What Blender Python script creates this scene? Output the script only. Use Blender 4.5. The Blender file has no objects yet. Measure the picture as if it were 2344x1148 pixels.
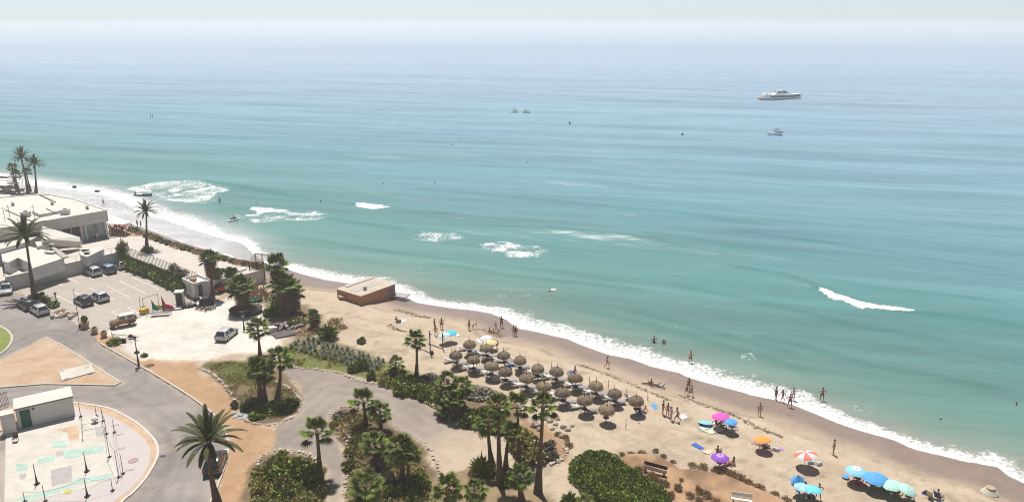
import bpy, bmesh, math, random
import numpy as np
from mathutils import Vector, Matrix, Euler, noise as mnoise
R = math.radians
# ------------------------------------------------------------------ camera, sky, sun, exposure
scene = bpy.context.scene
FPX, HY, CH = 1750.0, 54.0, 44.0            # focal length and horizon row of the photograph (2344 x 1148), camera height in metres
PITCH = math.atan((574 - HY) / FPX)
cam_d = bpy.data.cameras.new('camera'); cam = bpy.data.objects.new('camera', cam_d)
scene.collection.objects.link(cam)
cam.location = (0, 0, CH); cam.rotation_euler = (math.pi/2 - PITCH, 0, 0)
cam_d.sensor_width = 36; cam_d.lens = 36 * FPX / 2344; cam_d.clip_start = 0.5; cam_d.clip_end = 60000
scene.camera = cam
SUN_EL, SUN_DX = R(68), -0.28                # sun stands over the sea, a little to the left
sdir = Vector((SUN_DX, math.sqrt(1 - SUN_DX**2), math.tan(SUN_EL))).normalized()
world = bpy.data.worlds.new('World'); scene.world = world; world.use_nodes = True
wn = world.node_tree.nodes; wl = world.node_tree.links
sky = wn.new('ShaderNodeTexSky'); sky.sky_type = 'NISHITA'; sky.sun_disc = False
sky.sun_elevation = SUN_EL; sky.sun_rotation = math.atan2(sdir.x, sdir.y)
sky.air_density = 0.53; sky.dust_density = 0.2; sky.ozone_density = 2.3; sky.altitude = 40
bg = wn['Background']; bg.inputs['Strength'].default_value = 0.082
hs = wn.new('ShaderNodeHueSaturation'); hs.inputs['Saturation'].default_value = .62; wl.new(sky.outputs[0], hs.inputs['Color']); wl.new(hs.outputs[0], bg.inputs[0])
sun_d = bpy.data.lights.new('sun', 'SUN'); sun_d.energy = 4.6; sun_d.angle = R(0.6); sun_d.color = (1.0, 0.965, 0.91)
sun = bpy.data.objects.new('sun', sun_d); scene.collection.objects.link(sun)
sun.location = (0, 60, 120); sun.rotation_euler = (-sdir).to_track_quat('-Z', 'Y').to_euler()
scene.view_settings.view_transform = 'Standard'; scene.view_settings.look = 'None'
scene.view_settings.gamma = 1.0; scene.view_settings.exposure = 0.50
scene.render.engine = 'CYCLES'
scene.cycles.max_bounces = 5; scene.cycles.diffuse_bounces = 3; scene.cycles.glossy_bounces = 2
scene.cycles.transmission_bounces = 3; scene.cycles.transparent_max_bounces = 6; scene.cycles.volume_bounces = 1
scene.cycles.use_denoising = True; scene.cycles.pixel_filter_type = 'BLACKMAN_HARRIS'; scene.cycles.filter_width = 1.05

rng = random.Random(7); nrng = np.random.default_rng(5)
C = scene.collection
# ------------------------------------------------------------------ placing: a spot of the photograph -> a point of the place
cp, sp = math.cos(PITCH), math.sin(PITCH)
def ray(px, py):
    x = (px - 1172) / FPX; y = (574 - py) / FPX
    return Vector((x, cp + y*sp, -sp + y*cp))
def P(px, py, z=0.0):
    d = ray(px, py); t = (z - CH) / d.z
    return Vector((d.x*t, d.y*t, z))
def PY(px, py, y):                            # the point seen at px,py that stands at world depth y
    d = ray(px, py); t = y / d.y
    return Vector((d.x*t, y, CH + d.z*t))
def lerp(a, b, t): return a + (b - a) * t
def sstep(a, b, x):
    t = np.clip((x - a) / (b - a), 0, 1); return t*t*(3 - 2*t)

# ------------------------------------------------------------------ shoreline
shore_px = [(0,430),(80,441),(146,449),(195,462),(224,478),(248,494),(268,504),(305,514),(350,529),(415,554),(475,571),(540,591),(600,603),(650,613),
 (690,626),(740,639),(800,648),(860,652),(909,667),(955,692),(1031,704),(1080,709),(1123,716),(1160,731),(1184,750),(1226,758),(1300,775),(1337,791),
 (1395,811),(1444,820),(1493,838),(1554,852),(1580,864),(1630,878),(1680,891),(1720,903),(1771,913),(1818,926),(1861,943),(1911,964),(1956,980),
 (2005,994),(2049,1006),(2082,1022),(2110,1031),(2157,1041),(2203,1053),(2250,1061),(2285,1067),(2306,1085),(2344,1104)]
shore = [P(x, y, 0.02)[:2] for x, y in shore_px]
a, b = shore[0], shore[-1]
shore = [(a[0]-4000, a[1]+2100), (a[0]-300, a[1]+130), (a[0]-60, a[1]+30)] + shore + [(b[0]+25, b[1]-20), (b[0]+120, b[1]-95), (b[0]+4000, b[1]-3200)]
SH = np.array(shore)
def sdist(x, y):
    """signed distance to the waterline, positive on land"""
    x = np.atleast_1d(np.asarray(x, float)); y = np.atleast_1d(np.asarray(y, float))
    out = np.full(x.shape, 1e9); sgn = np.ones(x.shape)
    for (x0, y0), (x1, y1) in zip(SH[:-1], SH[1:]):
        dx, dy = x1-x0, y1-y0; L2 = dx*dx+dy*dy
        t = np.clip(((x-x0)*dx+(y-y0)*dy)/L2, 0, 1)
        ex, ey = x-(x0+t*dx), y-(y0+t*dy); d = np.hypot(ex, ey)
        m = d < out
        out = np.where(m, d, out)
        cr = dx*(y-y0)-dy*(x-x0)
        sgn = np.where(m, np.where(cr < 0, 1, -1), sgn)
    return out*sgn
def poly_sd(x, y, pts):
    """signed distance to polygon, positive inside"""
    out = np.full(x.shape, 1e9); ins = np.zeros(x.shape, bool)
    n = len(pts)
    for i in range(n):
        x0, y0 = pts[i]; x1, y1 = pts[(i+1) % n]
        dx, dy = x1-x0, y1-y0; L2 = dx*dx+dy*dy+1e-9
        t = np.clip(((x-x0)*dx+(y-y0)*dy)/L2, 0, 1)
        out = np.minimum(out, np.hypot(x-(x0+t*dx), y-(y0+t*dy)))
        c = ((y0 > y) != (y1 > y)) & (x < (x1-x0)*(y-y0)/(dy if abs(dy) > 1e-9 else 1e-9)+x0)
        ins ^= c
    return np.where(ins, out, -out)
def line_d(x, y, pts):
    out = np.full(x.shape, 1e9); tt = np.zeros(x.shape); side = np.ones(x.shape); n = len(pts)-1
    for i in range(n):
        x0, y0 = pts[i]; x1, y1 = pts[i+1]
        dx, dy = x1-x0, y1-y0; L2 = dx*dx+dy*dy+1e-9
        t = np.clip(((x-x0)*dx+(y-y0)*dy)/L2, 0, 1)
        d = np.hypot(x-(x0+t*dx), y-(y0+t*dy)); m = d < out
        out = np.where(m, d, out); tt = np.where(m, (i+t)/n, tt)
        side = np.where(m, np.sign(dx*(y-y0)-dy*(x-x0)), side)
    return out, tt, side
_perm = nrng.random((256, 256))
def vnoise(x, y, s):
    """value noise, cell size s, range 0..1"""
    x = x/s; y = y/s
    xi = np.floor(x).astype(int); yi = np.floor(y).astype(int); fx = x-xi; fy = y-yi
    fx = fx*fx*(3-2*fx); fy = fy*fy*(3-2*fy)
    g = lambda a, b: _perm[a & 255, b & 255]
    return (g(xi, yi)*(1-fx)+g(xi+1, yi)*fx)*(1-fy)+(g(xi, yi+1)*(1-fx)+g(xi+1, yi+1)*fx)*fy
def fbm(x, y, s, o=4):
    r = 0; a = 1; t = 0
    for k in range(o):
        r = r+a*vnoise(x+37*k, y+91*k, s); t += a; a *= .5; s *= .5
    return r/t

ZL = 1.6                                       # level of the flat land above the sea
def W2(pts, z=ZL): return [P(x, y, z)[:2] for x, y in pts]
dune_px = [(1415,1052),(1425,1030),(1470,1028),(1505,1036),(1540,1050),(1560,1066),(1600,1068),(1640,1078),(1690,1090),(1740,1110),(1790,1130),(1830,1160),(1900,1230),(1500,1230),(1440,1110),(1410,1080)]
dune = W2(dune_px, ZL+.6)
def gh(x, y):
    s = sdist(x, y)
    h = np.where(s > 0, ZL*(1-np.exp(-s/9.0))*sstep(-6, 14, s)*1.02, 0.16*s)
    h = np.where(s > 0, np.minimum(h + .06*s*np.exp(-s/6), ZL), np.maximum(h, -6))
    h = h + 0.10*sstep(6.5, 8.0, s)*(1-sstep(8, 14, s))
    h = np.where(s > 26, ZL, h)
    d = poly_sd(np.atleast_1d(x), np.atleast_1d(y), dune)
    h = h + sstep(-.2, .9, d+0.5*(fbm(np.atleast_1d(x), np.atleast_1d(y), 1.8, 3)-.5))*(0.75+0.5*fbm(np.atleast_1d(x), np.atleast_1d(y), 5, 2))*.9
    return h
def G(x, y): return float(gh(np.array([x]), np.array([y]))[0])
def PG(px, py, up=0.0):
    """ground point under a spot of the photograph (up: height above the ground of what is seen there)"""
    z = 1.2
    for _ in range(7):
        q = P(px, py, z+up); z = max(G(q.x, q.y), -0.0)
    return Vector((q.x, q.y, z))

# ------------------------------------------------------------------ materials
def nt(name):
    m = bpy.data.materials.new(name); m.use_nodes = True
    return m, m.node_tree.nodes, m.node_tree.links, m.node_tree.nodes['Principled BSDF']
_mc = {}
def mat(name, col, rough=.7, var=.12, scale=3.0, metal=0.0, spec=.3, bump=0.0, bscale=None, island=0.0, col2=None, stain=0.0, coat=0.0):
    if name in _mc: return _mc[name]
    m, n, l, b = nt(name)
    b.inputs['Roughness'].default_value = rough; b.inputs['Metallic'].default_value = metal
    b.inputs['Specular IOR Level'].default_value = spec; b.inputs['Coat Weight'].default_value = coat
    tc = n.new('ShaderNodeTexCoord'); no = n.new('ShaderNodeTexNoise')
    no.inputs['Scale'].default_value = scale; no.inputs['Detail'].default_value = 5; no.inputs['Roughness'].default_value = .65
    l.new(tc.outputs['Object'], no.inputs['Vector'])
    mr = n.new('ShaderNodeMapRange'); mr.inputs['From Min'].default_value = .3; mr.inputs['From Max'].default_value = .7
    l.new(no.outputs['Fac'], mr.inputs['Value'])
    mx = n.new('ShaderNodeMix'); mx.data_type = 'RGBA'
    c2 = col2 if col2 else tuple(c*(1+var) for c in col)
    c1 = col if col2 else tuple(c*(1-var) for c in col)
    mx.inputs['A'].default_value = (*c1, 1); mx.inputs['B'].default_value = (*c2, 1)
    l.new(mr.outputs[0], mx.inputs['Factor']); out = mx.outputs['Result']
    if island:
        ge = n.new('ShaderNodeNewGeometry'); hs = n.new('ShaderNodeHueSaturation')
        m2 = n.new('ShaderNodeMapRange'); m2.inputs['To Min'].default_value = 1-island; m2.inputs['To Max'].default_value = 1+island
        l.new(ge.outputs['Random Per Island'], m2.inputs['Value']); l.new(m2.outputs[0], hs.inputs['Value'])
        m3 = n.new('ShaderNodeMapRange'); m3.inputs['To Min'].default_value = .5-.03*island; m3.inputs['To Max'].default_value = .5+.04*island
        l.new(ge.outputs['Random Per Island'], m3.inputs['Value']); l.new(m3.outputs[0], hs.inputs['Hue'])
        l.new(out, hs.inputs['Color']); out = hs.outputs['Color']
    if stain:
        n2 = n.new('ShaderNodeTexNoise'); n2.inputs['Scale'].default_value = .45; n2.inputs['Detail'].default_value = 8; n2.inputs['Roughness'].default_value = .7
        l.new(tc.outputs['Object'], n2.inputs['Vector'])
        m4 = n.new('ShaderNodeMapRange'); m4.inputs['From Min'].default_value = .42; m4.inputs['From Max'].default_value = .72
        m4.inputs['To Min'].default_value = 0; m4.inputs['To Max'].default_value = stain
        l.new(n2.outputs['Fac'], m4.inputs['Value'])
        mm = n.new('ShaderNodeMix'); mm.data_type = 'RGBA'; l.new(m4.outputs[0], mm.inputs['Factor']); l.new(out, mm.inputs['A'])
        mm.inputs['B'].default_value = (col[0]*.55, col[1]*.5, col[2]*.45, 1); out = mm.outputs['Result']
    l.new(out, b.inputs['Base Color'])
    if bump:
        nb = n.new('ShaderNodeTexNoise'); nb.inputs['Scale'].default_value = bscale or scale*4; nb.inputs['Detail'].default_value = 4
        l.new(tc.outputs['Object'], nb.inputs['Vector'])
        bp = n.new('ShaderNodeBump'); bp.inputs['Distance'].default_value = bump; bp.inputs['Strength'].default_value = .8
        l.new(nb.outputs['Fac'], bp.inputs['Height']); l.new(bp.outputs[0], b.inputs['Normal'])
    _mc[name] = m; return m
def glass(name, col=(.05,.08,.09), rough=.08):
    if name in _mc: return _mc[name]
    m, n, l, b = nt(name)
    b.inputs['Base Color'].default_value = (*col, 1); b.inputs['Roughness'].default_value = rough; b.inputs['Specular IOR Level'].default_value = .8
    _mc[name] = m; return m

# ------------------------------------------------------------------ mesh helpers
class MB:
    def __init__(s, origin=(0,0,0)): s.v = []; s.f = []; s.o = Vector(origin); s.mi = []; s.m = 0
    def _add(s, vs, fs):
        k = len(s.v); s.v += [tuple(v) for v in vs]; s.f += [tuple(i+k for i in f) for f in fs]; s.mi += [s.m]*len(fs)
    def box(s, c, d, rz=0, rx=0, ry=0, taper=1.0, bev=0.0):
        M = Matrix.Translation(Vector(c)) @ Euler((rx, ry, rz)).to_matrix().to_4x4()
        hx, hy, hz = d[0]/2, d[1]/2, d[2]/2
        if bev > 0:
            vs = []; b = bev
            for z, q in ((-hz, b), (-hz+b, 0), (hz-b, 0), (hz, b)):
                t = taper if z > 0 else 1
                X, Y = (hx-q)*t, (hy-q)*t; e = b*.7
                vs += [(-X+e,-Y,z),(X-e,-Y,z),(X,-Y+e,z),(X,Y-e,z),(X-e,Y,z),(-X+e,Y,z),(-X,Y-e,z),(-X,-Y+e,z)]
            fs = [tuple(range(7,-1,-1)), tuple(range(24,32))]
            for r in range(3):
                for i in range(8):
                    j = (i+1) % 8; fs.append((r*8+i, r*8+j, r*8+8+j, r*8+8+i))
        else:
            t = taper
            vs = [(-hx,-hy,-hz),(hx,-hy,-hz),(hx,hy,-hz),(-hx,hy,-hz),(-hx*t,-hy*t,hz),(hx*t,-hy*t,hz),(hx*t,hy*t,hz),(-hx*t,hy*t,hz)]
            fs = [(3,2,1,0),(4,5,6,7),(0,1,5,4),(1,2,6,5),(2,3,7,6),(3,0,4,7)]
        s._add([M @ Vector(v) for v in vs], fs); return s
    def prism(s, pts, z0, z1):
        """vertical prism over a world polygon (any winding)"""
        A = sum(pts[i][0]*pts[(i+1) % len(pts)][1]-pts[(i+1) % len(pts)][0]*pts[i][1] for i in range(len(pts)))
        if A < 0: pts = list(pts)[::-1]
        n = len(pts); g0 = z0 if hasattr(z0, '__len__') else [z0]*n; g1 = z1 if hasattr(z1, '__len__') else [z1]*n
        vs = [(p[0], p[1], z) for p, z in zip(pts, g0)]+[(p[0], p[1], z) for p, z in zip(pts, g1)]
        fs = [tuple(range(n-1,-1,-1)), tuple(range(n, 2*n))]+[(i, (i+1) % n, n+(i+1) % n, n+i) for i in range(n)]
        s._add([Vector(v)-s.o for v in vs], fs); return s
    def slab(s, quad, th):
        """thick panel under four 3-d corners"""
        q = [Vector(v) for v in quad]; nn = (q[1]-q[0]).cross(q[3]-q[0]).normalized()
        vs = q+[v-nn*th for v in q]
        s._add([v-s.o for v in vs], [(0,1,2,3),(7,6,5,4),(0,4,5,1),(1,5,6,2),(2,6,7,3),(3,7,4,0)]); return s
    def tube(s, pts, rad, n=8, cap=True):
        pts = [Vector(p) for p in pts]; k = len(pts)
        rad = rad if hasattr(rad, '__len__') else [rad]*k
        vs = []; prev = None
        for i, p in enumerate(pts):
            d = (pts[min(i+1, k-1)]-pts[max(i-1, 0)]).normalized()
            u = prev if prev is not None else (Vector((1,0,0)) if abs(d.x) < .8 else Vector((0,1,0)))
            u = (u-d*u.dot(d)).normalized(); prev = u; w = d.cross(u)
            for j in range(n):
                a = 2*math.pi*j/n; vs.append(p+(u*math.cos(a)+w*math.sin(a))*rad[i])
        fs = [(i*n+j, i*n+(j+1) % n, (i+1)*n+(j+1) % n, (i+1)*n+j) for i in range(k-1) for j in range(n)]
        if cap: fs += [tuple(range(n-1,-1,-1)), tuple(range((k-1)*n, k*n))]
        s._add([v-s.o for v in vs], fs); return s
    def lathe(s, prof, n=16, c=(0,0,0), jit=0.0, seed=0):
        c = Vector(c); vs = []; fs = []; k = len(prof); r_ = random.Random(seed)
        for r, z in prof:
            for j in range(n):
                a = 2*math.pi*j/n; q = r*(1+jit*(r_.random()-.5)); vs.append(c+Vector((q*math.cos(a), q*math.sin(a), z)))
        for i in range(k-1):
            for j in range(n): fs.append((i*n+j, i*n+(j+1) % n, (i+1)*n+(j+1) % n, (i+1)*n+j))
        fs += [tuple(range(n-1,-1,-1)), tuple(range((k-1)*n, k*n))]
        s._add(vs, fs); return s
    def blob(s, c, r, seed=0, sub=2, amp=.25, flat=.0):
        bm = bmesh.new(); bmesh.ops.create_icosphere(bm, subdivisions=sub, radius=1)
        c = Vector(c); r = Vector(r) if hasattr(r, '__len__') else Vector((r, r, r))
        for v in bm.verts:
            d = v.co.copy(); q = 1+amp*mnoise.noise(d*1.7+Vector((seed*3.1, seed*1.7, 0)))*1.6
            v.co = Vector((d.x*r.x*q, d.y*r.y*q, max(d.z, -flat if flat else -9)*r.z*q))+c
        s._add([v.co.copy() for v in bm.verts], [[v.index for v in f.verts] for f in bm.faces]); bm.free(); return s
    def quads(s, arr):
        """arr (n,4,3) loose quads"""
        k = len(s.v); a = np.asarray(arr, float).reshape(-1, 3); s.v += [tuple(p) for p in a]
        nq = len(a)//4; s.f += [(k+4*i, k+4*i+1, k+4*i+2, k+4*i+3) for i in range(nq)]; s.mi += [s.m]*nq; return s
    def data(s, name, mats, smooth=False):
        me = bpy.data.meshes.new(name); me.from_pydata([tuple(v) for v in s.v], [], s.f)
        for m in (mats if isinstance(mats, (list, tuple)) else [mats]): me.materials.append(m)
        if any(s.mi): me.polygons.foreach_set('material_index', s.mi)
        if smooth:
            me.polygons.foreach_set('use_smooth', [True]*len(me.polygons))
            try: me.set_sharp_from_angle(angle=R(38))
            except Exception: pass
        me.update(); return me
    def build(s, name, mats, parent=None, smooth=False, label=None):
        o = bpy.data.objects.new(name, s.data(name, mats, smooth)); C.objects.link(o)
        if parent: o.parent = parent
        else: o.location = s.o
        if label: o['label'] = label
        return o
def tag(o, label=None, cat=None, group=None, kind=None):
    if label: o['label'] = label
    if cat: o['category'] = cat
    if group: o['group'] = group
    if kind: o['kind'] = kind
    return o
def thing(name, label, cat, loc=(0,0,0), rz=0, group=None, scale=1):
    o = bpy.data.objects.new(name, None); C.objects.link(o); o.location = loc; o.rotation_euler = (0,0,rz)
    o.empty_display_size = .2; o.scale = (scale,)*3
    return tag(o, label, cat, group)
def struct(o): o['kind'] = 'structure'; return o
def dup(root, loc, rz, label, group=None, scale=None):
    r = root.copy(); C.objects.link(r); r.location = loc; r.rotation_euler = (0,0,rz); r['label'] = label
    if group: r['group'] = group
    if scale: r.scale = (scale,)*3 if not hasattr(scale, '__len__') else scale
    for ch in list(root.children):
        c = ch.copy(); C.objects.link(c); c.parent = r
        for g in ch.children:
            d = g.copy(); C.objects.link(d); d.parent = c
    return r
def grid_mesh(name, X, Y, Z, keep=None, attrs=None, material=None, smooth=True):
    """mesh over 2-d arrays of world coordinates; keep: bool per face"""
    h, w = X.shape; idx = np.arange(h*w).reshape(h, w)
    q = np.stack([idx[:-1,:-1], idx[:-1,1:], idx[1:,1:], idx[1:,:-1]], -1).reshape(-1, 4)
    if keep is not None: q = q[keep.reshape(-1)]
    co = np.stack([X, Y, Z], -1).reshape(-1, 3)
    used = np.unique(q); remap = np.full(h*w, -1); remap[used] = np.arange(len(used)); q = remap[q]; co = co[used]
    me = bpy.data.meshes.new(name); me.vertices.add(len(co)); me.vertices.foreach_set('co', co.astype(np.float32).ravel())
    me.loops.add(q.size); me.loops.foreach_set('vertex_index', q.astype(np.int32).ravel())
    me.polygons.add(len(q)); me.polygons.foreach_set('loop_start', np.arange(0, q.size, 4, dtype=np.int32))
    me.update(calc_edges=True); me.validate()
    if smooth: me.polygons.foreach_set('use_smooth', np.ones(len(q), bool))
    for nm, arr in (attrs or {}).items():
        if arr.ndim == 3:
            at = me.attributes.new(nm, 'FLOAT_COLOR', 'POINT')
            c4 = np.concatenate([arr.reshape(-1, 3)[used], np.ones((len(used), 1))], 1); at.data.foreach_set('color', c4.astype(np.float32).ravel())
        else:
            at = me.attributes.new(nm, 'FLOAT', 'POINT'); at.data.foreach_set('value', arr.ravel()[used].astype(np.float32))
    if material: me.materials.append(material)
    o = bpy.data.objects.new(name, me); C.objects.link(o); return o

# ------------------------------------------------------------------ ground
SAND = np.array((.392,.316,.232)); SAND2 = np.array((.335,.262,.192)); WET = np.array((.205,.152,.118)); ORANGE = np.array((.34,.215,.125))
PALE = np.array((.50,.465,.41)); GRAVEL = np.array((.222,.188,.158)); GREEN = np.array((.105,.11,.035)); BROWN = np.array((.15,.11,.065)); ASPH = np.array((.205,.183,.168))
def ground_mat(name, scale=1.0, bump=.03, rough=.95, wet=False):
    m, n, l, b = nt(name)
    at = n.new('ShaderNodeAttribute'); at.attribute_name = 'albedo'
    tc = n.new('ShaderNodeTexCoord')
    f = []
    for sc, det in ((.35*scale, 6), (2.2*scale, 5), (11*scale, 4)):
        no = n.new('ShaderNodeTexNoise'); no.inputs['Scale'].default_value = sc; no.inputs['Detail'].default_value = det; no.inputs['Roughness'].default_value = .7
        l.new(tc.outputs['Object'], no.inputs['Vector']); f.append(no)
    a1 = n.new('ShaderNodeMath'); a1.operation = 'ADD'; l.new(f[0].outputs['Fac'], a1.inputs[0]); l.new(f[1].outputs['Fac'], a1.inputs[1])
    a2 = n.new('ShaderNodeMath'); a2.operation = 'ADD'; l.new(a1.outputs[0], a2.inputs[0]); l.new(f[2].outputs['Fac'], a2.inputs[1])
    mr = n.new('ShaderNodeMapRange'); mr.inputs['From Min'].default_value = 1.0; mr.inputs['From Max'].default_value = 2.0
    mr.inputs['To Min'].default_value = .74; mr.inputs['To Max'].default_value = 1.26
    l.new(a2.outputs[0], mr.inputs['Value'])
    vm = n.new('ShaderNodeVectorMath'); vm.operation = 'SCALE'; l.new(at.outputs['Color'], vm.inputs[0]); l.new(mr.outputs[0], vm.inputs['Scale'])
    l.new(vm.outputs[0], b.inputs['Base Color'])
    bp = n.new('ShaderNodeBump'); bp.inputs['Distance'].default_value = bump; bp.inputs['Strength'].default_value = 1
    l.new(a2.outputs[0], bp.inputs['Height']); l.new(bp.outputs[0], b.inputs['Normal'])
    b.inputs['Roughness'].default_value = rough; b.inputs['Specular IOR Level'].default_value = .15
    if wet:
        aw = n.new('ShaderNodeAttribute'); aw.attribute_name = 'wet'
        m1 = n.new('ShaderNodeMapRange'); m1.inputs['To Min'].default_value = .95; m1.inputs['To Max'].default_value = .28; l.new(aw.outputs['Fac'], m1.inputs['Value']); l.new(m1.outputs[0], b.inputs['Roughness'])
        m2 = n.new('ShaderNodeMapRange'); m2.inputs['To Min'].default_value = .15; m2.inputs['To Max'].default_value = .2; l.new(aw.outputs['Fac'], m2.inputs['Value']); l.new(m2.outputs[0], b.inputs['Specular IOR Level'])
        m3 = n.new('ShaderNodeMapRange'); m3.inputs['To Min'].default_value = 1; m3.inputs['To Max'].default_value = .12; l.new(aw.outputs['Fac'], m3.inputs['Value']); l.new(m3.outputs[0], bp.inputs['Strength'])
    return m
M_ground = ground_mat('ground', wet=True)
regions = [  # (polygon in the photograph, colour, edge softness m, wobble m)
 ([(150,720),(300,690),(420,690),(560,680),(640,700),(700,745),(640,790),(610,805),(540,812),(450,826),(340,840),(290,812),(262,790),(300,770),(240,765),(190,748)], PALE, 1.6, 1.6),
 ([(190,756),(250,772),(270,800),(330,826),(450,828),(470,855),(530,905),(545,950),(585,975),(632,972),(640,1000),(612,1030),(590,1060),(572,1110),(560,1180),(480,1180),(520,1060),(525,1010),(505,965),(400,885),(330,843),(230,787)], ORANGE, 1.0, 1.2),
 ([(453,840),(480,826),(530,822),(600,830),(650,850),(682,885),(692,915),(680,945),(640,965),(590,972),(556,955),(535,915),(500,875)], BROWN*.95, .5, .5),
 ([(470,836),(520,824),(575,828),(600,850),(590,880),(545,880),(500,860)], GREEN*.8, .8, 1.2),
 ([(640,800),(670,782),(740,775),(830,800),(920,840),(1000,868),(1020,900),(1010,940),(965,915),(880,883),(800,857),(740,845),(650,842)], GREEN*1.15, .5, .6),
 ([(700,772),(740,770),(860,812),(880,832),(850,842),(760,812),(690,790)], BROWN*1.3, .6, .8),
 ([(900,858),(960,862),(1060,880),(1180,915),(1200,950),(1150,985),(1100,990),(1040,965),(980,935),(920,905)], BROWN*1.05, .7, 1.0),
 ([(1060,880),(1120,890),(1180,915),(1160,945),(1100,925)], ORANGE*.9, .7, .8),
 ([(575,1060),(610,1040),(660,1030),(720,1045),(748,1080),(748,1148),(745,1230),(540,1230),(560,1120)], BROWN*.9, .5, .6),
 ([(752,952),(790,932),(850,945),(910,985),(965,1015),(985,1060),(1010,1100),(1030,1230),(780,1230),(790,1080),(785,1020)], BROWN*.85, .5, .6),
 ([(980,1100),(1060,1068),(1150,1085),(1210,1105),(1260,1148),(1290,1230),(980,1230)], BROWN*1.5, .8, 1.2),
 ([(1150,985),(1200,955),(1260,985),(1300,1020),(1290,1050),(1230,1055),(1160,1030)], ORANGE*.8, .8, 1.0),
 ([(600,690),(700,695),(735,715),(740,760),(700,775),(640,770),(600,740)], BROWN*1.25, 1.0, 1.0),
 ([(100,700),(130,690),(160,728),(130,730)], ORANGE*.7, .3, .3),
]
reg_w = [(W2(p), c, s, w) for p, c, s, w in regions]
def ground_cols(X, Y):
    s = sdist(X.ravel(), Y.ravel()).reshape(X.shape)
    wob = lambda sc, k: (fbm(X+k*13, Y-k*7, sc, 3)-.5)
    big = fbm(X, Y, 9, 4)
    # bands of the beach: wet sand, smooth sand, trampled dry sand
    sw = s + 3.0*wob(7, 1) + .8*wob(1.5, 2)
    wetw = 4.4 + 1.2*sstep(10, 60, X) + 2*sstep(-25, -45, X)
    wet = 1-sstep(wetw-1.8, wetw+2.4, sw)
    dry = sstep(7.0, 8.0, s+2.4*wob(9, 3)+.5*wob(1.2, 4))
    col = SAND2*(1-dry[..., None])+SAND*(dry[..., None])
    col = col*(1-wet[..., None])+WET*wet[..., None]
    # drift line of dry weed and footprints
    dl = np.exp(-((s+2.4*wob(9, 3)+.5*wob(1.2, 4)-7.2)/.35)**2)*sstep(.42, .62, fbm(X, Y, 2.2, 3))
    foot = sstep(.60, .74, fbm(X, Y, .9, 2))*sstep(.42, .6, fbm(X+50, Y, 6, 3))*dry
    al = X*.78-Y*.62; strk = sstep(.56, .70, fbm(s*1.1, al*.10, 1.0, 3))*sstep(7.5, 9, s)*(1-sstep(26, 34, s))*sstep(.35, .6, fbm(X, Y, 13, 2))
    col = col*(1-.36*dl[..., None])*(1-.24*foot[..., None])*(1-.17*strk[..., None])
    dirt = sstep(.5, .72, fbm(X*1.6+Y, Y*3, 7, 4))*dry
    col = col*(1-.14*dirt[..., None]*np.array((.8, 1, 1.2)))
    for pts, c, soft, w in reg_w:
        d = poly_sd(X, Y, pts)+w*2*wob(1.6, 5)
        m = sstep(-soft/2, soft/2, d)[..., None]
        cc = np.array(c)*(0.82+.36*fbm(X-9, Y+5, 2.5, 4))[..., None]
        col = col*(1-m)+cc*m
    d = poly_sd(X, Y, dune)
    m = sstep(-.3, .5, d+.5*wob(1.8, 6))[..., None]
    dc = ORANGE*(.66+.6*fbm(X, Y, 1.6, 4))[..., None]*(1-.45*sstep(.5, .66, fbm(X+3, Y+8, 3.0, 4)))[..., None]
    edge = np.exp(-(d/.7)**2)[..., None]
    col = col*(1-m)+dc*m; col = col*(1-.45*edge*sstep(.35, .6, fbm(X, Y, 1.0, 3))[..., None])
    return col, wet, s
def axis(lo, hi, st, far):
    a = list(np.arange(lo, hi+st/2, st)); g = st
    while a[-1] < far[1]: g *= 1.35; a.append(a[-1]+g)
    g = st
    while a[0] > far[0]: g *= 1.35; a.insert(0, a[0]-g)
    return np.array(a)
gx = axis(-105, 58, .42, (-4500, 4500)); gy = axis(48, 200, .42, (-3000, 3500))
X, Y = np.meshgrid(gx, gy)
Z = gh(X.ravel(), Y.ravel()).reshape(X.shape)
col, wet, S = ground_cols(X, Y)
Z = Z + np.where((S > 7) & (S < 26), .09*(fbm(X, Y, .8, 2)-.5), 0) + np.where(S > 7, .04*(fbm(X, Y, 1.1, 3)-.5), 0) + np.where(S < 0, 0, 0)
grd = grid_mesh('ground', X, Y, Z, attrs={'albedo': col, 'wet': wet}, material=M_ground)
struct(grd)

# gravel path: its own sheet, ragged edge, fading into sand at its seaward end
path_px = [(640,838),(700,842),(760,850),(830,868),(890,888),(950,908),(1000,938),(1040,966),(1100,990),(1170,1010),(1230,1035),(1150,1060),(1080,1072),(1030,1090),(1010,1085),(988,1045),(968,1012),(905,980),(850,948),(790,932),(757,945),(752,962),(782,1015),(793,1060),(788,1148),(786,1230),(730,1230),(748,1120),(748,1070),(720,1045),(660,1028),(612,1036),(625,1000),(628,972),(680,946),(693,912),(682,884),(655,856)]
pw = W2(path_px)
px_ = np.arange(-42, 6, .36); py_ = np.arange(50, 92, .36); PX, PYg = np.meshgrid(px_, py_)
pd = poly_sd(PX, PYg, pw)+.5*(fbm(PX, PYg, 1.2, 3)-.5)
pc = GRAVEL*(.72+.55*fbm(PX, PYg, 3.5, 5))[..., None]; lm = line_d(PX, PYg, W2([(620,1010),(690,960),(760,895),(860,910),(960,960),(1080,1030)]))[0]; pc = pc*(1+.12*np.exp(-((lm-.8)/.35)**2)+.12*np.exp(-((lm-2.3)/.35)**2))[..., None]
e1 = P(930, 960, ZL); e2 = P(1110, 1035, ZL)
tt = ((PX-e1.x)*(e2.x-e1.x)+(PYg-e1.y)*(e2.y-e1.y))/((e2.x-e1.x)**2+(e2.y-e1.y)**2)
fade = sstep(.0, 1.0, tt+.7*(fbm(PX, PYg, 5, 4)-.5))[..., None]
pc = pc*(1-fade)+SAND*.97*fade
gc, _, _ = ground_cols(PX, PYg)
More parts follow.
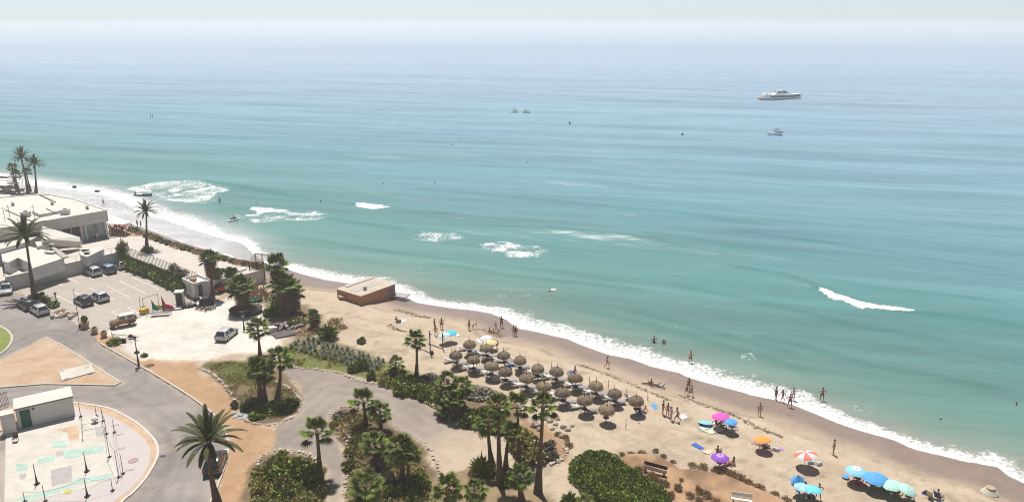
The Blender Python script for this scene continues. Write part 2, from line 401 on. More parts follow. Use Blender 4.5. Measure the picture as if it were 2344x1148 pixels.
em = sstep(.0, .5, pd)[..., None]; pc = pc*em+gc*(1-em)
PZ = gh(PX.ravel(), PYg.ravel()).reshape(PX.shape)+.035
pa = pd > -.15
keep = pa[:-1,:-1] & pa[1:,:-1] & pa[1:,1:] & pa[:-1,1:]
struct(grid_mesh('gravel_path', PX, PYg, PZ, keep=keep, attrs={'albedo': pc, 'wet': pc[..., 0]*0}, material=ground_mat('path', 2.2, .02)))

# ------------------------------------------------------------------ sea
crests = [  # polyline in the photograph, height m, foam stretches
 ([(440,408),(500,420),(600,434),(700,449),(815,463),(890,472),(1000,487),(1080,500)], .26),
 ([(1230,522),(1290,530),(1400,541),(1500,553),(1600,566)], .03),
 ([(1640,596),(1720,612),(1790,630),(1880,664),(1980,698),(2090,711),(2220,724),(2450,752)], .26),
 ([(480,476),(580,478),(655,486),(760,500),(860,515),(960,528)], .22),
 ([(960,600),(1060,612),(1160,628),(1260,640),(1380,652),(1500,668)], .14),
 ([(1420,702),(1560,735),(1700,775),(1850,812)], .15),
 ([(1700,760),(1850,790),(2000,835),(2344,900)], .16),
 ([(560,520),(720,545),(900,575),(1100,600),(1300,622),(1480,652)], .12), ([(1080,498),(1250,512),(1450,532),(1700,566),(1900,590)], .06), ([(900,430),(1100,447),(1300,462),(1560,485),(1800,512)], .11), ([(1500,640),(1680,672),(1820,705),(1960,742),(2200,780)], .12), ([(1640,520),(1850,548),(2080,585),(2340,622)], .12), ([(1300,700),(1450,728),(1620,775),(1760,820),(1900,868)], .11), ([(1850,640),(2050,668),(2340,700)], .10)]
crest_w = [([P(x, y, 0)[:2] for x, y in p], h) for p, h in crests]
def warp(x, y):
    return x+9*(fbm(x, y, 75, 2)-.5), y+9*(fbm(x*.5+99, y-33, 75, 2)-.5)
def sea_fn(X, Y, cell):
    s = -sdist(X.ravel(), Y.ravel()).reshape(X.shape)
    xw, yw = warp(X, Y); z = np.zeros(X.shape)
    for lam, ang, amp in ((31, -12, .34), (19, -21, .23), (12, -9, .12), (7.5, -25, .06), (4.6, -16, .034), (3.1, -31, .022), (1.9, -6, .011)):
        a = R(ang); ph = 2*math.pi*((-math.sin(a))*xw+math.cos(a)*yw)/lam
        gate = .35+1.3*sstep(.3, .75, vnoise(xw*.14+lam*7, yw*.8, lam*1.6))
        lod = np.clip(1.6-cell*3.2/lam, 0, 1)
        z += amp*gate*lod*np.sin(ph)
    # swell turns parallel to the beach close in
    zz = .17*np.sin(2*math.pi*(s+4*(fbm(X, Y, 22, 2)-.5))/12.0)*np.exp(-s/45)*sstep(.3, .7, vnoise(X+5, Y, 14))
    z = (z*(.25+.75*sstep(2, 60, s))+zz)*sstep(0, 12, s)
    foam = np.zeros(X.shape); face = np.zeros(X.shape)
    for pts, h in crest_w:
        d, t, sd = line_d(X, Y, pts); u = -sd*d       # u > 0 on the shore side
        prof = np.where(u > 0, np.exp(-(u/2.2)**2), np.exp(-(u/4.5)**2))
        z = z + h*prof*sstep(0, .12, t)*(1-sstep(.88, 1, t))
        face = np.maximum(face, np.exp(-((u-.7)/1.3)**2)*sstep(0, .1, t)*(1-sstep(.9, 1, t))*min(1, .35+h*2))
    def fline(px, w0, w1, k=1.0):
        nonlocal foam
        d, t, sd = line_d(X, Y, [P(x, y, 0)[:2] for x, y in px]); u = -sd*d
        ww = w1*np.sin(np.clip(t, 0, 1)*math.pi)**.5+.05
        foam = np.maximum(foam, k*(1-sstep(ww*.75, ww*1.1, np.where(u > 0, u, -u*w1/w0)+1.1*w1*(fbm(X, Y, 1.6, 4)-.5)))*(1-.35*fbm(X+5, Y, 1.1, 3)))
    fline([(812,462),(850,470),(892,474)], 2.4, 4.2)
    fline([(1880,665),(1940,688),(2000,702),(2092,711)], .9, 1.9, 1.15)
    fline([(578,478),(620,484),(660,487)], 1.5, 3.0)
    def patch(px, k, lace):
        nonlocal foam
        d = poly_sd(X, Y, [P(x, y, 0)[:2] for x, y in px])
        m = sstep(-2.0, 1.5, d+5*(fbm(X, Y, 4, 3)-.5))
        foam = np.maximum(foam, m*(k-lace*fbm(X+7, Y, 2.4, 4)))
    patch([(290,430),(350,416),(470,415),(515,430),(500,452),(470,472),(400,462),(330,445)], 1.12, .95)
    patch([(520,492),(600,488),(700,486),(765,494),(740,508),(620,508),(540,502)], 1.1, 1.0)
    patch([(940,530),(1000,524),(1070,530),(1085,545),(1000,553),(950,545)], 1.0, .95)
    patch([(1100,560),(1160,550),(1250,562),(1255,580),(1190,595),(1120,582)], 1.06, .95)
    patch([(1190,722),(1250,728),(1365,742),(1360,752),(1280,750),(1210,740)], .85, 1.0)
    # swash: foam band lying along the beach
    wb = 3.0+3.2*fbm(X, Y, 11, 3)+1.2*sstep(-5, 20, X)-2.6*sstep(34, 42, X)+3*sstep(-55, -75, X)
    s_ = s; s = s-7*sstep(-44, -58, X)
    band = sstep(-.55, .1, s+.5*(fbm(X, Y, .9, 2)-.5))*(1-sstep(wb*.62, wb*1.25, s+2.2*(fbm(X, Y, 1.6, 3)-.5)))
    foam = np.maximum(foam, band*(1.14-.28*sstep(.02, .30, s/wb)-.60*sstep(.1, 1, s/wb)*fbm(X+3, Y, 1.2, 3)))
    s = s_
    foam = np.maximum(foam, .95*sstep(-44, -52, X)*np.exp(-((s-.4)/.5)**2)*fbm(X, Y, 2.5, 3)*1.3)
    lace = (1-sstep(2, 5, np.abs(s-wb*2.0)))*.42*sstep(.35, .6, fbm(X, Y, 5, 3))
    foam = np.maximum(foam, lace*fbm(X, Y, 1.8, 3)*1.35)
    # far left: broad sheets of swash over the wet sand
    far = sstep(-50, -62, X)*(1-sstep(11, 16, s))
    foam = np.maximum(foam, far*(.30+.45*(fbm(X, Y*2, 4, 3))))
    z = z+.06*np.clip(foam, 0, 1)*sstep(.3, 2, s)
    # colour of the water, wave shade painted in: stirred sand close in, turquoise, bluer out at sea
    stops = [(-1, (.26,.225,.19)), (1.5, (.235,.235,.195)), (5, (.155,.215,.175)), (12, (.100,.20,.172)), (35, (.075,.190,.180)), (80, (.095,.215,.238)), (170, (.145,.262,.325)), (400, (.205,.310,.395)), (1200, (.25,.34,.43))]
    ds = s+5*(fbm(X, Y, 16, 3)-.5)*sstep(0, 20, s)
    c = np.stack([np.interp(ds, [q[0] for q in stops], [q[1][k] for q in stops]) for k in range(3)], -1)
    ds_l = sstep(-42, -62, X)*(1-sstep(7, 20, s)); c = c*(1-.78*ds_l[..., None])+.3*c*0+.18*ds_l[..., None]*np.array((.43,.41,.415))+np.array((.43,.41,.415))*.6*ds_l[..., None]
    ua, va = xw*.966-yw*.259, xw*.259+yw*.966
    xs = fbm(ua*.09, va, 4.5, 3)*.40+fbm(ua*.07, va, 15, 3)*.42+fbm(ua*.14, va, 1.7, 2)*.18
    c = c*(.58+.84*xs)[..., None]  # streaks along the crests: slicks, with light and dark swell lines painted in
    c = c*(1-.46*face[..., None]*np.array((1.0,.45,.55)))  # shade of the wave faces painted into the water colour
    return s, z, np.clip(foam, 0, 1.3), c
def sea_rows():
    ys = []; ang = math.atan(CH/46.0)
    while True:
        y = CH/math.tan(ang)
        if y > 42000: break
        ys.append(y); ang -= .00078 if ang > .02 else max(ang*.035, .00008)
    return np.array(ys)
ys = sea_rows(); tx = np.tan(np.linspace(R(-52), R(52), 1500))
Xs = ys[:, None]*tx[None, :]; Ys = np.repeat(ys[:, None], len(tx), 1)
cell = np.maximum(np.gradient(ys)[:, None]*np.ones_like(Xs), ys[:, None]*.0012)
near = ys < 900
Sg = np.full(Xs.shape, 1e3); Zs = np.zeros(Xs.shape); Fs = np.zeros(Xs.shape); Cs = np.zeros(Xs.shape+(3,))
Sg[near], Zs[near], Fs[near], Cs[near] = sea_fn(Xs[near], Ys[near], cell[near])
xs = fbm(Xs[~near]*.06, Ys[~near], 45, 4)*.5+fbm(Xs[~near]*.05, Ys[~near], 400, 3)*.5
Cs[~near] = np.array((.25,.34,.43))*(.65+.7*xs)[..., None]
k = Sg > -3.2
keep = k[:-1,:-1] | k[1:,1:]
# thin film of water running up the wet sand
beach_z = gh(Xs[near].ravel(), Ys[near].ravel()).reshape(Xs[near].shape)
Zn = Zs[near]; sn = Sg[near]
Zn = np.where(sn < .9, np.maximum(lerp(beach_z+.03, Zn, np.clip(sstep(-.1, .9, sn), 0, 1)), Zn*0+.0), Zn)
Zn = np.where(sn < -.15, beach_z-.06-.3*np.clip(-sn-.15, 0, 1), Zn)
Zs[near] = Zn
def sea_mat():
    m, n, l, b = nt('sea_water')
    at = n.new('ShaderNodeAttribute'); at.attribute_name = 'albedo'
    af = n.new('ShaderNodeAttribute'); af.attribute_name = 'foam'
    tc = n.new('ShaderNodeTexCoord')
    def nz(sx, sy, sc, det, rough=.6, rot=0):
        mp = n.new('ShaderNodeMapping'); mp.inputs['Scale'].default_value = (sx, sy, 1); mp.inputs['Rotation'].default_value = (0,0,rot)
        l.new(tc.outputs['Object'], mp.inputs['Vector'])
        t = n.new('ShaderNodeTexNoise'); t.inputs['Scale'].default_value = sc; t.inputs['Detail'].default_value = det; t.inputs['Roughness'].default_value = rough
        l.new(mp.outputs[0], t.inputs['Vector']); return t.outputs['Fac']
    def mth(op, a, b_, c_=None):
        q = n.new('ShaderNodeMath'); q.operation = op
        for i, v in enumerate((a, b_, c_)):
            if v is None: continue
            if isinstance(v, (int, float)): q.inputs[i].default_value = v
            else: l.new(v, q.inputs[i])
        return q.outputs[0]
    # foam: lacy threshold of the foam amount
    fn = nz(1, 1, 1.9, 6, .72); fv = mth('ADD', af.outputs['Fac'], mth('MULTIPLY', mth('SUBTRACT', fn, .5), 2.0))
    mr = n.new('ShaderNodeMapRange'); mr.interpolation_type = 'SMOOTHSTEP'; mr.inputs['From Min'].default_value = .45; mr.inputs['From Max'].default_value = .85; l.new(fv, mr.inputs['Value'])
    fm = mth('MULTIPLY', mr.outputs[0], mth('MINIMUM', mth('MULTIPLY', af.outputs['Fac'], 4.0), 1.0))
    mx = n.new('ShaderNodeMix'); mx.data_type = 'RGBA'; l.new(fm, mx.inputs['Factor']); l.new(at.outputs['Color'], mx.inputs['A']); mx.inputs['B'].default_value = (.56,.56,.55,1)
    l.new(mx.outputs['Result'], b.inputs['Base Color'])
    rr = mth('MULTIPLY_ADD', fm, .45, .34); l.new(rr, b.inputs['Roughness'])
    b.inputs['IOR'].default_value = 1.33; b.inputs['Specular IOR Level'].default_value = .5
    w1 = nz(.34, 1.0, .9, 5, .62, R(16)); w2 = nz(.45, 1.0, 3.2, 4, .6, R(24)); w3 = nz(.16, 1, .22, 5, .6, R(12)); w4 = nz(.05, .6, .03, 6, .65, R(-3))
    h = mth('ADD', mth('MULTIPLY', w1, .40), mth('ADD', mth('MULTIPLY', w2, .13), mth('ADD', mth('MULTIPLY', w3, .55), mth('MULTIPLY', w4, 3.5))))
    h = mth('ADD', h, mth('MULTIPLY', fm, .12))
    bp = n.new('ShaderNodeBump'); bp.inputs['Distance'].default_value = 1.0; bp.inputs['Strength'].default_value = .36
    l.new(h, bp.inputs['Height']); l.new(bp.outputs[0], b.inputs['Normal'])
    return m
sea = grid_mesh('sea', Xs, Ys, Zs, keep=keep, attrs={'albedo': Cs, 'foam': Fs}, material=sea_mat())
struct(sea)
SEA_DONE = True
# ------------------------------------------------------------------ plain materials
M_white = mat('white_render', (.57,.545,.505), .85, .05, .8, stain=.25)
M_roof = mat('white_roof', (.52,.49,.44), .9, .06, .5, stain=.3, bump=.01)
M_cwall = mat('pale_wall', (.56,.54,.515), .9, .06, .7, stain=.25)
M_concrete = mat('concrete', (.42,.385,.345), .95, .1, .5, stain=.25, bump=.01)
M_lot = mat('lot_paving', (.345,.305,.262), .95, .07, .35, stain=.16, bump=.008, bscale=9)
M_plaza = mat('plaza_paving', (.46,.415,.365), .95, .05, .3, stain=.14)
M_asph = mat('asphalt', (.195,.175,.168), .9, .16, .12, stain=.35, bump=.008, bscale=14)
M_kerb = mat('kerb_stone', (.40,.36,.31), .9, .12, 1.5)
M_line = mat('road_paint', (.55,.52,.48), .8, .15, 2)
M_earth = mat('dry_earth', (.33,.215,.13), .95, .2, .45, col2=(.42,.32,.23), bump=.03, bscale=5)
M_lawn = mat('lawn', (.16,.19,.05), .95, .25, 2.5, bump=.04, bscale=12)
M_tan = mat('tan_band', (.42,.30,.20), .95, .15, .8)
M_pink = mat('pink_paving', (.42,.375,.36), .95, .05, .5, stain=.12)
M_cream = mat('cream_slab', (.47,.435,.38), .95, .12, .6, stain=.22)
M_teal = mat('teal_paint', (.31,.42,.36), .9, .15, 1.2)
M_grey = mat('grey_paint', (.33,.30,.29), .9, .15, 1.2)
M_black = mat('black_plastic', (.015,.015,.016), .6)
M_tyre = mat('tyre_rubber', (.02,.02,.02), .85)
M_rim = mat('wheel_rim', (.35,.35,.36), .35, metal=.6)
M_metal = mat('grey_metal', (.20,.20,.21), .5, metal=.5)
M_dark = mat('dark_iron', (.035,.033,.035), .6)
M_glass = glass('car_glass', (.018,.022,.028))
M_hall = glass('hall_glass', (.17,.24,.235), .15)
M_wood = mat('weathered_wood', (.13,.095,.07), .85, .25, 6)
M_dwood = mat('dark_wood', (.05,.038,.034), .85, .2, 5)
M_trunk = mat('palm_trunk', (.115,.075,.052), .95, .3, 6, bump=.03, bscale=12)
M_fan = mat('fan_leaf', (.10,.135,.026), .5, .3, 1.5, island=.7, col2=(.18,.20,.04), spec=.2)
M_feather = mat('feather_leaf', (.046,.056,.018), .9, .3, 1.5, island=.5, col2=(.085,.085,.03), spec=.1)
M_dead = mat('dead_leaf', (.16,.10,.06), .95, .3, 2, island=.35)
M_leafA = mat('dark_foliage', (.07,.115,.016), .6, .3, .9, island=.7, col2=(.23,.25,.035))
M_leafB = mat('mid_foliage', (.12,.155,.028), .6, .3, 1.2, island=.65, col2=(.25,.24,.05))
M_leafC = mat('olive_foliage', (.185,.19,.045), .75, .3, .9, island=.5, col2=(.31,.24,.085))
M_leafD = mat('grey_foliage', (.16,.14,.105), .8, .3, .8, island=.4, col2=(.21,.18,.14))
M_leafE = mat('dry_grass', (.42,.28,.15), .85, .3, .8, island=.4, col2=(.22,.15,.09))
M_agave = mat('agave_leaf', (.155,.165,.11), .6, .2, 2, island=.3)
M_stone = mat('border_stone', (.46,.385,.32), .95, .25, 2, island=.25)
M_terr = mat('terracotta', (.36,.22,.15), .9, .15, 3)
M_thatch = mat('thatch', (.18,.125,.083), .95, .3, 7, island=.6, bump=.03, bscale=22)
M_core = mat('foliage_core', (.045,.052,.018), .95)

def cr(pts, n=5, closed=False):
    P_ = [Vector((p[0], p[1])) for p in pts]; k = len(P_); out = []
    g = lambda i: P_[i % k] if closed else P_[max(0, min(k-1, i))]
    for i in range(k if closed else k-1):
        a, b, c, d = g(i-1), g(i), g(i+1), g(i+2)
        for j in range(n):
            t = j/n; out.append(tuple(.5*((2*b)+(c-a)*t+(2*a-5*b+4*c-d)*t*t+(3*b-a-3*c+d)*t**3)))
    if not closed: out.append(tuple(P_[-1]))
    return out
def ribbon(mb, pts, w, z0, z1):
    p = [Vector((q[0], q[1])) for q in pts]; L = []; Rr = []
    for i in range(len(p)):
        d = (p[min(i+1, len(p)-1)]-p[max(i-1, 0)]).normalized(); nrm = Vector((-d.y, d.x))
        L.append(p[i]+nrm*w/2); Rr.append(p[i]-nrm*w/2)
    for i in range(len(p)-1): mb.prism([L[i], L[i+1], Rr[i+1], Rr[i]], z0, z1)
def sheet(name, px, z, m, z0=None, smooth=0, wob=0.0, zp=ZL):
    pts = W2(px, zp)
    if smooth: pts = cr(pts, smooth, True)
    if wob: pts = [(x+wob*(rng.random()-.5), y+wob*(rng.random()-.5)) for x, y in pts]
    mb = MB(); mb.prism(pts, z-.3 if z0 is None else z0, z); return struct(mb.build(name, m))

# ------------------------------------------------------------------ roads, kerbs, islands, parking lot
road_r = [(230,787),(280,815),(330,843),(400,885),(450,918),(490,950),(514,985),(523,1020),(515,1065),(500,1108),(484,1148),(450,1240)]
rpoly = W2([(-200,705),(-60,676),(0,662),(45,672),(100,690),(155,715),(200,748)]+road_r+[(-160,1240),(-200,900)])
RX, RY = np.meshgrid(np.arange(min(p[0] for p in rpoly), max(p[0] for p in rpoly), .34), np.arange(min(p[1] for p in rpoly), max(p[1] for p in rpoly), .34))
RD = poly_sd(RX, RY, rpoly); rk, _, _ = line_d(RX, RY, cr(W2(road_r), 3) if 'cr' in globals() else W2(road_r))
isl = np.full(RX.shape, 1e9)
for pl in ([(105,774),(140,790),(200,828),(255,863),(276,877),(264,883),(180,881),(100,880),(0,888),(-90,898),(-90,860),(0,827),(55,800)], [(0,940),(60,926),(120,920),(170,923),(243,934),(277,948),(312,968),(340,993),(357,1013),(362,1038),(354,1062),(333,1097),(302,1131),(281,1148),(200,1240),(8,1240),(13,1120)]):
    isl = np.minimum(isl, np.abs(poly_sd(RX, RY, W2(pl))))
rc = ASPH*(.80+.42*fbm(RX, RY, 7, 5))[..., None]
trk = sum(np.exp(-((rk-c_+.5*(fbm(RX, RY, 9, 2)-.5))/.38)**2) for c_ in (1.7, 3.3, 5.2, 6.8)); rc = rc*(1-.10*trk*sstep(.3, .6, fbm(RX, RY, 6, 3)))[..., None]
trk2 = sum(np.exp(-((isl-c_)/.35)**2) for c_ in (1.3, 2.9)); rc = rc*(1-.13*trk2*sstep(.3, .6, fbm(RX+9, RY, 6, 3)))[..., None]
pat = sstep(.66, .69, vnoise(RX*.8+3, RY, 5.5)); rc = rc*(1+.14*pat)[..., None]
crk = np.exp(-((fbm(RX, RY, 5, 4)-.5)/.006)**2); rc = rc*(1-.22*crk)[..., None]
edg = np.exp(-np.minimum(rk, isl)/.55)*sstep(.30, .62, fbm(RX, RY, 2.2, 4)); rc = rc*(1-.75*edg[..., None])+SAND*.75*edg[..., None]
rkp = RD > -.1; rkeep = rkp[:-1,:-1] & rkp[1:,:-1] & rkp[1:,1:] & rkp[:-1,1:]
struct(grid_mesh('road', RX, RY, np.full(RX.shape, ZL+.06), keep=rkeep, attrs={'albedo': rc}, material=ground_mat('asphalt_road', 2.5, .008)))
k = MB(); ribbon(k, cr(W2(road_r), 4), .22, ZL-.2, ZL+.17); struct(k.build('kerb', M_kerb))
grass_px = [(-80,735),(-30,740),(0,748),(20,760),(28,775),(20,795),(0,812),(-40,835),(-90,850)]
sheet('grass_verge', grass_px, ZL+.18, M_lawn, smooth=3)
k = MB(); ribbon(k, cr(W2(grass_px), 4), .3, ZL-.2, ZL+.2); struct(k.build('kerb', M_kerb))
tri_px = [(105,774),(140,790),(200,828),(255,863),(276,877),(264,883),(180,881),(100,880),(0,888),(-90,898),(-90,860),(0,827),(55,800)]
sheet('traffic_island', tri_px, ZL+.15, M_earth)
k = MB(); ribbon(k, cr(W2(tri_px[9::-1] + tri_px[:1]), 3) if False else W2(tri_px[:10]), .24, ZL-.2, ZL+.19); ribbon(k, W2([tri_px[0]]+tri_px[:9:-1]), .2, ZL-.2, ZL+.18); struct(k.build('kerb', M_kerb))
sl = MB(); sl.prism(W2([(133,849),(208,833),(218,851),(142,871)], ZL+.2), ZL, ZL+.27)
sl_o = struct(sl.build('concrete_slab', M_cream))
for q in [(141,847),(199,839),(152,865),(206,852)]:
    w = P(*q, ZL+.28); mb = MB(w); mb.lathe([(.3,-.01),(.3,.012)], 14); tag(mb.build('manhole_cover', M_grey), 'round grey manhole cover on the pale slab of the dry triangular island', 'manhole cover', 'covers on the island slab')
works_px = [(-70,962),(0,940),(60,926),(120,920),(170,923),(243,934),(277,948),(312,968),(340,993),(357,1013),(362,1038),(354,1062),(333,1097),(302,1131),(281,1148),(200,1240),(8,1240),(13,1120),(15,985),(-70,1000)]
sheet('works_island', works_px, ZL+.14, M_tan)
k = MB(); ribbon(k, cr(W2(works_px[2:16]), 4), .24, ZL-.2, ZL+.18); struct(k.build('kerb', mat('white_kerb', (.48,.44,.39), .9)))
sheet('pavement', [(15,985),(100,945),(173,933),(239,948),(277,965),(309,986),(333,1007),(347,1034),(341,1065),(326,1093),(298,1121),(262,1148),(180,1240),(8,1240)], ZL+.155, M_pink, wob=.15)
sheet('concrete_pad', [(16,990),(60,978),(172,957),(206,950),(236,962),(248,1000),(254,1045),(272,1094),(200,1118),(100,1142),(60,1152),(12,1165)], ZL+.17, M_cream)
for i, (q, m_) in enumerate([([(125,986),(150,981),(180,974),(183,1008),(158,1012),(156,992)], M_tan), ([(123,1013),(152,1010),(152,1027),(119,1027)], M_teal),
  ([(149,1034),(236,1020),(238,1036),(149,1053)], M_teal), ([(38,1064),(64,1064),(64,1078),(38,1081)], M_teal), ([(87,1052),(125,1046),(125,1058),(87,1065)], M_teal),
  ([(166,1100),(256,1086),(258,1096),(166,1112)], M_teal), ([(31,1145),(166,1110),(166,1120),(60,1150)], M_teal), ([(118,1079),(163,1069),(165,1104),(120,1116)], M_grey),
  ([(147,1124),(165,1122),(165,1130),(147,1133)], mat('mustard_paint', (.42,.36,.10), .9)), ([(129,1036),(147,1033),(147,1044),(129,1048)], M_grey), ([(218,985),(240,982),(242,998),(220,1002)], M_grey), ([(45,1088),(62,1086),(60,1098),(47,1099)], M_grey)]):
    sheet('painted_patch', q, ZL+.176+.004*(i % 3), m_, z0=ZL+.15, wob=.12)
for i, (x, y, w_) in enumerate([(264,972,.7),(274,993,.7),(279,1025,.7),(297,1074,.8)]):
    w = P(x, y, ZL+.165); mb = MB(w); mb.box((0,0,0), (w_, .35, .03), rz=R(12)); tag(mb.build('drain_cover', M_grey), 'grey drain cover on the pink pavement, %s counting down from the shed' % ['first','second','third','last'][i], 'drain cover', 'drain covers in the pavement')
w = P(305,1053,ZL+.165); mb = MB(w); mb.lathe([(.5,-.01),(.5,.02)], 18); tag(mb.build('manhole_cover', mat('pink_cover', (.33,.22,.22), .9)), 'large round reddish manhole cover on the pink pavement beside the curved kerb', 'manhole cover')
w = P(373,1043,ZL+.07); mb = MB(w); mb.box((0,0,0), (.55,.35,.03)); tag(mb.build('drain_cover', M_dark), 'dark drain grate in the road beside the curved kerb', 'drain cover')
lot_px = [(40,662),(58,658),(190,627),(284,604),(330,625),(430,668),(424,690),(330,722),(262,748),(225,764),(186,751),(155,728),(100,705),(60,680)]
sheet('parking_lot', lot_px, ZL+.065, M_lot)
c2 = lambda a: (a[0]/4.1, a[1]/4.1+540)
mb = MB()
for a_, b_ in [((360,462),(440,505)),((500,425),(595,470)),((640,392),(730,434)),((775,358),(880,412)),((905,335),(1010,385)),((530,560),(800,690)),((690,525),(850,602)),((840,488),(1075,605)),((1000,470),(1215,578)),
               ((1120,422),(1365,540)),((1240,390),(1500,505)),((975,548),(1440,425)),((1045,712),(1150,770)),((1195,672),(1330,738)),((1045,712),(1120,697)),((1195,672),(1250,655))]:
    ribbon(mb, [P(*c2(a_), ZL)[:2], P(*c2(b_), ZL)[:2]], .14, ZL+.05, ZL+.072)
struct(mb.build('parking_markings', M_line))

# ------------------------------------------------------------------ raised plaza, retaining wall, beach restaurant
ZT = ZL+1.9
A0 = P(36,661,ZL); B0 = P(285,602.5,ZL); dAB = (B0-A0).normalized(); nAB = Vector((-dAB.y, dAB.x, 0))
if nAB.y < 0: nAB = -nAB
Cc = P(452,645,ZT)
plaza = [(A0.x-dAB.x*30, A0.y-dAB.y*30), A0[:2], B0[:2], Cc[:2], P(526,635,ZT)[:2], P(566,626,ZT)[:2], P(606,615,ZT)[:2]]+[P(x, y, ZT)[:2] for x, y in [(560,602),(500,587),(450,573),(400,559),(350,542),(302,524),(262,508),(200,478),(120,450),(0,425),(-120,420)]]
mb = MB(); mb.prism(plaza, ZL-1.2, ZT); struct(mb.build('plaza_terrace', M_plaza))
LBL = {}
pw_ = thing('retaining_wall', 'long pale retaining wall with glass railing behind the parked cars', 'wall', A0)
mb = MB(A0)
p1 = [A0-dAB*1.2-nAB*.12, B0-nAB*.12, B0+nAB*.18, A0-dAB*1.2+nAB*.18]; mb.prism([q[:2] for q in p1], ZL-.2, ZT+.45); mb.build('wall', M_cwall, pw_)
mb = MB(A0); mb.prism([q[:2] for q in [A0-dAB*1.3-nAB*.2, B0-nAB*.2, B0+nAB*.26, A0-dAB*1.3+nAB*.26]], ZT+.45, ZT+.55); mb.build('coping', M_white, pw_)
L = (B0-A0).length; nP = int(L/2.0)
mb = MB(A0)
for i in range(nP+1):
    q = A0+dAB*(i*L/nP); mb.tube([q+Vector((0,0,ZT-ZL+.55)), q+Vector((0,0,ZT-ZL+1.45))], .035, 6)
mb.tube([A0+Vector((0,0,ZT-ZL+1.45)), B0+Vector((0,0,ZT-ZL+1.45))], .035, 6); mb.build('railing', mat('white_metal', (.6,.59,.57), .5), pw_)
# gate side panel at the wall's left end
g0 = P(14,654,ZL); mb = MB(g0); d_ = (A0-g0).normalized(); n_ = Vector((-d_.y, d_.x, 0)); mb.prism([q[:2] for q in [g0-n_*.15, A0-n_*.15-d_*.9, A0+n_*.15-d_*.9, g0+n_*.15]], ZL-.2, ZL+2.1)
tag(mb.build('side_wall', M_cwall), 'short grey wall stub left of the long retaining wall behind the silver car', 'wall')

hall = thing('restaurant_hall', 'large white flat-roofed beach restaurant with a deep fascia and glass corner', 'building', P(249,541,ZT))
hb = P(249,541,ZT); zr = PY(245,482,hb.y).z
FR = P(245,482,zr); FL = P(86,509,zr); BR = P(168.6,455.7,zr)
uF = (FL-FR).normalized(); uB = Vector((-uF.y, uF.x, 0)); uB = uB if uB.y > 0 else -uB
LF = (FL-FR).length
BRs = BR
roofpts = [FR, BR, P(113,446,zr), P(89,445,zr), P(0,453,zr), P(-110,463,zr), P(-110,540,zr), FL+uF*6]
mb = MB(hb); mb.prism([q[:2] for q in roofpts], zr-2.1, zr); mb.build('roof_slab', M_roof, hall)
mb = MB(hb)
par = [q[:2] for q in roofpts]
for i in range(len(par)):
    a_, b_ = Vector(par[i]), Vector(par[(i+1) % len(par)]); ribbon(mb, [a_, b_], .3, zr+.002, zr+.16)
mb.build('parapet', M_white, hall)
for qs in [((525,590),(650,650),(860,612),(745,560)), ((755,540),(880,605),(1072,572),(955,525))]:
    mb = MB(hb); mb.prism([P(x/7.177, 400+y/7.177, zr+.55)[:2] for x, y in qs], zr, zr+.55); mb.build('skylight', M_roof, hall)
mb = MB(hb); mb.prism([P(x/7.177, 400+y/7.177, zr+.2)[:2] for x, y in ((640,322),(660,322),(915,440),(895,442))], zr, zr+.3); mb.build('roof_seam', mat('roof_trim', (.30,.28,.26), .8), hall)
mb = MB(hb); mb.prism([P(x/7.177, 400+y/7.177, zr+.2)[:2] for x, y in ((85,570),(100,565),(520,742),(505,750))], zr, zr+.2); mb.build('roof_seam', mat('roof_trim', (.30,.28,.26), .8), hall)
# glazed corner: columns, glass, dark openings, set back under the fascia
inset = lambda t, back: FR+uF*t+uB*back
mb = MB(hb); mb.prism([q[:2] for q in [inset(.2,.9), inset(LF+8,.9), inset(LF+8,14), inset(.2,14)]], ZT-.3, zr-2.1+.02)
mb2 = MB(hb)
mb.build('hall_core', M_white, hall)
Lw = lambda fx: LF*fx
def panel(t0, t1, z0, z1, name, m_, back=.84):
    mb = MB(hb); mb.prism([q[:2] for q in [inset(t0, back), inset(t1, back), inset(t1, back+.1), inset(t0, back+.1)]], z0, z1); return mb.build(name, m_, hall)
zc = zr-2.1
panel(Lw(.04), Lw(.155), ZT+.02, zc-.05, 'window', M_hall); panel(Lw(.165), Lw(.225), ZT+.02, zc-.05, 'doorway', glass('dark_glass', (.05,.06,.055)))
panel(Lw(.235), Lw(.31), ZT+.02, zc-.05, 'window', M_hall)
panel(Lw(.40), Lw(.53), ZT+.3, zc-.05, 'window', mat('brown_blind', (.085,.065,.06), .7)); panel(Lw(.545), Lw(.66), ZT+.5, zc-.05, 'window', mat('brown_blind', (.085,.065,.06), .7))
for f in (.02, .325, .385):
    mb = MB(hb); q = inset(Lw(f), .5); mb.prism([q2[:2] for q2 in [q, q+uF*.45, q+uF*.45+uB*.45, q+uB*.45]], ZT-.1, zc+.01); mb.build('column', M_white, hall)
mb = MB(hb); mb.prism([q[:2] for q in [inset(-.5,-1.6), inset(Lw(.42),-1.6), inset(Lw(.42),.9), inset(-.5,.9)]], ZT, ZT+.05); mb.build('porch_floor', mat('porch_floor', (.24,.21,.20), .8), hall)

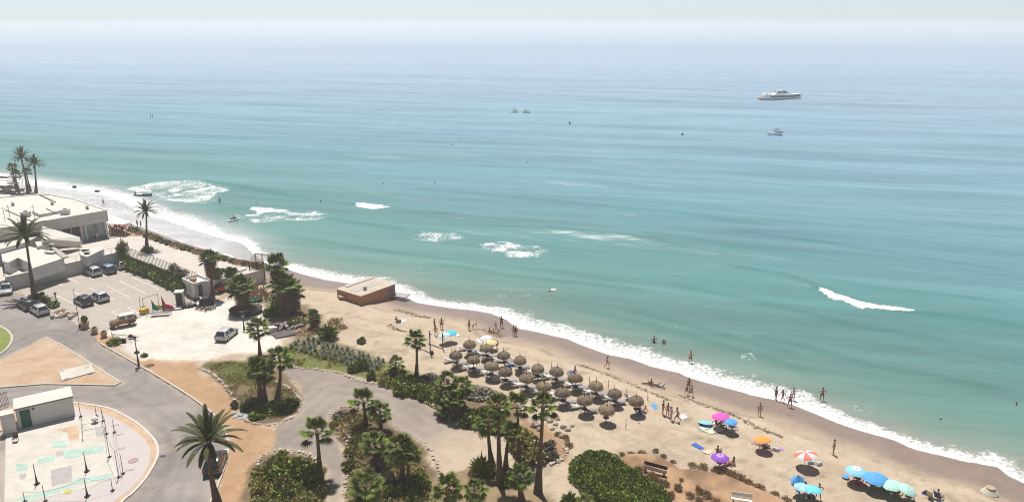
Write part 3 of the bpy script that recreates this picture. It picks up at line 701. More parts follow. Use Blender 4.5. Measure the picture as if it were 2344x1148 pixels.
# lower white roofs in front, a scalloped wall, small service blocks
def block(name, label, cat, px, zt, zb=ZT-.2, m_=M_roof, base=(100,560), eave=0.0):
    b_ = P(*base, ZT); mb = MB(b_); pts = [P(x, y, zt) for x, y in px]
    mb.prism([q[:2] for q in pts], zb, zt-.02)
    r = thing(name, label, cat, b_)
    mb.build('wall', M_cwall, r)
    c0 = sum((Vector(q) for q in pts), Vector())/len(pts); mb = MB(b_)
    mb.prism([(c0.x+(q.x-c0.x)*(1.02+eave), c0.y+(q.y-c0.y)*(1.02+eave)) for q in pts], zt-.02, zt+.22); mb.build('roof', m_, r); return r
block('low_annex', 'low white annex roof with pointed corner beside the feather palm trunk', 'building', [(4,579),(56,564),(107,576),(146,592),(74,616),(71,606),(42,592),(21,603),(8,600)], ZT+1.8, eave=.01)
block('left_annex', 'white flat annex at the left frame edge below the big roof', 'building', [(-110,548),(0,520),(60,515),(95,538),(60,556),(0,572),(-110,598)], ZT+2.7)
block('service_block', 'small white service block with air units behind the middle of the railing', 'building', [(181,577),(234,566),(238,572),(200,590),(186,586)], ZT+1.3)
block('kitchen_block', 'narrow white block with slatted top under the feather palm crown', 'building', [(81,556),(109,552),(113,560),(86,566)], ZT+2.4)
sc = thing('scalloped_wall', 'white wall stepping down in rounded scallops before the dark windows', 'wall', P(150,560,ZT))
mb = MB(P(150,560,ZT)); q0 = P(86,548,ZT+2.6); q1 = P(180,560,ZT+.2)
mb.slab([P(92,530,ZT+3.6), P(180,556,ZT+1.0), P(178,566,ZT+.5), P(96,560,ZT+2.6)], 1.2); mb.build('ramp', M_roof, sc)
mb = MB()
for i, (x, y) in enumerate([(104,519),(116,524),(127,529),(139,534),(151,539),(163,543),(174,549)]):
    zz = ZT+3.3-i*.42; w = P(x, y+6, zz)-P(150,560,ZT); mb.blob(w, (1.15,.5,.95), i, 2, .02)
mb.build('scallop', M_white, sc, smooth=True)
for i, (x, y, sx, sy, sz, zz) in enumerate([(90,541,1.1,.9,1.2,ZT+2.3),(118,566,.8,.6,.7,ZT+1.9),(200,584,.9,.5,.7,ZT+1.3),(196,575,1.2,.5,.5,ZT+1.5)]):
    w = P(x, y, zz); u_ = thing('air_unit', ['grey box air unit beneath the feather palm crown','small white air unit on the low annex roof','white air unit on the front of the service block','dark fronted air unit on top of the service block'][i], 'air conditioner', w, R(10), 'air units on the restaurant roofs')
    MB().box((0,0,sz/2), (sx, sy, sz), bev=.03).build('casing', M_white, u_); mb = MB(); mb.box((0,-sy/2-.01,sz/2), (sx*.7,.02,sz*.6)); mb.build('grille', M_dark, u_)
mb = MB(P(137,580,ZT+2)); mb.slab([P(117,568,ZT+2.05), P(128,568,ZT+2.05), P(158,588,ZT+2.05), P(143,592,ZT+2.05)], .15); tag(mb.build('roof_walkway', mat('walkway', (.33,.29,.27), .9)), 'grey strip walkway crossing the low white annex roof', 'walkway')
mb = MB(P(113,579,ZT+2.1)); mb.box((0,0,.25), (2.0,.6,.18), rz=R(-18), bev=.05); mb.box((0,0,.08), (1.7,.3,.18), rz=R(-18)); tag(mb.build('white_bench', M_white), 'white bench lying on the low annex roof beside the grey walkway', 'bench')
# pipes, vents and masts on the roofs
for i, (x, y, k_) in enumerate([(30,470,0),(60,495,1),(120,468,0),(150,490,1),(200,478,0),(12,506,2),(23,500,2),(80,500,2)]):
    w = P(x, y, zr+.02); t = thing(['roof_vent','roof_unit','roof_mast'][k_], ['round vent','white box unit','thin mast'][k_]+' on the main restaurant roof, '+['near the left frame edge','above the feather palm crown','behind the skylights','right of the skylights','close to the glass corner','leftmost of the masts','middle one of the masts','rightmost of the masts'][i], ['vent','air conditioner','mast'][k_], w, .3, 'fittings on the main roof')
    if k_ == 0: MB().lathe([(.25,0),(.25,.5),(.4,.55),(.1,.75)], 10).build('pipe', M_metal, t)
    elif k_ == 1: MB().box((0,0,.5), (1.6,1.0,1.0), bev=.04).build('casing', M_cwall, t); MB().lathe([(.35,1.0),(.35,1.08),(.1,1.1)], 12).build('fan', M_dark, t)
    else: MB().tube([(0,0,0),(0,0,2.6)], .05, 5).build('pole', M_metal, t); MB().box((0,0,2.3), (.9,.04,.04)).build('crossbar', M_metal, t)
# gatehouse
gb = P(448.4,683.8,ZL); gh_ = thing('gatehouse', 'small white flat-roofed hut with a dark doorway beside the hedge', 'building', gb)
gl = P(422,671,ZL); gr_ = P(487,676,ZL); gz = PY(446,647.7,gb.y).z
u1 = (gl-gb).normalized(); l1 = (gl-gb).length; u2 = Vector((-u1.y, u1.x, 0)); u2 = u2 if u2.dot(gr_-gb) > 0 else -u2; l2 = (gr_-gb).length
q = lambda a_, b_: (gb+u1*a_+u2*b_)
mb = MB(gb); mb.prism([v[:2] for v in [q(0,0), q(l1,0), q(l1,l2), q(0,l2)]], ZL-.1, gz-.35); mb.build('wall', M_white, gh_)
mb = MB(gb)
for a_, b_, c_, d_ in [((0,0),(l1,0),.2,0),((l1,0),(l1,l2),.2,0),((l1,l2),(0,l2),.2,0),((0,l2),(0,0),.2,0)]:
    ribbon(mb, [q(*a_)[:2], q(*b_)[:2]], .24, gz-.35, gz)
mb.build('parapet', M_white, gh_)
mb = MB(gb); mb.prism([v[:2] for v in [q(-.02,l2*.22), q(.1,l2*.22), q(.1,l2*.48), q(-.02,l2*.48)]], ZL, ZL+2.2); mb.build('doorway', mat('dim_door', (.10,.085,.08), .8), gh_)
mb = MB(gb); mb.prism([v[:2] for v in [q(l1*.3,-.03), q(l1*.62,-.03), q(l1*.62,.05), q(l1*.3,.05)]], ZL+.7, ZL+1.9); mb.build('window', mat('shutter', (.36,.34,.33), .7), gh_)
mb = MB(gb); mb.prism([v[:2] for v in [q(-.35,l2*.62), q(-.01,l2*.62), q(-.01,l2*.95), q(-.35,l2*.95)]], ZL+2.5, ZL+2.58); mb.build('awning', M_white, gh_)
mb = MB(gb); v = q(l1*.5,l2*.3)-gb; mb.box((v.x, v.y, gz-ZL-.1), (.9,.7,.6)); mb.build('roof_vent', M_terr, gh_)
# wall running right from the gatehouse
w0 = q(.0, l2+.05); w1 = P(515,657,ZL); w2 = P(566,641,ZL); mb = MB(w0); ribbon(mb, [w0[:2], w1[:2], w2[:2]], .3, ZL-.2, ZT+.25); tag(mb.build('boundary_wall', M_cwall), 'pale boundary wall running from the hut towards the timber pergola', 'wall')
# picket fence on the plaza edge
f0 = B0+Vector((0,0,ZT-ZL)); f1 = Cc; fd = (f1-f0); fl = fd.length; fd = fd.normalized()
fen = thing('picket_fence', 'tall white picket fence above the clipped hedge along the plaza edge', 'fence', f0)
mb = MB(f0); npk = int(fl/.5)
for i in range(npk+1):
    v = f0+fd*(.2+i*(fl-.4)/npk)+nAB*.0; mb.tube([v, v+Vector((0,0,1.7))], .05, 4)
mb.build('pickets', mat('picket_white', (.5,.48,.46), .7), fen)
mb = MB(f0)
for hh in (.25, 1.5): mb.tube([f0+Vector((0,0,hh)), f1+Vector((0,0,hh))], .04, 4)
mb.build('rail', mat('picket_white', (.5,.48,.46), .7), fen)
# white canopy, red-brown terrace with tables
cz = ZT+2.4; cv = thing('canopy', 'long flat white canopy right of the restaurant glass corner', 'canopy', P(270,512,ZT))
cq = [P(247,489,cz), P(300,507,cz), P(286,513,cz), P(248,512,cz)]
mb = MB(P(270,512,ZT)); mb.prism([v[:2] for v in cq], cz-.12, cz); mb.build('canopy_top', M_white, cv)
for v in cq:
    c_ = sum(cq, Vector())/4; e_ = v.lerp(c_, .08); mb = MB(P(270,512,ZT)); mb.tube([Vector((e_.x, e_.y, ZT)), Vector((e_.x, e_.y, cz-.1))], .07, 6); mb.build('post', M_white, cv)
M_red = mat('red_brown', (.30,.115,.06), .8, .3, 2)
sheet('tiled_terrace', [(250,520),(262,508),(300,526),(330,540),(300,541),(262,543),(250,540)], ZT+.03, mat('red_tiles', (.33,.20,.15), .9, .15, 1.5), zp=ZT)
for i, (x, y) in enumerate([(262,519),(275,517),(288,522),(268,527),(282,529),(258,533)]):
    w = P(x, y, ZT+.03); t = thing('terrace_table', 'red-brown terrace table, %s from the restaurant wall' % ['first','second','third','fourth','fifth','nearest'][i] if i < 5 else 'red-brown terrace table nearest the glass corner', 'table', w, rng.random(), 'tables on the red terrace')
    mb = MB(); mb.box((0,0,.74), (1.3,.9,.06)); mb.build('table_top', M_red, t)
    mb = MB(); mb.tube([(0,0,0),(0,0,.72)], .06, 6); mb.build('pedestal', M_dwood, t)
    for sx in (-.95, .95):
        mb = MB(); mb.box((sx,0,.42), (.5,.55,.06)); mb.box((sx*1.25,0,.65), (.06,.55,.5)); mb.box((sx,0,.2), (.4,.45,.4)); mb.build('seat', M_red, t)
# timber pergola by the plaza end
pb = P(590,640,ZL); pg = thing('pergola', 'weathered timber pergola at the beach end of the plaza', 'pergola', pb)
mb = MB(pb); pq = [P(574,641,ZL), P(607,640,ZL), P(618,622,ZL), P(588,620,ZL)]; ph = 3.2
for v in pq+[(pq[0]+pq[1])/2, (pq[2]+pq[3])/2]: mb = MB(pb); mb.tube([v, v+Vector((0,0,ph))], .09, 5); mb.build('post', M_dwood, pg)
mb = MB(pb)
for i in range(9):
    t = i/8; mb.tube([pq[0].lerp(pq[1], t)+Vector((0,0,ph+.1)), pq[3].lerp(pq[2], t)+Vector((0,0,ph+.1))], .07, 4)
for a_, b_ in ((0,1),(3,2)): mb.tube([pq[a_]+Vector((0,0,ph)), pq[b_]+Vector((0,0,ph))], .08, 4)
mb.build('beams', M_wood, pg)
for i in (0, 1):
    mb = MB(pb); mb.tube([pq[i]+Vector((0,0,1.0)), pq[i+2 if i else 3]+Vector((0,0,1.0))], .05, 4); mb.build('side_rail', M_wood, pg)
# beach club far left
for i, (x, y, wx, wy) in enumerate([(8,425,9,5),(30,432,6,4),(-25,430,9,5),(5,443,8,4)]):
    w = P(x, y, ZT-.6); t = thing('shade_canopy', ['white shade canopy at the far left above the dark tables','small white shade canopy between the distant palm trunks','white shade canopy cut by the left frame edge','low pale canopy just behind the restaurant roof'][i], 'canopy', w, R(-15), 'canopies of the distant beach club')
    mb = MB(); mb.box((0,0,2.6), (wx, wy, .18), bev=.05); mb.build('canopy_top', M_white, t)
    for sx in (-1, 1):
        for sy in (-1, 1): mb = MB(); mb.tube([(sx*wx*.45, sy*wy*.45, 0), (sx*wx*.45, sy*wy*.45, 2.55)], .07, 5); mb.build('post', M_metal, t)
for i, (x, y) in enumerate([(3,440),(14,436),(22,443),(30,446),(48,440),(55,446)]):
    w = P(x, y+3, ZT-.6); t = thing('beach_club_table', 'dark table with chairs in the distant beach club, number %s from the left' % ['one','two','three','four','five','six'][i], 'table', w, rng.random()*3, 'tables of the distant beach club')
    MB().box((0,0,.75), (1.6,1.0,.07)).build('table_top', M_dwood, t); MB().box((0,0,.36), (.8,.5,.7)).build('pedestal', M_dark, t)
    for sx in (-1.2, 1.2): mb = MB(); mb.box((sx,0,.45), (.5,.5,.08)); mb.box((sx*1.2,0,.75), (.06,.5,.6)); mb.box((sx,0,.22), (.4,.4,.4)); mb.build('chair_seat', M_dark, t)
sheet('club_deck', [(-120,452),(0,440),(60,444),(92,443),(80,436),(40,428),(0,414),(-120,405)], ZT-.6, M_cream, z0=ZL-2, zp=ZT-.6)

# ------------------------------------------------------------------ transformer shed and small block
sb = P(172.8,950.5,ZL+.15); sL = P(43,981.5,ZL+.15); szr = PY(165,905,sb.y).z
shed = thing('utility_shed', 'white utility shed with a green door and pale flat roof', 'shed', sb)
u1 = (sL-sb).normalized(); l1 = (sL-sb).length; u2 = Vector((-u1.y, u1.x, 0)); u2 = u2 if u2.y > 0 else -u2
bk = P(162,883.5,szr); l2 = (bk-P(165,905,szr)).dot(u2)
q = lambda a_, b_: sb+u1*a_+u2*b_
mb = MB(sb); mb.prism([v[:2] for v in [q(0,0), q(l1,0), q(l1,l2), q(0,l2)]], ZL, szr-.16); mb.build('wall', M_white, shed)
mb = MB(sb); mb.prism([v[:2] for v in [q(-.12,-.12), q(l1+.12,-.12), q(l1+.12,l2+.12), q(-.12,l2+.12)]], szr-.16, szr-.06); mb.build('roof_edge', mat('roof_edge', (.16,.14,.13), .8), shed)
mb = MB(sb); mb.prism([v[:2] for v in [q(-.1,-.1), q(l1+.1,-.1), q(l1+.1,l2+.1), q(-.1,l2+.1)]], szr-.06, szr); mb.build('roof', M_roof, shed)
mb = MB(sb); mb.prism([v[:2] for v in [q(l1*.745,-.03), q(l1*.95,-.03), q(l1*.95,.05), q(l1*.745,.05)]], ZL+.15, ZL+2.35); mb.build('door_frame', M_white, shed)
dr = MB(sb).prism([v[:2] for v in [q(l1*.76,-.06), q(l1*.935,-.06), q(l1*.935,-.02), q(l1*.76,-.02)]], ZL+.2, ZL+2.25).build('door', mat('green_door', (.012,.085,.055), .5), shed)
MB(sb).prism([v[:2] for v in [q(l1*.77,-.12), q(l1*.78,-.12), q(l1*.78,-.06), q(l1*.77,-.06)]], ZL+1.1, ZL+1.3).build('handle', M_metal, dr)
mb = MB(sb); v = q(l1*.70,-.1)-sb; mb.blob((v.x, v.y, szr-ZL-.62), (.16,.12,.1), 3, 1, 0); mb.build('lamp', M_dwood, shed)
for k_ in range(1, 4): pass
ub = P(24,988,ZL+.1); ut = thing('utility_cabinet', 'narrow white utility cabinet standing left of the green-doored shed', 'cabinet', ub, math.atan2(u1.y, u1.x))
MB().box((0,0,1.15), (1.25,1.1,2.3), bev=.03).build('casing', M_white, ut); MB().box((0,0,2.34), (1.35,1.2,.08)).build('lid', M_roof, ut)
MB().box((0,-.56,1.1) if False else (0,.56,1.1), (1.0,.03,1.9)).build('door', M_cwall, ut)
# iron fence at the left edge
ib = P(4,935,ZL+.14); ifn = thing('iron_fence', 'dark iron railing at the left edge behind the white cabinet', 'fence', ib)
mb = MB(ib); i0, i1 = P(-60,962,ZL+.14), P(20,925,ZL+.14)
for k_ in range(26): v = i0.lerp(i1, k_/25); mb.tube([v, v+Vector((0,0,1.7))], .025, 4)
mb.build('bars', M_dark, ifn)
mb = MB(ib)
for hh in (.2, 1.6): mb.tube([i0+Vector((0,0,hh)), i1+Vector((0,0,hh))], .03, 4)
mb.build('rail', M_dark, ifn)
# posts and ropes of the unfinished play area
posts = [(85,1107,78,1060),(199,1078,193,1033),(200,1135,196,1092),(104,1146,100,1110),(221,952,218,928),(236,963,230,930),(244,993,241,953),(262,989,259,958),(251,1045,246,993),(272,1091,262,1030),(282,1083,274,1040),(185,953,182,920),(258,1122,255,1095),(57,1147,55,1125)]
where = ['black tapered post standing alone left on the cream slab','black tapered post in the middle of the cream slab','black tapered post with ropes near the bottom of the cream slab','slim post at the bottom left of the cream slab',
 'short dark post behind the white dome lamp','tall dark post right of the white dome lamp','thin grey post at the upper right corner of the slab','thin post beside the first drain cover','thin leaning post halfway down the slab edge',
 'tall thin post at the lower right slab corner','thin grey post near the round manhole cover','thin post at the right end of the shed','short thin post below the lower right slab corner','short post low beside the left slab edge']
tops = []
for i, (x, y, x2, y2) in enumerate(posts):
    b_ = P(x, y, ZL+.17); tp = PY(x2, y2, b_.y); hgt = tp.z-b_.z; tops.append(b_+Vector((0,0,hgt)))
    t = thing('steel_post', where[i], 'post', b_, 0, 'posts around the cream slab')
    mb = MB(); mb.tube([(0,0,0),(0,0,hgt*.45),(0,0,hgt)], [.14,.05,.03] if i < 3 else [.045,.04,.03], 6); mb.build('pole', M_dark if i < 6 else M_metal, t)
    mb = MB(); mb.box((0,0,.05), (.4,.4,.1) if i < 3 else (.3,.3,.06)); mb.build('base_plate', M_dark, t)
def rope(a_, b_, sag, label, r=.014):
    mb = MB(a_); mb.tube([a_.lerp(b_, t)-Vector((0,0,sag*4*t*(1-t))) for t in [i/8 for i in range(9)]], r, 4); tag(mb.build('rope', M_metal), label, 'rope', 'ropes between the posts')
for i, j, s_, lb in [(6,8,.3,'thin rope between the upper right slab posts'),(8,9,.3,'thin rope down the right edge of the slab'),(9,10,.1,'short rope at the lower right slab corner'),(10,7,.4,'long rope beside the drain covers'),(4,5,.1,'short rope between the two dark posts near the dome lamp'),(2,12,.3,'rope from the bottom post to the lower right'),(2,13,.5,'long rope from the bottom post to the left'),(5,6,.2,'rope right of the white dome lamp'),(11,4,.2,'rope between the shed end and the dome lamp')]:
    rope(tops[i], tops[j], s_, lb)
mb = MB()
fl_ = thing('low_rail', 'low grey rail running along the upper slab edge beside the shed', 'rail', P(210,985,ZL+.17))
mb = MB(P(210,985,ZL+.17))
for a_, b_ in [((187,962),(190,1008)),((190,980),(236,972)),((190,995),(240,986))]:
    A_, B_ = P(*a_, ZL+.17), P(*b_, ZL+.17); mb.tube([A_+Vector((0,0,.5)), B_+Vector((0,0,.5))], .02, 4); mb.tube([A_, A_+Vector((0,0,.5))], .025, 4); mb.tube([B_, B_+Vector((0,0,.5))], .025, 4)
mb.build('rail', M_metal, fl_)
t = thing('dome_lamp', 'white domed spring seat on the cream slab near the shed', 'play seat', P(218,966,ZL+.17)); MB().lathe([(.35,.3),(.38,.5),(.25,.68),(.05,.75)], 12).build('dome', M_white, t, smooth=True); MB().tube([(0,0,0),(0,0,.35)], .1, 8).build('spring', M_dark, t)
t = thing('folding_chair', 'pair-legged pale folding chair alone on the cream slab before the shed', 'chair', P(36,1010,ZL+.17), .3)
MB().box((0,0,.45), (.5,.5,.05)).build('seat', M_wood, t); MB().box((0,.25,.75), (.5,.05,.55)).build('backrest', M_wood, t)
for sx in (-1, 1):
    for sy in (-1, 1): MB().tube([(sx*.22, sy*.22, 0), (sx*.22, sy*.22, .45)], .02, 4).build('leg', M_dark, t)

# ------------------------------------------------------------------ orange container building on the beach
ob = PG(828,699); obz = PY(826,677.5,ob.y).z
oF, oL, oR = P(826,677.5,obz), P(770,660.5,obz), P(908,650,obz)
orb = thing('beach_building', 'half-buried orange building with a sandy flat roof at the waterline', 'building', (oF.x, oF.y, 1.0))
uL = (oL-oF); lL = uL.length; uL.normalize(); uRr = Vector((-uL.y, uL.x, 0)); uRr = uRr if uRr.dot(oR-oF) > 0 else -uRr; lR = (oR-oF).length
q = lambda a_, b_: oF+uL*a_+uRr*b_
M_orange = mat('orange_render', (.42,.19,.095), .85, .2, .6, stain=.3)
mb = MB((oF.x, oF.y, 1.0)); mb.prism([v[:2] for v in [q(.08,.08), q(lL,.08), q(lL,lR), q(.08,lR)]], -1.0, obz-.14); mb.build('wall', M_orange, orb)
mb = MB((oF.x, oF.y, 1.0)); mb.prism([v[:2] for v in [q(0,0), q(lL+.1,0), q(lL+.1,lR+.1), q(0,lR+.1)]], obz-.14, obz); mb.build('roof', mat('sandy_roof', (.44,.37,.30), .95, .12, .8, stain=.3), orb)
mb = MB((oF.x, oF.y, 1.0)); mb.prism([v[:2] for v in [q(lL*.35,lR*.1), q(lL*.62,lR*.1), q(lL*.62,lR*.85), q(lL*.35,lR*.85)]], obz, obz+.03); mb.build('roof_panel', mat('roof_panel', (.36,.33,.29), .9), orb)
mb = MB((oF.x, oF.y, 1.0)); mb.prism([v[:2] for v in [q(lL*.85,lR*.2), q(lL*1.0,lR*.2), q(lL*1.0,lR*1.0), q(lL*.85,lR*1.0)]], obz, obz+.12); mb.build('parapet', M_kerb, orb)
mb = MB(); v = q(lL*.3,lR*.33)-Vector((oF.x, oF.y, 1.0)); mb.box((v.x, v.y, v.z+.3), (.5,.5,.6)); mb.build('vent', M_concrete, orb)
mb = MB((oF.x, oF.y, 1.0)); mb.prism([v[:2] for v in [q(.06,lR*.72), q(.1,lR*.72), q(.1,lR*.99), q(.06,lR*.99)]], .9, obz-.2); mb.build('graffiti_panel', mat('graffiti', (.22,.09,.09), .8, .3, 1.2, col2=(.25,.24,.19)), orb)
mb = MB(P(785,681,1.4)); mb.lathe([(.55,0),(.7,.3),(.72,.45)], 12, jit=.15, seed=4); tag(mb.build('beach_boulder', mat('pinkish_stone', (.42,.31,.27), .9)), 'pinkish flat-topped block against the left wall of the orange building', 'block')
mb = MB(P(914,678,.6)); mb.box((0,0,.25), (3.2,1.6,.18), rz=R(-20), rx=.08); tag(mb.build('broken_slab', M_grey), 'grey broken slab beside the right end of the orange building', 'slab')
# ------------------------------------------------------------------ vegetation
def leaf_quads(pts, nrm, size, up=.35, asp=.5, seed=0):
    r_ = np.random.default_rng(seed); n = len(pts)
    d = r_.normal(size=(n,3)); d /= np.linalg.norm(d, axis=1)[:, None]
    a = d+nrm*.6+np.array((0,0,up)); a /= np.linalg.norm(a, axis=1)[:, None]
    b = np.cross(a, r_.normal(size=(n,3))); b /= np.linalg.norm(b, axis=1)[:, None]
    s = size*(.6+.8*r_.random((n,1)))
    return np.stack([pts, pts+a*s*.5+b*s*asp*.5, pts+a*s, pts+a*s*.5-b*s*asp*.5], 1)
def shrub_mesh(name, m_, n=900, size=.26, seed=0, r=(1,1,.8), spiky=False, core=True, lumps=7):
    r_ = np.random.default_rng(seed); rr = random.Random(seed)
    cs = [(0,0,r[2]*.45,.72)]+[(rr.uniform(-.6,.6)*r[0], rr.uniform(-.6,.6)*r[1], rr.uniform(.2,.75)*r[2], rr.uniform(.3,.52)) for _ in range(lumps)]
    mb = MB(); P_, N_ = [], []
    for (x, y, z, q) in cs:
        k_ = int(n*q*q/sum(c[3]**2 for c in cs))
        d = r_.normal(size=(k_,3)); d /= np.linalg.norm(d, axis=1)[:, None]; d[:, 2] = np.abs(d[:, 2])*1.0-.25*(r_.random(k_) < .35)
        rad = q*(.72+.34*r_.random((k_,1))); p = np.array((x,y,z))+d*rad*np.array(r)*.95; p[:, 2] = np.maximum(p[:, 2], .02)
        P_.append(p); N_.append(d)
    p = np.concatenate(P_); d = np.concatenate(N_)
    mb.quads(leaf_quads(p, d*(1.6 if spiky else 1), size*(1.6 if spiky else 1), .5 if spiky else .25, .18 if spiky else .62, seed))
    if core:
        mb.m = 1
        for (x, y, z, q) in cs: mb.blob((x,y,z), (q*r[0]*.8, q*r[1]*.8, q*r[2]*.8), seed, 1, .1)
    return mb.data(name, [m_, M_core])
SHR = {}
for kname, m_ in (('dark', M_leafA), ('mid', M_leafB), ('olive', M_leafC), ('grey', M_leafD)):
    SHR[kname] = [shrub_mesh('shrub_'+kname, m_, seed=10+i, n=1100) for i in range(3)]
SHR['dry'] = [shrub_mesh('dry_tuft', M_leafE, n=420, size=.30, seed=30+i, spiky=True, core=False, r=(1,1,.6)) for i in range(3)]
SHR['spiky'] = [shrub_mesh('spiky_tuft', M_leafB, n=500, size=.5, seed=40+i, spiky=True, core=True, r=(.8,.8,.7), lumps=3) for i in range(2)]
def plant(kind, px, py, w, h, label, name='shrub', cat='shrub', group=None, z=None, dy=1.0):
    """w: width in photo pixels at its foot; h: height in metres"""
    b_ = PG(px, py) if z is None else P(px, py, z)
    wm = w/2/FPX*(b_.y*cp+(CH-b_.z)*sp)
    o = bpy.data.objects.new(name, rng.choice(SHR[kind])); C.objects.link(o)
    o.location = (b_.x, b_.y, b_.z-.05); o.rotation_euler = (0,0,rng.random()*6.28); o.scale = (wm*.86*rng.uniform(.85,1.1), wm*.86*dy*rng.uniform(.85,1.1), h*.74)
    return tag(o, label, cat, group)
# hedge in front of the plaza
for i in range(13):
    t = i/12; a_ = P(291,611,ZL); b_ = P(421,671,ZL); v = a_.lerp(b_, t)
    o = bpy.data.objects.new('hedge_shrub', rng.choice(SHR['mid' if i % 3 else 'dark'])); C.objects.link(o)
    o.location = v+Vector((rng.uniform(-.2,.2), rng.uniform(-.2,.2)+.5, 0)); s_ = 1.25+.3*rng.random(); o.scale = (s_, s_, 1.75+.35*rng.random()); o.rotation_euler = (0,0,rng.random()*6)
    tag(o, 'green hedge bush below the white picket fence, %s from the retaining wall end' % ['first','second','third','fourth','fifth','sixth','seventh','eighth','ninth','tenth','eleventh','twelfth','last'][i], 'hedge', 'hedge bushes along the parking lot')
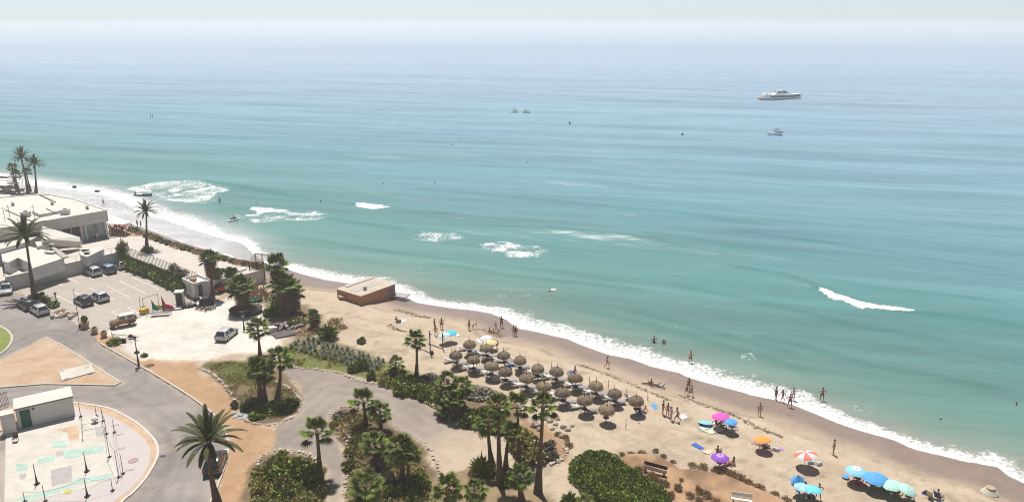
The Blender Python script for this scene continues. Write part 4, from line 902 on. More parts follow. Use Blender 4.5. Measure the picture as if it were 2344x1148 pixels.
# planted strip on the sea edge of the plaza
strip = cr([(304,527),(350,546),(400,563),(450,577),(500,591),(560,606),(600,614)], 4)
for i, (x, y) in enumerate(strip):
    kd = rng.choice(['dry','grey','olive','mid','dry','olive']); plant(kd, x, y, 22+rng.random()*8, .9+.4*rng.random(), 'low plant in the seaward edge of the plaza, %d%s from the red terrace' % (i+1, {1:'st',2:'nd',3:'rd',21:'st',22:'nd',23:'rd'}.get(i+1, 'th')), 'edge_plant', 'plant', 'plants along the seaward plaza edge', z=ZT)
for i, (kd, x, y, w_, h_, lb) in enumerate([
  ('dark',84,684,40,1.3,'dark bush at the foot of the feather palm by the parked cars'), ('olive',105,690,30,1.0,'brownish bush between the feather palm and the street lamp'), ('dark',124,702,38,1.3,'dark bush around the foot of the short street lamp'),
  ('dry',140,714,34,.6,'dry low tuft before the stone heap by the road'), ('dry',8,642,26,1.6,'yellow dry bush at the left frame edge behind the silver car'), ('dark',3,622,34,3.5,'tall dark bush at the left frame edge under the annex roof'),
  ('spiky',263,786,34,.8,'dark scrub beside the road kerb near the boat trailer'), ('dry',342,836,20,.3,'flat dry weed on the pale dirt by the tall street lamp'), ('spiky',330,815,16,.5,'small weed tuft behind the tall street lamp'),
  ('grey',538,932,26,1.1,'dark green bush at the left end of the palm bed'), ('grey',578,928,46,1.4,'grey round bush left of the twin palm trunks'), ('dark',560,938,30,1.2,'dark low bush below the grey round bush'),
  ('dark',640,938,70,1.3,'wide dark bush in the shade right of the twin palm trunks'), ('dark',590,952,50,.9,'low dark shrub at the lower edge of the palm bed'), ('dark',675,925,36,.8,'small dark shrub in the shaded end of the palm bed'),
  ('dark',830,842,42,1.6,'dark rounded bush in the grass below the agave rows'), ('mid',806,850,30,1.3,'small light bush left of the dark rounded bush'), ('mid',852,868,32,1.4,'round clipped bush just above the stone border'), ('olive',900,858,60,1.2,'olive scrub below the small palm on the sand edge'),
  ('mid',890,880,44,1.2,'green bush in the bed left of the slender palm'), ('dark',930,880,60,1.6,'dense dark bush left of the slender palm trunk'), ('mid',915,900,52,1.5,'dark green bush nearest the gravel path bend'), ('grey',985,872,60,1.1,'grey scrub right of the slender palm foot'), ('dark',958,900,60,1.5,'dark bush in front of the slender palm foot'),
  ('mid',970,912,34,1.5,'round pale green bush beside the stone border'), ('grey',1100,905,100,1.1,'grey brown scrub mound behind the palm cluster'), ('dry',1135,925,60,.8,'dry tufts right of the grey scrub mound'),
  ('dark',1040,945,80,1.8,'dark undergrowth in front of the leaning palm cluster'), ('dark',1080,965,80,1.9,'dark shrubbery right of the leaning palm cluster'), ('mid',1115,960,70,2.2,'green bushy shrub before the four tall palms'), ('olive',1140,985,60,1.8,'olive bush behind the leftmost tall palm trunk'),
  ('grey',780,955,50,1.0,'grey green shrub at the top corner of the middle bed'), ('dry',800,985,80,.9,'brown dry scrub in the middle bed left of the palm pair'), ('olive',770,975,40,.9,'olive shrub on the left edge of the middle bed'), 
  ('olive',808,1040,40,1.1,'yellow green shrub along the curved gravel path'), ('mid',800,1075,40,1.4,'bright shrub low on the path side of the middle bed'), ('olive',815,1010,40,1.2,'olive bush midway along the curved path'), ('grey',865,1075,50,1.8,'silvery bush between the two big fan palms'), ('grey',890,1110,50,1.8,'silvery shrub at the bottom of the middle bed'),
  ('dark',960,1110,60,1.6,'dark bush right of the twin trunks in the middle bed'), ('mid',900,1140,60,1.7,'green bush at the bottom frame edge in the middle bed'), ('mid',940,1150,60,1.4,'bush cut by the bottom frame edge beside the silvery shrub'),
  ('dark',680,1090,90,2.2,'large dark green bush filling the lower left bed'), ('dark',715,1105,70,2.4,'dark bush shading the foot of the single palm by the path'), ('mid',640,1060,60,1.3,'bright green low bush at the top of the lower left bed'), ('dark',640,1100,70,1.7,'green bush in the centre of the lower left bed'),
  ('olive',610,1090,50,1.4,'olive bush on the left side of the lower left bed'), ('olive',600,1130,60,1.5,'yellow green bush low on the left side of the lower left bed'), ('mid',660,1140,80,1.8,'green bush at the bottom frame edge of the lower left bed'), ('grey',625,1072,50,1.1,'grey twiggy bush beside the stone border of the lower left bed'), ('olive',655,1115,50,1.9,'yellowish bush amid the lower left bed'),
  ('olive',1195,1030,90,2.0,'large yellow green bush behind the four tall palms'), ('olive',1225,1055,80,1.6,'yellow green bush left of the rightmost tall palm trunk'), ('grey',1250,1035,60,1.5,'grey dry bush right of the rightmost tall palm'), ('grey',1265,1050,44,1.2,'dark grey bush at the tip of the yellow green bed'), ('olive',1190,1000,60,1.5,'yellowish bush by the low sand ledge'),
  ('grey',1205,1012,50,1.3,'brownish twiggy bush amid the yellow green bed'), ('spiky',1104,1082,56,1.9,'spiky dark yucca at the left foot of the tall palms'), ('dry',1080,1090,26,.9,'small rusty bush left of the spiky yucca'), ('dark',1160,1105,60,1.0,'low dark bush between the tall palm trunks'),
  ('spiky',1304,1155,44,1.2,'spiky green plant at the bottom edge near the sand path'), ('spiky',1375,1155,60,1.4,'fan of green leaves at the bottom edge beside the big hedge mass'),
  ('dry',1295,1005,20,.8,'dry brown tuft on the sand right of the yellow green bed'), ('dry',1303,1022,22,.8,'second dry tuft on the sand spill by the path'), ('dry',1280,995,20,.6,'dry rusty tuft at the top of the sand spill'),
  ('dark',650,700,80,2.2,'dark bush at the base of the shaggy palm group'), ('dark',625,720,50,1.7,'dark bush left of the shaggy palm group feet'), ('olive',680,740,60,1.3,'olive ground bush below the shaggy palm group'), ('dry',700,760,60,.7,'dry grass at the right end of the dark mat'), 
  ('spiky',752,775,48,2.0,'spiky reed clump on the sand below the short shaggy palm'), ('mid',828,784,28,1.0,'small green bush beside the driftwood heap'), ('dry',765,738,40,.8,'dry grass tuft on the sand ridge above the reeds'), ('dry',780,750,30,.7,'smaller dry tuft on the sand ridge'),
  ('dark',527,632,34,2.2,'dark round bush on the plaza by the right palm'), ('mid',500,628,30,1.6,'green bush behind the hut on the plaza'), ('dark',495,640,36,1.6,'dark bush touching the hut roof corner'), ('dry',590,683,70,2.2,'heap of dry brown brush between the shaggy palms'), ('dry',570,672,50,2.0,'dry brown brush pile behind the planter palm'),
  ('spiky',338,578,26,1.3,'broad leaved plant at the foot of the plaza feather palm'), ('spiky',282,582,26,2.6,'tall broad leaved plant behind the fence corner'), ('spiky',400,622,22,1.5,'palm like plant behind the picket fence'), ('grey',415,632,44,1.6,'white blossoming bush behind the picket fence')]):
    zz = ZT if lb.startswith(('dark round bush on','green bush behind the hut','dark bush touching','broad leaved','tall broad','palm like','white blossom')) else None
    plant(kd, x, y, w_, h_, lb, 'spiky_plant' if kd == 'spiky' else ('dry_tuft' if kd == 'dry' else 'shrub'), 'plant' if kd in ('spiky','dry') else 'shrub', z=zz)
# big evergreen thicket lower right, one mass of foliage
def thicket(px, hgt, m_, label, name, n, size, seed, cat='thicket'):
    pts = np.array(W2(px, ZL)); r_ = np.random.default_rng(seed); lo, hi = pts.min(0), pts.max(0)
    xs_, ys_ = r_.uniform(lo[0], hi[0], n*3), r_.uniform(lo[1], hi[1], n*3); d = poly_sd(xs_, ys_, [tuple(p) for p in pts])+1.6*(fbm(xs_, ys_, 1.8, 3)-.55); ok = (d > 0) & ((fbm(xs_+31, ys_, 1.5, 3) > .43) if hgt < .65 else True); xs_, ys_, d = xs_[ok][:n], ys_[ok][:n], d[ok][:n]
    def hf(x, y, d): return hgt*np.clip(d/1.5, 0, 1)**.45*(.5+.75*fbm(x, y, 1.9, 3))
    top = hf(xs_, ys_, d); z = top*(1-.30*r_.random(len(xs_))**2*(d > .5)-(d < .5)*r_.random(len(xs_)))
    nr = np.stack([hf(xs_-.3, ys_, d)-hf(xs_+.3, ys_, d), hf(xs_, ys_-.3, d)-hf(xs_, ys_+.3, d), np.full(len(xs_), .6)], 1); nr /= np.linalg.norm(nr, axis=1)[:, None]
    o_ = np.array([pts[:, 0].mean(), pts[:, 1].mean()]); mb = MB((o_[0], o_[1], ZL))
    mb.quads(leaf_quads(np.stack([xs_-o_[0], ys_-o_[1], np.maximum(z, .03)], 1), nr, size, .2, .6, seed))
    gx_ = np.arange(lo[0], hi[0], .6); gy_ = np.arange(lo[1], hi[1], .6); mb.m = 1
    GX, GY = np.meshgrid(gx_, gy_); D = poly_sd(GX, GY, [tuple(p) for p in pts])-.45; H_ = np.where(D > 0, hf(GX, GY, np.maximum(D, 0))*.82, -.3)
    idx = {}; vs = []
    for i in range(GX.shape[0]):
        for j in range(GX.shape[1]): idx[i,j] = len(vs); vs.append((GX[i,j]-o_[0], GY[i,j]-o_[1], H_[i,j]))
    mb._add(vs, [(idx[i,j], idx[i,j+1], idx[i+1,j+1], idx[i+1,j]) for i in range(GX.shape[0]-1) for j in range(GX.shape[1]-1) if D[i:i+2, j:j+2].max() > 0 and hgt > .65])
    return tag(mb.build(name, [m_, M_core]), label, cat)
thicket([(1303,1062),(1330,1046),(1380,1046),(1420,1060),(1450,1085),(1500,1110),(1535,1150),(1560,1230),(1440,1230),(1380,1180),(1330,1140),(1302,1100)], 1.8, M_leafA, 'large dense dark green thicket right of the sand path', 'thicket', 26000, .22, 61)
thicket([(575,1085),(600,1062),(640,1050),(700,1052),(742,1075),(746,1120),(740,1200),(560,1200)], .7, M_leafC, 'low green cover under the bushes of the lower left bed', 'ground_cover', 9000, .2, 62, 'ground cover')['kind'] = 'stuff'
thicket([(795,1000),(860,1010),(920,1030),(965,1060),(985,1100),(1000,1200),(790,1200),(795,1080)], .6, M_leafC, 'low green cover between the fan palms of the middle bed', 'ground_cover', 7000, .22, 63, 'ground cover')['kind'] = 'stuff'
thicket([(760,960),(800,942),(850,955),(880,985),(860,1010),(800,1000),(775,985)], .5, M_leafC, 'brown green heath at the top of the middle bed', 'ground_cover', 5000, .18, 64, 'ground cover')['kind'] = 'stuff'
thicket([(650,808),(690,785),(760,800),(830,818),(900,845),(960,868),(990,900),(950,905),(880,880),(800,853),(740,842),(655,838)], .28, M_leafC, 'yellow green grass of the bed above the gravel path', 'grass', 14000, .15, 65, 'grass')['kind'] = 'stuff'
thicket([(468,840),(520,826),(575,832),(605,852),(640,875),(678,895),(682,925),(640,955),(580,958),(545,920),(510,880)], .30, M_leafC, 'low brown green plants covering the bed of the twin palms', 'grass', 9000, .15, 66, 'grass')['kind'] = 'stuff'
thicket([(900,862),(960,866),(1020,900),(1000,935),(950,915),(905,895)], .7, M_leafB, 'mixed low greenery around the slender palm', 'ground_cover', 5000, .18, 67, 'ground cover')['kind'] = 'stuff'
# dune grass tufts along the dune edge
for i, (x, y, w_, h_) in enumerate([(1424,1042,16,.6),(1445,1040,20,.5),(1470,1036,22,.5),(1500,1034,18,.6),(1520,1046,20,.5),(1542,1058,16,.5),(1585,1066,26,.6),(1462,1078,26,.8),(1492,1092,26,.9),(1505,1104,24,.9),(1522,1110,22,.8),(1552,1118,24,.9),
   (1580,1138,22,.8),(1608,1072,30,.8),(1640,1080,34,.9),(1668,1090,34,1.0),(1690,1098,30,.9),(1712,1108,30,.9),(1740,1120,34,.7),(1770,1134,30,.7),(1600,1128,20,1.0),(1618,1136,26,.9),(1536,1136,24,.9),(1600,1148,24,.8),(1640,1150,26,.7),(1560,1098,16,.4),(1800,1146,26,.6),(1482,1100,22,.8)]):
    plant('dry', x, y, w_, h_, 'clump of dry brown grass on the orange dune near the bench', 'dune_grass_tuft', 'grass tuft', 'dry grass tufts on the orange dune')
# agave rows 
am = MB(); r_ = random.Random(3)
for k_ in range(16):
    a_ = k_*2.4; el = R(20+50*(k_/16)); L_ = .55; d = Vector((math.cos(a_)*math.cos(el), math.sin(a_)*math.cos(el), math.sin(el))); s_ = Vector((-math.sin(a_), math.cos(a_), 0))*.07
    am._add([s_*.7, -s_*.7, d*L_*.6-s_, d*L_, d*L_*.6+s_], [(0,1,2,3,4)])
agd = am.data('agave', M_agave)
nag = 0
for rI in range(4):
    for j in range(17):
        t = j/16; a_ = P(lerp(690,878,t)-rI*9+2, lerp(776,828,t)+rI*7.5-2, ZL); 
        if rng.random() < .08: continue
        o = bpy.data.objects.new('agave', agd); C.objects.link(o); o.location = a_+Vector((rng.uniform(-.2,.2), rng.uniform(-.2,.2), 0)); o.rotation_euler = (0,0,rng.random()*6); s_ = 1.0+.5*rng.random(); o.scale = (s_,)*3
        tag(o, 'small grey green agave in the planted rows above the grass bed', 'agave', 'agaves in rows above the gravel path'); nag += 1
# stone borders
STN = [MB().blob((0,0,0), 1, i*7, 1, .35).data('stone', M_stone) for i in range(5)]
def stones(px, label, step=.5, size=.2, z=ZL):
    label = label.replace('light rough ', '').replace('long pale ', '').replace('light ', '').replace('broken stone line', 'broken stone border').replace('stone border', 'border').replace(' round ', ' around ')
    pts = cr([P(x, y, z)[:2] for x, y in px], 6); b_ = Vector((pts[0][0], pts[0][1], z)); mb = MB(); acc = 0; i = 0
    for a_, c_ in zip(pts[:-1], pts[1:]):
        L_ = math.dist(a_, c_)
        while acc < L_:
            t = acc/L_; x = a_[0]+(c_[0]-a_[0])*t; y = a_[1]+(c_[1]-a_[1])*t; s_ = size*rng.uniform(.65,1.5)
            o = bpy.data.objects.new('border_stone', rng.choice(STN)); C.objects.link(o); o.location = (x+rng.uniform(-.1,.1), y+rng.uniform(-.1,.1), z+s_*.35); o.scale = (s_*1.15, s_*rng.uniform(.8,1.2), s_*.8); o.rotation_euler = (0,0,rng.random()*6)
            tag(o, 'pale stone in the '+label, 'stone', 'stone '+label); acc += step*rng.uniform(.75,1.25)
        acc -= L_
    
stones([(455,842),(480,852),(500,868),(520,888),(532,905),(538,920)], 'light rough stone border along the left side of the twin palm bed')
stones([(600,845),(625,868),(655,885),(680,905),(690,922),(684,945),(660,960),(630,970),(600,972),(570,965),(548,950)], 'stone border curving round the right end of the twin palm bed', size=.17)
stones([(662,841),(700,843),(740,848),(780,855),(820,870),(860,880),(900,888),(940,903),(975,920),(1000,935)], 'long pale stone border between the grass bed and the gravel path')
stones([(1055,972),(1075,978),(1095,992),(1130,1002),(1160,1008)], 'broken stone line where the gravel path fades into sand', size=.16, step=.7)
stones([(850,946),(820,934),(790,930),(765,938),(754,952),(760,968),(782,985),(800,1005)], 'stone border round the top of the middle bed', size=.17)
stones([(795,1010),(796,1040),(800,1070),(790,1110),(786,1150)], 'stone border down the path side of the middle bed', size=.16)
stones([(975,1015),(990,1040),(1005,1075),(1010,1100)], 'light stone border right of the middle bed', size=.17, step=.55)
stones([(590,1070),(593,1050),(610,1038),(640,1030),(670,1034),(700,1038),(722,1050)], 'stone border over the top of the lower left bed', size=.18)
stones([(1260,1062),(1285,1052),(1296,1035),(1290,1020)], 'rough stones at the tip of the yellow green bed', size=.2)
M_rock = mat('rock', (.30,.26,.22), .95, .25, 2)
for i, (x, y, s_) in enumerate([(1246,958,.5),(1259,965,.35),(1272,972,.3),(1290,978,.4),(1300,984,.35),(1236,984,.4),(1278,960,.25),(1265,982,.3),(1225,975,.6),(1285,1000,.35),(1310,975,.25)]):
    w = PG(x, y); mb = MB(w); mb.blob((0,0,s_*.3), (s_, s_*.7, s_*.6), i, 2, .3); tag(mb.build('rock', M_rock), 'weathered brown rock scattered on the sand behind the rightmost tall palm', 'rock', 'rocks on the sand by the tall palms')

# ------------------------------------------------------------------ palms
def blade(mb, p0, d, up, L_, w, droop, seg=2):
    s_ = d.cross(up).normalized(); prev = p0; dd = d.copy(); V = []
    for i in range(seg+1):
        t = i/seg; ww = w*(1-t)**.8+.004 if i else w*.5
        V += [prev-s_*ww/2, prev+s_*ww/2]
        dd = (dd+Vector((0,0,-droop*(.4+t)))).normalized(); prev = prev+dd*L_/seg
    mb._add(V, [(2*i, 2*i+1, 2*i+3, 2*i+2) for i in range(seg)])
def fan_crown(seed, n=34, reach=1.0, fr=1.0, low=-35):
    r_ = random.Random(seed); mb = MB()
    for k_ in range(n):
        t = k_/(n-1); az = k_*2.39996+r_.uniform(-.2,.2); el = R(lerp(82, low, t**.85)+r_.uniform(-8,8))
        d = Vector((math.cos(az)*math.cos(el), math.sin(az)*math.cos(el), math.sin(el))); L_ = reach*r_.uniform(.75,1.1)
        base = Vector((math.cos(az)*.12, math.sin(az)*.12, .25-.5*t)); tip = base+d*L_*.8+Vector((0,0,-.12*L_))
        side = Vector((-math.sin(az), math.cos(az), 0)); up = side.cross(d).normalized()*-1
        if up.z < 0: up = -up
        mb.m = 1; blade(mb, base, d, up, L_*.85, .055, .08, 2); mb.m = 2 if (t > .86 and r_.random() < .5) else 0
        nb = 15; R_ = fr*r_.uniform(.85,1.15); V = [tip]; F = []
        for j in range(nb):
            a_ = R(-125+250*j/(nb-1)); hw = R(250/(nb-1)*.5); rl = R_*(.74+.26*math.cos(a_*.7))*r_.uniform(.92,1.06)
            f = lambda a, q, lift: tip+(d*math.cos(a)+side*math.sin(a))*q+up*lift+Vector((0,0,-.22*(q/R_)**2.2*R_))
            k0 = len(V); V += [f(a_-hw, rl*.52, -.03), f(a_-hw*.45, rl*.8, .0), f(a_, rl, -.06), f(a_+hw*.45, rl*.8, .0), f(a_+hw, rl*.52, -.03), f(a_, rl*.5, .06)]
            F += [(0, k0, k0+5), (0, k0+5, k0+4), (k0, k0+1, k0+5), (k0+1, k0+2, k0+5), (k0+2, k0+3, k0+5), (k0+3, k0+4, k0+5)]
        mb._add(V, F)
    return mb.data('fan_crown', [M_fan, mat('leaf_stalk', (.14,.125,.05), .7), M_dead])
def feather_crown(seed, n=34, L0=2.9):
    r_ = random.Random(seed); mb = MB()
    for k_ in range(n):
        t = k_/(n-1); az = k_*2.39996+r_.uniform(-.15,.15); el = R(lerp(80, -12, t**.9)+r_.uniform(-6,6)); L_ = L0*r_.uniform(.85,1.08)*(1 if t < .8 else .85)
        d = Vector((math.cos(az)*math.cos(el), math.sin(az)*math.cos(el), math.sin(el))); p = Vector((math.cos(az)*.15, math.sin(az)*.15, .2)); side = Vector((-math.sin(az), math.cos(az), 0)); pts = [p.copy()]; ds = []
        S_ = 15
        for i in range(S_):
            ds.append(d.copy()); p = p+d*L_/S_; pts.append(p.copy()); d = (d+Vector((0,0,-.035-.075*(i/S_)))).normalized()
        mb.m = 1; mb.tube([pts[0], pts[5], pts[10], pts[15]], [.045,.03,.02,.008], 3, False); mb.m = 0
        for i in range(2, S_+1):
            dd = ds[min(i, S_-1)]; up = side.cross(dd).normalized(); up = up if up.z > 0 else -up
            ll = .58*math.sin(math.pi*(.12+.80*i/S_))+.06
            for sg in (-1, 1):
                for q_ in (0, .5):
                    bd = (dd*.85+side*sg*.50+up*.22).normalized(); blade(mb, pts[i]-dd*q_*L_/S_, bd, up, ll*.9, .10, .12, 2)
    return mb.data('feather_crown', [M_feather, mat('leaf_stalk', (.14,.125,.05), .7)])
FAN = [fan_crown(i, n_, 1.12, .80, lo) for i, n_, lo in ((1,24,-30),(2,27,-42),(3,21,-22),(4,25,-50))]; FANS = [fan_crown(i, 26, 1.1, .8, -12) for i in (5,6)]; FEA = [feather_crown(i) for i in (1,2)]
def skirt_mesh(seed, L_, r0, r1):
    r_ = random.Random(seed); mb = MB(); mb.m = 1
    mb.lathe([(r0*.35,-L_),(r1*.5,-L_*.6),(r0*.62,-L_*.25),(r0*.3,.1)], 10, jit=.15, seed=seed); mb.m = 0
    for k_ in range(int(420*max(.5, L_/2))):
        a_ = r_.random()*6.283; z = -r_.random()*L_*.9; t = -z/L_; rr = lerp(r0, r1, t)*r_.uniform(.5,.8)
        d = Vector((math.cos(a_)*.4, math.sin(a_)*.4, -.9)).normalized(); blade(mb, Vector((math.cos(a_)*rr, math.sin(a_)*rr, z+.3)), d, Vector((math.cos(a_), math.sin(a_), .2)), r_.uniform(.5,1.1), .14, .1, 2)
    return mb.data('dead_skirt', [M_dead, mat('skirt_core', (.06,.042,.03), .95)])
def palm(kind, bx, by, cx, cy, cr_px, label, z=None, group=None, skirt=0, tr=.2, trunks=None, name=None):
    b_ = PG(bx, by) if z is None else P(bx, by, z)
    top = PY(cx, cy, b_.y); h = top.z-b_.z; dx = top.x-b_.x
    depth = b_.y*cp+(CH-top.z)*sp; rad = cr_px/FPX*depth
    t = thing(name or ('feather_palm' if kind == 'feather' else 'fan_palm'), label, 'palm', b_, 0, group)
    mb = MB(); n_ = max(4, int(h/.9)); pts = []; rs = []
    curve = rng.uniform(-.25,.25)
    for i in range(n_+1):
        u = i/n_; pts.append(Vector((dx*u+curve*math.sin(u*math.pi)*.8, .12*math.sin(u*5+bx), h*u-.15*(i == 0)))); rs.append(tr*(1.45*(1-u)**3+.72+(.04 if i % 2 else -.03)+(.25 if u > .93 else 0)))
    mb.tube(pts, rs, 9); mb.build('trunk', M_trunk, t, smooth=True)
    me = rng.choice(FEA if kind == 'feather' else (FANS if skirt else FAN)); s_ = rad/(2.75 if kind == 'feather' else 1.80)*rng.uniform(.92,1.05)
    c = bpy.data.objects.new('crown', me); C.objects.link(c); c.parent = t; c.location = (dx, .12*math.sin(5+bx), h-.1); c.rotation_euler = (rng.uniform(-.08,.08), rng.uniform(-.08,.08), rng.random()*6.28); c.scale = (s_*rng.uniform(.9,1.08), s_*rng.uniform(.9,1.08), s_*rng.uniform(.85,1.12))
    if skirt:
        k_ = bpy.data.objects.new('dead_skirt', skirt_mesh(int(bx), skirt, rad*.55, rad*.42)); C.objects.link(k_); k_.parent = t; k_.location = (dx*.97, .1, h-.25)
    return t
palm('feather',78,673,57,540,50,'tall feather palm with thin trunk beside the long retaining wall', tr=.24)
palm('feather',337,568,334,484,32,'feather palm standing on the pale plaza near the sea', z=ZT, tr=.2)
palm('feather',498,1156,478,1012,72,'large feather palm in front of the dark car on the curved road', tr=.22)
palm('feather',67,447,48,362,24,'tallest feather palm of the distant group behind the restaurant', z=ZT-.6, tr=.25)
palm('feather',82,443,80,376,26,'right-hand feather palm of the distant group, on the restaurant roof edge', z=ZT-.6, tr=.22)
palm('fan',40,440,27,382,15,'slim distant palm left of the tallest one', z=ZT-.6, tr=.22)
palm('fan',45,447,36,400,16,'low distant palm with yellowish crown at the left edge', z=ZT-.6, tr=.2)
palm('fan',70,438,61,392,14,'small distant palm partly behind the tallest one', z=ZT-.6, tr=.16)
palm('fan',488,682,479,590,30,'fan palm with thick brown skirt beside the white hut', skirt=3.2, tr=.2)
palm('fan',552,712,552,655,42,'fan palm with bulky dead skirt growing in the round planter bed', skirt=3.4, tr=.3)
palm('fan',640,712,633,606,34,'tallest palm of the shaggy group by the pergola', skirt=3.0, tr=.25)
palm('fan',655,722,648,650,42,'broad shaggy palm at the front of the group by the beach', skirt=4.0, tr=.33)
palm('fan',672,716,670,662,34,'shaggy palm on the seaward side of the group', skirt=3.4, tr=.3)
palm('fan',596,812,590,748,34,'small fan palm with slim trunk below the white car', tr=.15)
palm('fan',597,922,590,842,40,'left palm of the planted bed inside the stone border', tr=.24)
palm('fan',607,920,600,850,34,'palm crowding behind the left palm of the planted bed', tr=.22)
palm('fan',634,916,640,815,37,'right palm of the planted bed, with slender trunk', tr=.2)
palm('fan',953,864,951,774,28,'solitary slender fan palm between the bushes and the net posts', tr=.17)
palm('fan',836,980,832,915,38,'dark fan palm behind the middle bed, left of a smaller one', tr=.2)
palm('fan',872,985,870,940,30,'small fan palm to the right of the dark palm in the middle bed', tr=.16)
palm('fan',734,1092,726,985,44,'single fan palm casting shade on the curved gravel path', tr=.2)
palm('fan',862,1068,858,1012,38,'bushy bright fan palm in the middle bed', tr=.2)
palm('fan',918,1112,918,1020,42,'big fan palm on twin trunks in the middle bed, left trunk', tr=.22)
palm('fan',931,1120,934,1035,38,'fan palm on the right of the twin trunks in the middle bed', tr=.22)
palm('fan',842,1165,838,1105,46,'low bright fan palm at the bottom of the middle bed', tr=.22)
palm('fan',1030,1185,1026,1112,46,'large fan palm cut off by the bottom frame edge', tr=.22)
palm('fan',1090,1175,1088,1120,36,'smaller spreading fan palm right of the large bottom palm', tr=.2)
palm('fan',1127,1070,1116,962,38,'leftmost of the tall palms, its crown below the others', tr=.2)
palm('fan',1145,1108,1142,925,38,'tall palm with its foot nearest the bottom, second from the left', tr=.22)
palm('fan',1158,1082,1168,985,32,'shorter leaning palm between the tall palm trunks', tr=.19)
palm('fan',1186,1056,1183,926,40,'tall palm with crown level beside the rightmost one', tr=.17)
palm('fan',1231,1126,1243,926,42,'rightmost tall palm, standing apart at the sand path', tr=.22)
palm('fan',1194,1145,1190,1082,40,'short fan palm at the foot of the tall palms', tr=.2)
palm('fan',1035,940,1024,868,30,'leaning palm at the back left of the beach side cluster', tr=.2)
palm('fan',1060,945,1058,880,32,'bright crowned palm at the back right of the beach side cluster', tr=.22)
palm('fan',1050,958,1040,912,34,'low drooping palm at the front of the beach side cluster', skirt=1.6, tr=.22)
palm('fan',1020,940,1008,900,24,'small palm on the left flank of the beach side cluster', tr=.16)
palm('fan',1010,955,1015,932,26,'stemless young palm below the beach side cluster', tr=.14)
palm('fan',909,858,906,828,24,'small young palm on the sand edge left of the slender palm', tr=.14)
palm('fan',722,752,718,724,24,'short shaggy palm with collapsed dry skirt on the beach edge', skirt=1.8, tr=.2)
palm('fan',1360,1185,1340,1148,26,'young palm peeping in at the bottom edge beside the thicket', tr=.15)
# fallen dry trunk, planter bed, dark mat
mb = MB(PG(1075,935)); a_ = PG(1066,930)-PG(1075,935); b_ = PG(1090,944)-PG(1075,935); mb.tube([a_+Vector((0,0,1.1)), b_+Vector((0,0,.25))], [.16,.2], 8); tag(mb.build('fallen_trunk', M_trunk), 'leaning broken palm trunk beside the beach side cluster', 'trunk')
pb_ = P(563,713,ZL); t = thing('planter_bed', 'raised round dark planter bed around the skirted palm', 'planter', pb_); MB().lathe([(1.5,0),(2.3,.1),(2.5,.55),(2.3,.62)], 22).build('rim', M_dwood, t); MB().lathe([(2.2,.5),(2.15,.64)], 20).build('soil', mat('planter_soil', (.08,.06,.045), .95), t)
sheet('dark_mat', [(619,763),(632,775),(682,764),(672,752)], ZL+.12, mat('dark_mat', (.10,.085,.08), .9), z0=ZL)
